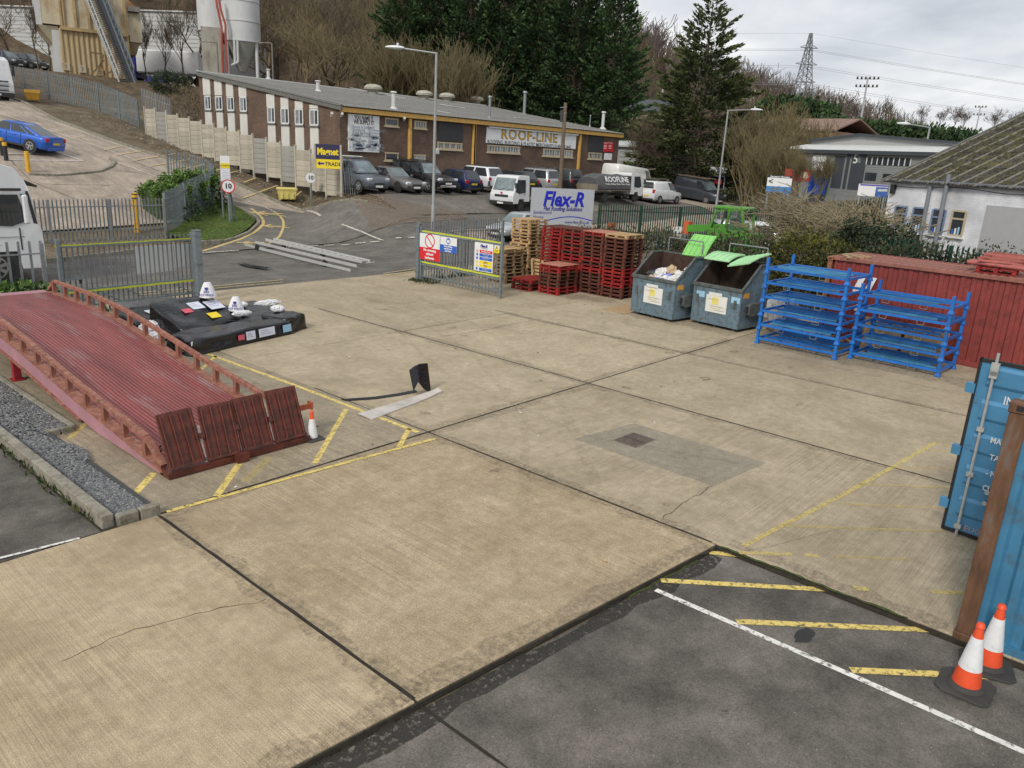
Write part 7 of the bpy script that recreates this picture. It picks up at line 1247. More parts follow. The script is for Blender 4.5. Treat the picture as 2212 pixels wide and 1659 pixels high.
mb = MB(); x0, x1 = tp(300,215)[0], tp(470,250)[0]; z0_ = tp(300,215)[1]; mb.add([(x0,.4,z0_),(x1,.4,z0_),(x1,dep-.6,z0_),(x0,dep-.6,z0_),(x1-.1,1.4,z0_-2.2),(x1+.3,1.4,z0_-2.2),(x1+.3,dep-1.6,z0_-2.2),(x1-.1,dep-1.6,z0_-2.2)], [(0,1,5,4),(1,2,6,5),(2,3,7,6),(3,0,4,7),(4,5,6,7),(0,3,2,1)]); mb.build('side_hopper', CREAM, ct)
x0, x1 = tp(1065,330)[0], tp(1170,330)[0]; z0_ = tp(1100,325)[1]; mb = MB(); mb.add([(x0,.3,z0_),(x1,.3,z0_),(x1,dep-.6,z0_),(x0,dep-.6,z0_),(x0,1.2,z0_-1.1),(x0+.8,1.2,z0_-1.1),(x0+.8,dep-1.6,z0_-1.1),(x0,dep-1.6,z0_-1.1)], [(0,1,5,4),(1,2,6,5),(2,3,7,6),(3,0,4,7),(4,5,6,7),(0,3,2,1)]); mb.build('side_hopper', CREAM, ct)
a, b = tp(1055,22), tp(1165,72); MB().b2(a[0],b[0],-.5,2,b[1],a[1]).build('roof_walkway', STL, ct); mb = MB(); a = tp(960,40); mb.lathe([(2.2,0),(2.0,1.0),(1.0,1.9),(.2,2.2)], (a[0],2.5,a[1]-.3), 12); mb.build('rusty_cowl', mat('cowl_rust', (.42,.21,.07), .8, var=.2, scale=2), ct)
for s, x, y in (('1',530,548),('2',664,562),('3',810,582)): a = tp(x,y); MB().b2(a[0]-.35,a[0]+.35,-.20,-.12,a[1]-.35,a[1]+.35).build('number_plate', CREAM, ct); text(s, ct, (a[0],-.22,a[1]), .6, STL, bold=.01)
# stair and conveyor: inclined runs standing in front of the tower
def truss(xa, ya, xb, yb, y0, y1, wz, mt, n, nm):
    A, B = tp(xa,ya), tp(xb,yb)
    for sgn in (0,1):
        for yy in (0,1.1): MB().bar((A[0],y0+yy,A[1]+sgn*wz),(B[0],y1+yy,B[1]+sgn*wz),.09,.12).build(nm+'_chord', mt, ct)
    for i in range(n):
        f, g = i/n, (i+1)/n; P = lambda q, s_: (A[0]+(B[0]-A[0])*q,y0+(y1-y0)*q,A[1]+(B[1]-A[1])*q+s_*wz); MB().bar(P(f,0),P(g,1),.06,.06).build(nm+'_lacing', mt, ct)
truss(800,-60,1080,690,-2.0,-4.5,1.5,GALV_G,12,'conveyor'); A, B = tp(765,-60), tp(1075,745); mb = MB(); mb.bar((A[0],-1.4,A[1]+.5),(B[0],-3.9,B[1]+.5),1.0,.5); mb.build('conveyor_belt', BELT, ct)
truss(655,-60,945,700,-2.8,-5.2,1.0,mat('stair_pale', (.42,.42,.40), .6, .2, var=.15),14,'stair_rail'); A, B = tp(690,-60), tp(985,700)
st_m = MB().b2(-.5,.5,-.14,.14,-.03,.03).mesh('stair_tread', STL)
for i in range(46): f = i/45; link('stair_tread', st_m, ct, (A[0]+(B[0]-A[0])*f,-2.4-2.4*f,A[1]+(B[1]-A[1])*f))
for (xa, ya), (xb, yb) in (((835,450),(745,740)),((720,630),(840,490)),((725,630),(860,730)),((725,432),(830,445)),((720,632),(920,640)),((780,660),(900,580))): a, b = tp(xa,ya), tp(xb,yb); MB().bar((a[0],-1.5,a[1]),(b[0],-1.5,b[1]),.14,.14).build('strut', mat('strut_brown', (.20,.14,.07), .8, var=.2), ct)
# silo
DS = 80.0; cs = D(507,120,DS); fs = facecam(cs); so_ = thing('cement_silo', 'white cylindrical cement silo on legs with red filling pipes', 'silo', (cs.x,cs.y,T(cs.x,cs.y)), fs); zs = so_.location.z; ks = DS/1661.6
def sp(x, y): q = D(*Z1([(x,y)])[0],DS); d = q-cs; return d.x*math.cos(fs)+d.y*math.sin(fs), q.z-zs
a, b = sp(1755,300), sp(2072,330); rad = (b[0]-a[0])/2; cxs = (a[0]+b[0])/2; zl = (a[1]+b[1])/2; ztp = sp(1900,-150)[1]; zc = sp(1900,555)[1]
MB().lathe([(rad,zl),(rad,ztp),(rad*.3,ztp+1.2)], (cxs,rad,0), 32).build('drum', PWH, so_, smooth=40); MB().lathe([(.35,zc),(rad,zl-.002)], (cxs,rad,0), 32).build('hopper_cone', mat('silo_cone', (.36,.37,.34), .7, var=.12, scale=1, dirt=((.28,.26,.2),.08,2)), so_, smooth=40)
for z in (zl,zl+(ztp-zl)*.35,zl+(ztp-zl)*.7): MB().lathe([(rad+.01,z-.06),(rad+.05,z-.06),(rad+.05,z+.06),(rad+.01,z+.06)], (cxs,rad,0), 32).build('drum_band', PWH, so_, smooth=40)
for dx, dy in ((-.75,-.55),(.75,-.55),(-.75,.6),(.75,.6)): MB().tube((cxs+dx*rad,rad+dy*rad,-1),(cxs+dx*rad,rad+dy*rad,zl+.3),.16,n=10).build('leg', PWH, so_, smooth=40)
a = sp(1680,100); MB().lathe([(1.45,sp(1680,230)[1]),(1.45,ztp)], (a[0],2.8,0), 24).build('rear_drum', PWH, so_, smooth=40); a, b = sp(1590,215), sp(1762,545); MB().b2(a[0],b[0],.2,2.6,-1,a[1]).build('concrete_block', mat('stained_concrete', (.34,.32,.27), .9, var=.25, scale=1, dirt=((.20,.18,.14),.12,1.5), stretch=(1,1,.4)), so_)
PRED = mat('pipe_red', (.36,.07,.05), .6, var=.15)
for L_ in ([(1705,-60),(1720,60),(1755,215),(1757,360),(1765,580)],[(1735,0),(1748,80),(1785,200),(1790,370),(1800,580)]): mb = MB(); mb.path([(sp(x,y)[0],-.25,sp(x,y)[1]) for x, y in L_], .10, 6); mb.build('filling_pipe', PRED, so_, smooth=40)
for L_ in ([(1855,310),(1860,500)],[(1880,320),(1885,490),(1830,520)]): mb = MB(); mb.path([(sp(x,y)[0],.1,sp(x,y)[1]) for x, y in L_], .12, 6); mb.build('vent_pipe', PWH, so_, smooth=40)
for x, y0_, y1_ in ((2150,350,640),(1722,360,700)): a, b = sp(x,y0_), sp(x,y1_); MB().tube((a[0],-2,a[1]),(a[0],-2,b[1]-2),.07,n=6).build('mast', STL, so_); MB().tube((a[0],-2,a[1]),(a[0]-1.6,-1,a[1]+.05),.05,n=6).build('mast_arm', STL, so_)
# ---- pylon, its wires and the floodlight masts
PYL = mat('pylon_steel', (.22,.235,.25), .7, .3, var=.15); q0, q1 = D(1728,235,230), D(1752,72,230); py = thing('pylon', 'lattice electricity pylon on the wooded skyline', 'pylon', (q0.x,q0.y,ground_z(q0.x,q0.y)), facecam(q0,.5)); Hp = q1.z-py.location.z
def hw(z): f = z/Hp; return 4.4*(1-f/.62)+1.5*(f/.62) if f < .62 else 1.5*(1-(f-.62)/.38)+.25*(f-.62)/.38
lev = [0,.16,.30,.42,.52,.60,.66,.72,.78,.84,.90,.95,1.0]
for i, (f, g) in enumerate(zip(lev, lev[1:])):
    a, b, za, zb_ = hw(f*Hp), hw(g*Hp), f*Hp, g*Hp; mb = MB()
    for sx in (-1,1):
        for sy in (-1,1): mb.bar((sx*a,sy*a,za),(sx*b,sy*b,zb_),.20,.20)
    for s in (-1,1): mb.bar((-a,s*a,za),(b,s*b,zb_),.10,.10); mb.bar((a,s*a,za),(-b,s*b,zb_),.10,.10); mb.bar((s*a,-a,za),(s*b,b,zb_),.10,.10); mb.bar((s*a,a,za),(s*b,-b,zb_),.10,.10); mb.bar((-b,s*b,zb_),(b,s*b,zb_),.10,.10)
    mb.build('lattice_panel', PYL, py)
arms = []
for f, w in ((.60,3.4),(.745,3.2),(.88,2.6)):
    z = f*Hp; mb = MB()
    for s in (-1,1): mb.bar((s*hw(z),-.4,z),(s*w,0,z+.1),.16,.16); mb.bar((s*hw(z),.4,z),(s*w,0,z+.1),.16,.16); mb.bar((s*hw(z),0,z+.9),(s*w,0,z+.1),.14,.14)
    mb.bar((-hw(z)-.1,0,z+.05),(hw(z)+.1,0,z+.05),.9,.1); mb.build('cross_arm', PYL, py); arms.append((w,z))
mwp = Matrix.Translation(py.location) @ Matrix.Rotation(py.rotation_euler.z,4,'Z'); WIRE = mat('wire', (.30,.31,.33), .7, var=0)
wl = Vector((CX_.x,CX_.y,0)).normalized(); Lp = Vector((math.cos(YAW+R(40)),0,0))
for k, (x, z) in enumerate([(s*w,z-.4) for w, z in arms for s in (-1,1)]+[(0,Hp)]):
    base = mwp @ Vector((x,0,z))
    for dirn, dl, dz in ((1,420,-16),(-1,260,12)):
        en = base+wl*dirn*dl+Vector((0,0,dz)); mb = MB(); mb.path([base.lerp(en,f)-Vector((0,0,7*4*f*(1-f))) for f in np.linspace(0,1,13)], .032 if k < 6 else .022, 4)
        tag(mb.build('power_line', WIRE), 'thin power line strung %s the skyline pylon, %s' % ('right of' if dirn > 0 else 'left of', ('lowest near wire','lowest far wire','middle near wire','middle far wire','upper near wire','upper far wire','topmost wire')[k]), 'power line', 'power lines')
MASTG = mat('mast_grey', (.45,.46,.47), .5, .3, var=.08)
def floodmast(label, top, base, dist, rows, n, wid):
    a, b = D(*top,dist), D(*base,dist); t = thing('floodlight_mast', label, 'floodlight', (b.x,b.y,b.z-3), facecam(b)); h = a.z-b.z+3; MB().lathe([(.2,0),(.11,h)], n=8).build('column', MASTG, t)
    for r in range(rows):
        z = h-.2-r*1.15*dist/130; MB().b2(-wid/2,wid/2,-.05,.05,z-.04,z+.04).build('cross_bar', MASTG, t)
        for i in range(n): MB().box((-wid/2+wid*i/(n-1),-.25,z+.15),(wid/n*.55,.3,.24*dist/130),0,R(-30),0).build('floodlight', BLKP, t)
floodmast('tall floodlight mast right of the pylon', (1873,168), (1858,268), 130, 2, 6, 3.0); floodmast('distant floodlight mast above the mossy roof', (2117,230), (2104,300), 200, 2, 4, 2.2); floodmast('floodlight mast half hidden left of the big conifer', (1432,160), (1425,260), 125, 2, 3, 1.0)
# ------------------------------------------------------------------ vegetation
def fast_mesh(name, V, F, mats, mi=None, smooth=False):
    V = np.asarray(V, np.float32); F = np.asarray(F, np.int32); n, k = F.shape; me = bpy.data.meshes.new(name)
    me.vertices.add(len(V)); me.vertices.foreach_set('co', V.ravel()); me.loops.add(n*k); me.loops.foreach_set('vertex_index', F.ravel()); me.polygons.add(n); me.polygons.foreach_set('loop_start', np.arange(0,n*k,k,dtype=np.int32)); me.polygons.foreach_set('loop_total', np.full(n,k,np.int32))
    for m in (mats if isinstance(mats, (list,tuple)) else [mats]): me.materials.append(m)
    if mi is not None: me.polygons.foreach_set('material_index', np.asarray(mi,np.int32))
    if smooth: me.polygons.foreach_set('use_smooth', np.ones(n,bool))
    me.update(); me.validate(); return me
def unit(a): return a/np.maximum(np.linalg.norm(a,axis=1,keepdims=True),1e-9)
def leaf_quads(P, Dr, L, W, rg, bend=.0):
    n = len(P); rnd = unit(rg.normal(size=(n,3))); S = unit(np.cross(Dr,rnd)); L = np.broadcast_to(L,(n,))[:,None]; W = np.broadcast_to(W,(n,))[:,None]
    V = np.stack([P-S*W*.35, P+Dr*L*.5-S*W*.5, P+Dr*L, P+Dr*L*.45+S*W*.5], 1).reshape(-1,3); F = np.arange(4*n).reshape(n,4); return V, F
def join(parts):
    V, F, M = [], [], []; o = 0
    for v, f, m in parts: V.append(v); F.append(f+o); M.append(np.full(len(f),m)); o += len(v)
    return np.concatenate(V), np.concatenate(F), np.concatenate(M)
def tubes(segs, rad, n=3):
    """segs (k,2,3), rad (k,2) -> open n-sided tubes as quads"""
    A, B = segs[:,0], segs[:,1]; d = unit(B-A); up = np.where(np.abs(d[:,2:3]) > .9, np.array([[1.,0,0]]), np.array([[0,0,1.]])); a = unit(np.cross(d,up)); b = np.cross(d,a); k = len(A); V = np.zeros((k,2*n,3)); 
    for e, (P, r) in enumerate(((A,rad[:,0]),(B,rad[:,1]))):
        for i in range(n): t = 2*PI*i/n; V[:,e*n+i] = P+(a*math.cos(t)+b*math.sin(t))*r[:,None]
    F = np.array([[i,(i+1)%n,n+(i+1)%n,n+i] for i in range(n)]); F = (F[None]+(np.arange(k)*2*n)[:,None,None]).reshape(-1,4); return V.reshape(-1,3), F
def bare_tree(h, spread, seed, levels=4, kids=(5,4,4,3), r0=.16, up=.35, lean=0.0, trunk_f=.30, n_main=1):
    rg = np.random.default_rng(seed); segs, rad = [], []
    def grow(p, d, L, r, lv):
        k = 3 if lv < 2 else 2; q = p; dd = d
        pts = [p]
        for i in range(k):
            dd = dd+rg.normal(size=3)*(.10 if lv == 0 else .22)+np.array([0,0,up*.25 if lv else .1]); dd /= np.linalg.norm(dd); nx = q+dd*L/k; ra, rb = r*(1-.45*i/k), r*(1-.45*(i+1)/k); segs.append((q,nx)); rad.append((ra,rb)); q = nx; pts.append(q)
        if lv >= levels: return
        m = kids[min(lv,len(kids)-1)]+rg.integers(0,2)
        for j in range(m):
            f = rg.uniform(.35 if lv else .45,1.0); i = min(k-1,int(f*k)); b = pts[i]+(pts[i+1]-pts[i])*(f*k-i); a = rg.uniform(0,2*PI); t = np.array([math.cos(a),math.sin(a),0])*spread+dd*.75+np.array([0,0,up]); t /= np.linalg.norm(t); grow(b, t, L*rg.uniform(.52,.78), r*.5*(1-.3*f)+.004, lv+1)
    for s in range(n_main):
        a = rg.uniform(0,2*PI); d0 = np.array([lean+.25*(n_main > 1)*math.cos(a),.25*(n_main > 1)*math.sin(a),1.0]); grow(np.array([.15*math.cos(a),.15*math.sin(a),-.3])*(n_main > 1), d0/np.linalg.norm(d0), h*.46, r0, 0)
    S, Rr = np.array(segs), np.array(rad); S *= h/max(1e-6,S[:,:,2].max()) if n_main == 1 else 1; return S, Rr
BARK = mat('bark_brown', (.115,.085,.058), .95, var=.3, scale=2, rnd=.2); BARKO = mat('bark_olive', (.185,.15,.075), .95, var=.25, scale=2, rnd=.15); TWIG = [mat('wood_brown', (.125,.088,.060), .95, var=.35, scale=.12), mat('wood_olive', (.15,.125,.068), .95, var=.3, scale=.12), mat('wood_mauve', (.135,.105,.092), .95, var=.25, scale=.05)]
def tree_thing(name, label, cat, p, tr, cr, group=None, rz=0.0, sc=1.0, parts=('trunk','crown')):
    t = thing(name, label, cat, p, rz, group); t.scale = (sc,sc,sc)
    if tr is not None: link(parts[0], tr, t)
    if cr is not None: link(parts[1], cr, t)
    return t
def bare_meshes(nm, h, spread, seed, mt, thin=.075, tw=None, minr=.0, **k):
    S, Rr = bare_tree(h, spread, seed, **k); Rr = np.maximum(Rr, minr); big = Rr[:,0] > thin; a = tubes(S[big],Rr[big],5); b = tubes(S[~big],Rr[~big],3); return fast_mesh(nm+'_trunk', a[0], a[1], mt, smooth=True), fast_mesh(nm+'_crown', b[0], b[1], tw or mt)
# ---- conifers
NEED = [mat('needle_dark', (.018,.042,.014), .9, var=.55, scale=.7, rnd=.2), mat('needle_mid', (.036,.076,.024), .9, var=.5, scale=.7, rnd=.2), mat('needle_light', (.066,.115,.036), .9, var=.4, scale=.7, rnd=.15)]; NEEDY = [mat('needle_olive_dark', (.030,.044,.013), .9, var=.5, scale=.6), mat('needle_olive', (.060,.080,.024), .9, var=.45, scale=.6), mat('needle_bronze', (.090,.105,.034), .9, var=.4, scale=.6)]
def conifer(nm, h, rmax, seed, nb, per, mats, start=.04, prof=None, droop=-.1, leaf=.55, lw=.30, sparse_top=0.0, upswept=.35):
    rg = np.random.default_rng(seed); prof = prof or (lambda t: (1-t)**.62*(.62+.38*min(1,t/.22))); P, Dd, Mi, segs, rads = [], [], [], [], []
    for i in range(nb):
        t = start+(1-start)*(i/nb)**1.05; t = min(.995,t+rg.uniform(-.01,.01)); L = rmax*prof(t)*rg.uniform(.72,1.12)*(1+.10*math.sin(7*t*PI+seed)); a = i*2.39996+rg.uniform(-.4,.4); el = droop+(upswept)*t+rg.uniform(-.12,.12); d = np.array([math.cos(a)*math.cos(el),math.sin(a)*math.cos(el),math.sin(el)]); base = np.array([0,0,t*h]); segs.append((base,base+d*L*.92)); rads.append((.05*(1.2-t)+.01,.006))
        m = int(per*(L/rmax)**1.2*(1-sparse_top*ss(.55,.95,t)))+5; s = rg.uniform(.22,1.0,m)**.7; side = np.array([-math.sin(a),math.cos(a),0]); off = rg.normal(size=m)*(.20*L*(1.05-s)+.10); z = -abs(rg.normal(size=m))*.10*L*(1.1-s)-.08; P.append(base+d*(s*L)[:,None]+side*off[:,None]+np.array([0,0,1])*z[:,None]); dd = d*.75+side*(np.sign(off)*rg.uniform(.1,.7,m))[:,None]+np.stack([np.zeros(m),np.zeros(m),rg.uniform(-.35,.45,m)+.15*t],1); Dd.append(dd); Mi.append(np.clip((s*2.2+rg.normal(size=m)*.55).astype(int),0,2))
    P, Dd, Mi = np.concatenate(P), unit(np.concatenate(Dd)), np.concatenate(Mi); V, F = leaf_quads(P, Dd, leaf*rg.uniform(.6,1.3,len(P)), lw*rg.uniform(.6,1.3,len(P)), rg); cr = fast_mesh(nm+'_crown', V, F, mats, Mi)
    segs.append((np.array([0,0,-.5]),np.array([0,0,h*.5]))); rads.append((.032*h*.55,.012*h)); segs.append((np.array([0,0,h*.5]),np.array([0,0,h*.99]))); rads.append((.012*h,.01)); v, f = tubes(np.array(segs),np.array(rads),4); return fast_mesh(nm+'_trunk', v, f, BARK), cr
cypA = conifer('cypress_a', 27, 6.6, 3, 430, 150, NEED, .02, droop=.05, leaf=.42, lw=.2, upswept=.75); cypB = conifer('cypress_b', 27, 6.2, 8, 430, 150, NEED, .02, droop=.05, leaf=.42, lw=.2, upswept=.8)
gc = 'tall cypresses behind the brick building'
for k, (x, d, hs, lab) in enumerate(((868,97,.92,'dark cypress at the left end of the tall green screen'),(935,99,1.02,'dark cypress second from the left in the tall green screen'),(1010,98,1.0,'dark cypress third from the left in the tall green screen'),(1085,98,1.05,'dark cypress in the middle of the tall green screen'),(1160,97,.98,'dark cypress right of the middle of the tall green screen'),(1235,95,1.04,'dark cypress second from the right in the tall green screen'),(1318,93,1.0,'dark cypress with the ragged edge against the sky'))):
    p = D(x,260,d); z = ground_z(p.x,p.y); top = D(x,-190 if x < 1300 else -110,d).z; tr, cr = (cypA, cypB)[k%2]; o = tree_thing('cypress_tree', lab, 'tree', (p.x,p.y,z-.3), tr, cr, gc, k*1.3, (top-z)/27*hs); o.scale.x *= 1.05; o.scale.y *= 1.05
sp = conifer('spruce', 22, 8.8, 21, 210, 230, NEEDY, .03, prof=lambda t: ((1-t)**.55*(.75+.25*min(1,t/.12)) if t < .55 else .34*((1-t)/.45)**.6+.35*(1-t)**.55), droop=-.05, leaf=.58, lw=.24, sparse_top=.72, upswept=.6)
p = D(1498,390,80); z = T(p.x,p.y); o = tree_thing('spruce_tree', 'large lone olive green spruce with a thin open top', 'tree', (p.x,p.y,z), sp[0], sp[1], None, .6, (D(1535,-12,80).z-z)/22); o.rotation_euler = (R(0),R(1.5),.6)
# ---- bare trees standing singly
bt1 = bare_meshes('ash', 13, .75, 4, BARKO, .05, r0=.2, minr=.018); bt2 = bare_meshes('oak', 13, .95, 9, BARK, .05, r0=.24, minr=.018); bt3 = bare_meshes('poplar', 13, .42, 14, BARK, .05, r0=.16, up=.6, minr=.018); bt4 = bare_meshes('willow', 9, .55, 31, BARKO, .05, r0=.09, n_main=7, kids=(5,4,3,2), up=.55, minr=.016)
gb = 'bare trees near the plant and buildings'
for k, (x, y, d, h, mh, lab) in enumerate(((84,150,84,-40,bt3,'slim dark bare tree left of the cement tower'),(108,150,88,10,bt2,'bare tree close against the cement tower'),(30,150,95,-30,bt2,'bare tree at the top left edge'),(318,180,90,20,bt3,'thin bare tree right of the cement tower'),(352,170,92,5,bt3,'straight thin bare tree before the pale warehouse'),(402,170,94,-30,bt3,'bare tree left of the white silo'),(425,160,98,-60,bt2,'bare tree close behind the white silo'),(660,190,84,5,bt1,'broad pale bare tree above the brick building roof'),(610,190,90,-40,bt2,'bare tree right of the white silo'),(745,200,88,20,bt1,'bare tree between the pale tree and the cypresses'),(800,215,86,55,bt1,'bare tree at the foot of the first cypress'),(848,230,84,90,bt4,'many stemmed bare willow behind the roof vents'),(960,235,84,100,bt4,'pale bare willow before the dark cypresses'),(1000,240,86,120,bt4,'smaller bare willow before the dark cypresses'),(905,230,87,95,bt4,'bare willow right of the street lamp head'),(1362,400,78,230,bt2,'bare tree beyond the end of the brick building'),(1395,400,82,255,bt4,'bare bush beside the spruce'),(1612,420,74,240,bt4,'bare olive willow right of the spruce'),(1655,420,78,225,bt4,'tall bare olive willow left of the slim pole'),(1700,415,74,255,bt4,'bare olive willow behind the direction board'),(1745,405,76,270,bt4,'bare olive willow before the grey unit'),(1668,425,60,300,bt4,'near bare willow left of the red hoarding'),(1718,425,58,320,bt4,'near bare willow before the red hoarding'),(1640,430,64,285,bt4,'near bare willow right of the grey van'),(1765,425,56,345,bt4,'low bare willow before the wheelie bins'),(1590,400,84,210,bt1,'bare tree behind the right street lamp'),(575,190,96,-60,bt1,'bare tree behind the silo mast'),(705,195,94,-30,bt2,'dark bare tree behind the pale one'))):
    p = D(x,y,d); z = ground_z(p.x,p.y); top = D(x,h,d).z; sc = max(.35,(top-z)/(13 if mh is not bt4 else 8.5)); tree_thing('bare_tree', lab, 'tree', (p.x,p.y,z-.1), mh[0], mh[1], gb, k*2.1, sc)
# ---- hillside woods
def woods(name, label, seed, n, us_, vs__, hmin, hmax, mats, keep, lv=3, base_n=6, minr=.03):
    rg = np.random.default_rng(seed); B = []
    for k in range(base_n): S, Rr = bare_tree(1.0*12, (.55,.75,.95,.6,.85,.7)[k%6], 100+seed*7+k, levels=lv, kids=(6,5,4,3), r0=.17, up=(.5,.3,.2,.6,.35,.45)[k%6]); B.append(tubes(S,np.maximum(Rr,minr),3))
    parts = []; c = 0; tries = 0
    while c < n and tries < n*12:
        tries += 1; u, v = rg.uniform(*us_), rg.uniform(*vs__)
        if not keep(u,v): continue
        V, F = B[rg.integers(base_n)]; a = rg.uniform(0,6.28); s = rg.uniform(hmin,hmax)/12; w = s*rg.uniform(.8,1.25); X = V[:,0]*math.cos(a)-V[:,1]*math.sin(a); Y = V[:,0]*math.sin(a)+V[:,1]*math.cos(a); parts.append((np.stack([X*w+u,Y*w+v,V[:,2]*s+ground_z(u,v)-.3],1),F,rg.integers(len(mats)))); c += 1
    V, F, M = join(parts); return tag(link(name, fast_mesh(name, V, F, mats, M)), label, 'woodland', kind='stuff')
def bear(u, v): return math.degrees(math.atan2(u*math.cos(YAW)-v*math.sin(YAW),u*math.sin(YAW)+v*math.cos(YAW)))
inview = lambda u, v: abs(bear(u,v)) < 37
woods('woodland', 'bare brown winter wood covering the hillside behind the brick building', 1, 430, (40,230), (66,165), 9, 15, TWIG[:2], lambda u, v: inview(u,v) and not (u < 62 and v < 122) and not (u < 66 and v < 70) and bear(u,v) < 12 and math.hypot(u,v) < 215, 3)
woods('woodland', 'bare mauve brown wood along the far hillside and skyline', 2, 850, (90,620), (48,190), 9, 16, TWIG[1:]+[TWIG[2]], lambda u, v: inview(u,v) and bear(u,v) > 6 and 110 < math.hypot(u,v) < 620 and (v > 62 or u > 150) and (bear(u,v) > 12 or math.hypot(u,v) > 150), 2, minr=.06)
# far distant trees low on the right
ft = bare_meshes('far_tree', 13, .8, 77, TWIG[2], .08, r0=.22, levels=4, minr=.035)
for k, (x, yb, yt, d) in enumerate(((1590,190,140,260),(1640,205,155,255),(1690,225,165,250),(1845,262,205,240),(1995,255,222,300),(2030,262,228,290),(2060,266,222,280),(2085,268,226,285),(2150,275,228,270),(2185,270,232,280),(1800,258,215,260),(1420,130,40,230))):
    p = D(x,yb,d); z = p.z; tree_thing('bare_tree', 'bare tree standing clear on the far skyline, %s from the left' % ('second','third','fourth','sixth','seventh','eighth','ninth','tenth','eleventh','twelfth','fifth','first')[k], 'tree', (p.x,p.y,z-3), ft[0], ft[1], 'bare trees on the far skyline', k*1.7, (D(x,yt,d).z-z+3)/13)
# ---- leafy masses: hedges and shrubs
def leaf_mass(nm, boxes, n, leaf, lw, mats, seed, twigs=0, twmat=None, up=.3):
    rg = np.random.default_rng(seed); P, Nn = [], []
    vol = np.array([b[1][0]*b[1][1]*b[1][2] for b in boxes])**.75; vol /= vol.sum()
    for (c, r, sq), f in zip(boxes, vol):
        m = int(n*f); d = unit(rg.normal(size=(m,3))); k = rg.uniform(.55,1.04,(m,1))**.6; q = np.sign(d)*np.abs(d)**sq if sq < 1 else d; mx = np.abs(q).max(1,keepdims=True) if sq < .6 else np.linalg.norm(q,axis=1,keepdims=True); q = q/mx; lump = 1+.13*np.sin(q[:,:1]*5+q[:,1:2]*7+seed)+.08*np.sin(q[:,2:]*9+q[:,:1]*11); P.append(np.array(c)+q*np.array(r)*k*lump); Nn.append(d)
    P, Nn = np.concatenate(P), np.concatenate(Nn); Dd = unit(Nn*.7+rg.normal(size=P.shape)*.6+np.array([0,0,up])); V, F = leaf_quads(P, Dd, leaf*rg.uniform(.6,1.4,len(P)), lw*rg.uniform(.6,1.4,len(P)), rg); return fast_mesh(nm, V, F, mats, rg.integers(0,len(mats),len(P)))
HG = [mat('hedge_green', (.07,.14,.022), .8, var=.4, scale=1.5), mat('hedge_lime', (.15,.25,.05), .8, var=.35, scale=1.5), mat('hedge_dark', (.025,.06,.012), .8, var=.4, scale=1.5)]; HB = [mat('hedge_olive', (.07,.075,.028), .9, var=.45, scale=1.2), mat('hedge_brown', (.10,.08,.045), .9, var=.4, scale=1.2), mat('hedge_deep', (.028,.042,.015), .9, var=.5, scale=1.2)]; HY = [mat('shrub_gold', (.115,.11,.012), .85, var=.4, scale=1.5), mat('shrub_olive', (.055,.06,.010), .85, var=.4, scale=1.5)]; HD = [mat('shrub_dark', (.018,.034,.013), .7, var=.5, scale=1.5), mat('shrub_dark2', (.03,.05,.02), .7, var=.4, scale=1.5)]  # HG: lime, mid and dark leaf greens, picked at random per leaf
def mass(name, label, cat, anchor, boxes, n, leaf, lw, mats, seed, stems=0, smat=None, group=None, stem_h=1.5, part='foliage'):
    t = thing(name, label, cat, anchor, 0, group); A = Vector(anchor); link(part, leaf_mass(part, [(tuple(Vector(c)-A),r,q) for c, r, q in boxes], n, leaf, lw, mats, seed), t)
    if stems:
        S, Rr = [], []; rg = np.random.default_rng(seed+1)
        for i in range(stems):
            c, r, q = boxes[rg.integers(len(boxes))]; a = np.array(Vector(c)-A)+rg.uniform(-1,1,3)*np.array(r)*np.array([.9,.9,.3]); a[2] = max(-.2,a[2]-r[2]*.8); dd = rg.normal(size=3)*.35+np.array([0,0,1]); dd /= np.linalg.norm(dd); L = stem_h*rg.uniform(.5,1.2)
            for j in range(4): b = a+dd*L/4; S.append((a,b)); Rr.append((.012*(1-j/5),.012*(1-(j+1)/5))); a = b; dd = dd+rg.normal(size=3)*.18; dd /= np.linalg.norm(dd)
        v, f = tubes(np.array(S),np.array(Rr),3); link('stems', fast_mesh('stems', v, f, smat or BARK), t)
    return t
# clipped hedge inside the curved fence
HX = [((18.75,40.55,1.6),(.85,1.05,1.0),.22),((19.8,41.45,1.8),(1.1,1.1,1.0),.22),((21.0,42.5,2.1),(1.1,1.1,1.0),.22),((21.8,43.4,2.4),(.8,.8,.95),.22)]
hg = mass('clipped_hedge', 'bright green clipped hedge inside the curving palisade fence', 'hedge', (19.8,42.3,T(19.8,42.3)), HX, 26000, .11, .085, HG[:2]+HG[1:2]+HG, 3); mb = MB()
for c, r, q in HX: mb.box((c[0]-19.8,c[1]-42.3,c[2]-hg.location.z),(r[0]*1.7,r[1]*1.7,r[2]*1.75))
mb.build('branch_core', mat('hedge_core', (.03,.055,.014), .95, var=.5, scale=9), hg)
mass('ivy', 'ivy climbing through the curving palisade fence', 'ivy', (20.5,40.3,T(20.5,40.3)), [((19.2,39.3,1.3),(.9,.5,.7),.9),((20.6,40.35,1.5),(.9,.6,.9),.9),((22.0,41.6,1.9),(.7,.6,1.0),.9),((22.9,43.1,2.3),(.25,.8,1.0),.9)], 2600, .13, .10, HG[:1]+HD, 8)
mass('ground_shrub', 'low leafy shrub at the foot of the left palisade fence', 'shrub', (5.5,25.6,0), [((6.3,25.7,.35),(2.2,.45,.45),.9),((3.0,25.7,.35),(2.0,.45,.45),.9)], 2600, .20, .10, HG, 12)
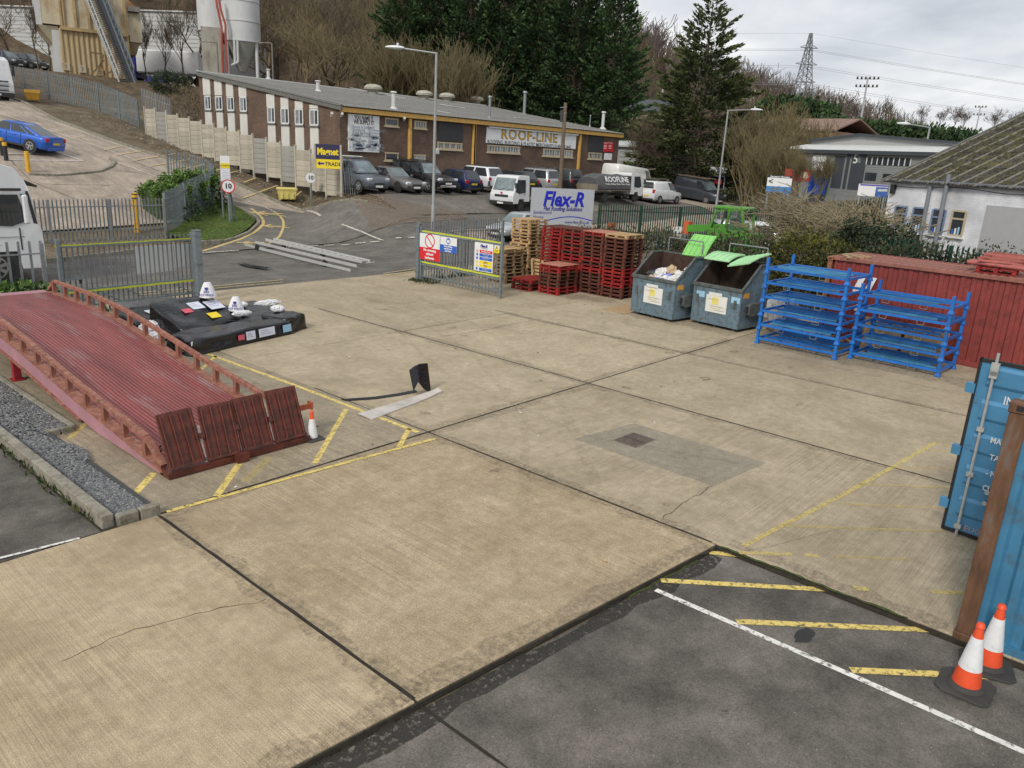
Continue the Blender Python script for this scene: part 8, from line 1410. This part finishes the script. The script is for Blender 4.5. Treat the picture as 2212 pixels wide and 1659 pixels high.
# hedge behind the bins and red container
mass('hedge', 'scrubby olive hedge behind the bins and red pallets', 'hedge', (29,16,0), [((28.6,17.0,1.1),(1.2,2.6,1.4),.7),((28.9,13.2,1.3),(1.2,2.6,1.5),.7),((29.0,20.3,1.1),(1.0,1.8,1.2),.7),((28.4,10.2,1.2),(1.0,1.6,1.4),.7)], 17000, .16, .06, HB, 5, 420, MATS['bark_olive'], stem_h=1.1)
mass('hedge', 'dark scrubby hedge between the red container and white building', 'hedge', (28.8,4,0), [((28.9,7.2,1.9),(.8,1.8,1.15),.7),((28.7,4.2,1.95),(.8,2.0,1.15),.7),((28.3,1.0,1.95),(.8,2.0,1.1),.7),((27.9,-2,1.9),(.8,2.0,1.1),.7)], 15000, .13, .05, HB[2:]+HD+HB[1:2], 6, 420, BARK, stem_h=1.0)
mass('evergreen_shrub', 'golden olive shrub left of the dark ivy by the racks', 'shrub', (29.5,10.6,0), [((29.0,11.0,1.6),(1.3,1.15,1.4),.85),((29.4,10.0,1.4),(1.1,.9,1.4),.85)], 9000, .14, .06, HY, 7, 60)
mass('evergreen_shrub', 'dark glossy evergreen shrub beside the white building', 'shrub', (31,9.3,0), [((30.8,9.4,1.8),(1.5,1.2,1.7),.85),((31.2,8.3,1.7),(1.3,.9,1.5),.85)], 10000, .14, .09, HD, 9, 60)
S, Rr = bare_tree(4.6, 1.15, 44, levels=3, kids=(7,6,6,3), r0=.10, up=.10, n_main=5); sc = 4.6/max(1e-6,S[:,:,2].max()); S = S*np.array([sc*1.15,sc*1.15,sc]); v, f = tubes(S,np.maximum(Rr*1.0,.013),4); p = D(1745,560,34); t = thing('bare_shrub', 'sprawling leafless shrub with pale tangled branches before the white building', 'shrub', (p.x,p.y,.3), .4); link('branches', fast_mesh('branches', v, f, mat('lichen_bark', (.25,.21,.13), .95, var=.3, scale=3)), t)
S, Rr = bare_tree(4.6, 1.2, 57, levels=3, kids=(7,6,6,3), r0=.09, up=.10, n_main=5); sc = 4.2/max(1e-6,S[:,:,2].max()); v, f = tubes(S*np.array([sc*1.2,sc*1.2,sc]),np.maximum(Rr,.013),4); p = D(1835,565,32); t = thing('bare_shrub', 'second leafless shrub touching the corner of the white building', 'shrub', (p.x,p.y,.3), .9); link('branches', fast_mesh('branches', v, f, MATS['lichen_bark']), t)
# brush by the concrete fence and dark hedges on the right skyline
p = D(408,250,62); mass('brush', 'tangled brown brush at the corner of the brick building', 'shrub', (p.x,p.y,p.z-2), [((p.x,p.y,p.z+.3),(1.3,1.3,1.9),.9)], 2500, .3, .03, [BARK,BARKO], 15, 160, BARK, stem_h=2.6); q = D(368,180,66); mass('brush', 'dark spiky evergreen shrub above the concrete fence', 'shrub', (q.x,q.y,q.z-2), [((q.x,q.y,q.z),(1.5,1.5,.8),.9)], 2500, .35, .05, HD, 16)
for k in range(7):
    x = 1690+k*0; 
gh = 'dark conifer hedges on the right'
p = D(1725,262,130); mass('conifer_hedge', 'dark green conifer clump below the pylon', 'hedge', (p.x,p.y,p.z-3), [((D(x,258,130).x,D(x,258,130).y,p.z+.2+h),(3.0,3.0,2.6),.9) for x, h in ((1672,.4),(1705,.6),(1740,.3),(1775,-.2))], 7000, .8, .4, NEED, 17, group=gh)
p = D(1930,295,110); mass('conifer_hedge', 'long level dark green conifer hedge behind the grey unit', 'hedge', (p.x,p.y,p.z-3), [((D(x,y,110).x,D(x,y,110).y,D(x,y,110).z),(3.2,3.2,1.9),.7) for x, y in ((1775,287),(1820,290),(1865,293),(1910,297),(1955,301),(2000,305),(2045,312),(2085,318))], 14000, .6, .32, NEED, 18, group=gh)
# short grass on the verge and weeds along the fences
rg = np.random.default_rng(4); P = []
vm = verge.data; polys = [[vm.vertices[i].co for i in pl.vertices] for pl in vm.polygons]
for _ in range(9000): a = polys[rg.integers(len(polys))]; s, q = rg.uniform(), rg.uniform(); c = (a[0].lerp(a[1],s)).lerp(a[3].lerp(a[2],s),q); P.append(c)
P = np.array([tuple(c) for c in P]); Dd = unit(np.stack([rg.normal(size=len(P))*.4,rg.normal(size=len(P))*.4,np.ones(len(P))],1)); V, F = leaf_quads(P, Dd, rg.uniform(.03,.09,len(P)), .03, rg); tag(link('grass', fast_mesh('grass', V, F, [mat('grass_blade', (.10,.17,.03), .8, var=.4, scale=1), mat('grass_dry', (.17,.16,.06), .8, var=.3)], rg.integers(0,5,len(P))//4)), 'short mown grass on the corner verge', 'grass', kind='stuff')
P = np.concatenate([np.stack([rg.uniform(20.9,26,500),23.55+rg.normal(size=500)*.12,np.zeros(500)],1),np.stack([21.2+rg.normal(size=260)*.25,rg.uniform(22.6,23.9,260),np.zeros(260)],1),np.stack([rg.uniform(7.5,12.3,300),24.15+rg.normal(size=300)*.12,np.zeros(300)],1),np.stack([3.50+rg.normal(size=260)*.04,rg.uniform(10.5,18,260),np.full(260,-.01)],1)]); Dd = unit(np.stack([rg.normal(size=len(P))*.6,rg.normal(size=len(P))*.6,np.full(len(P),.9)],1)); V, F = leaf_quads(P, Dd, rg.uniform(.05,.18,len(P)), .05, rg); V[-1040:] = V[-1040:]; tag(link('weeds', fast_mesh('weeds', V, F, [MATS['hedge_olive'],MATS['hedge_dark']], rg.integers(0,2,len(P)))), 'thin weeds along the gate line and kerb', 'weeds', kind='stuff')
finish_texts()
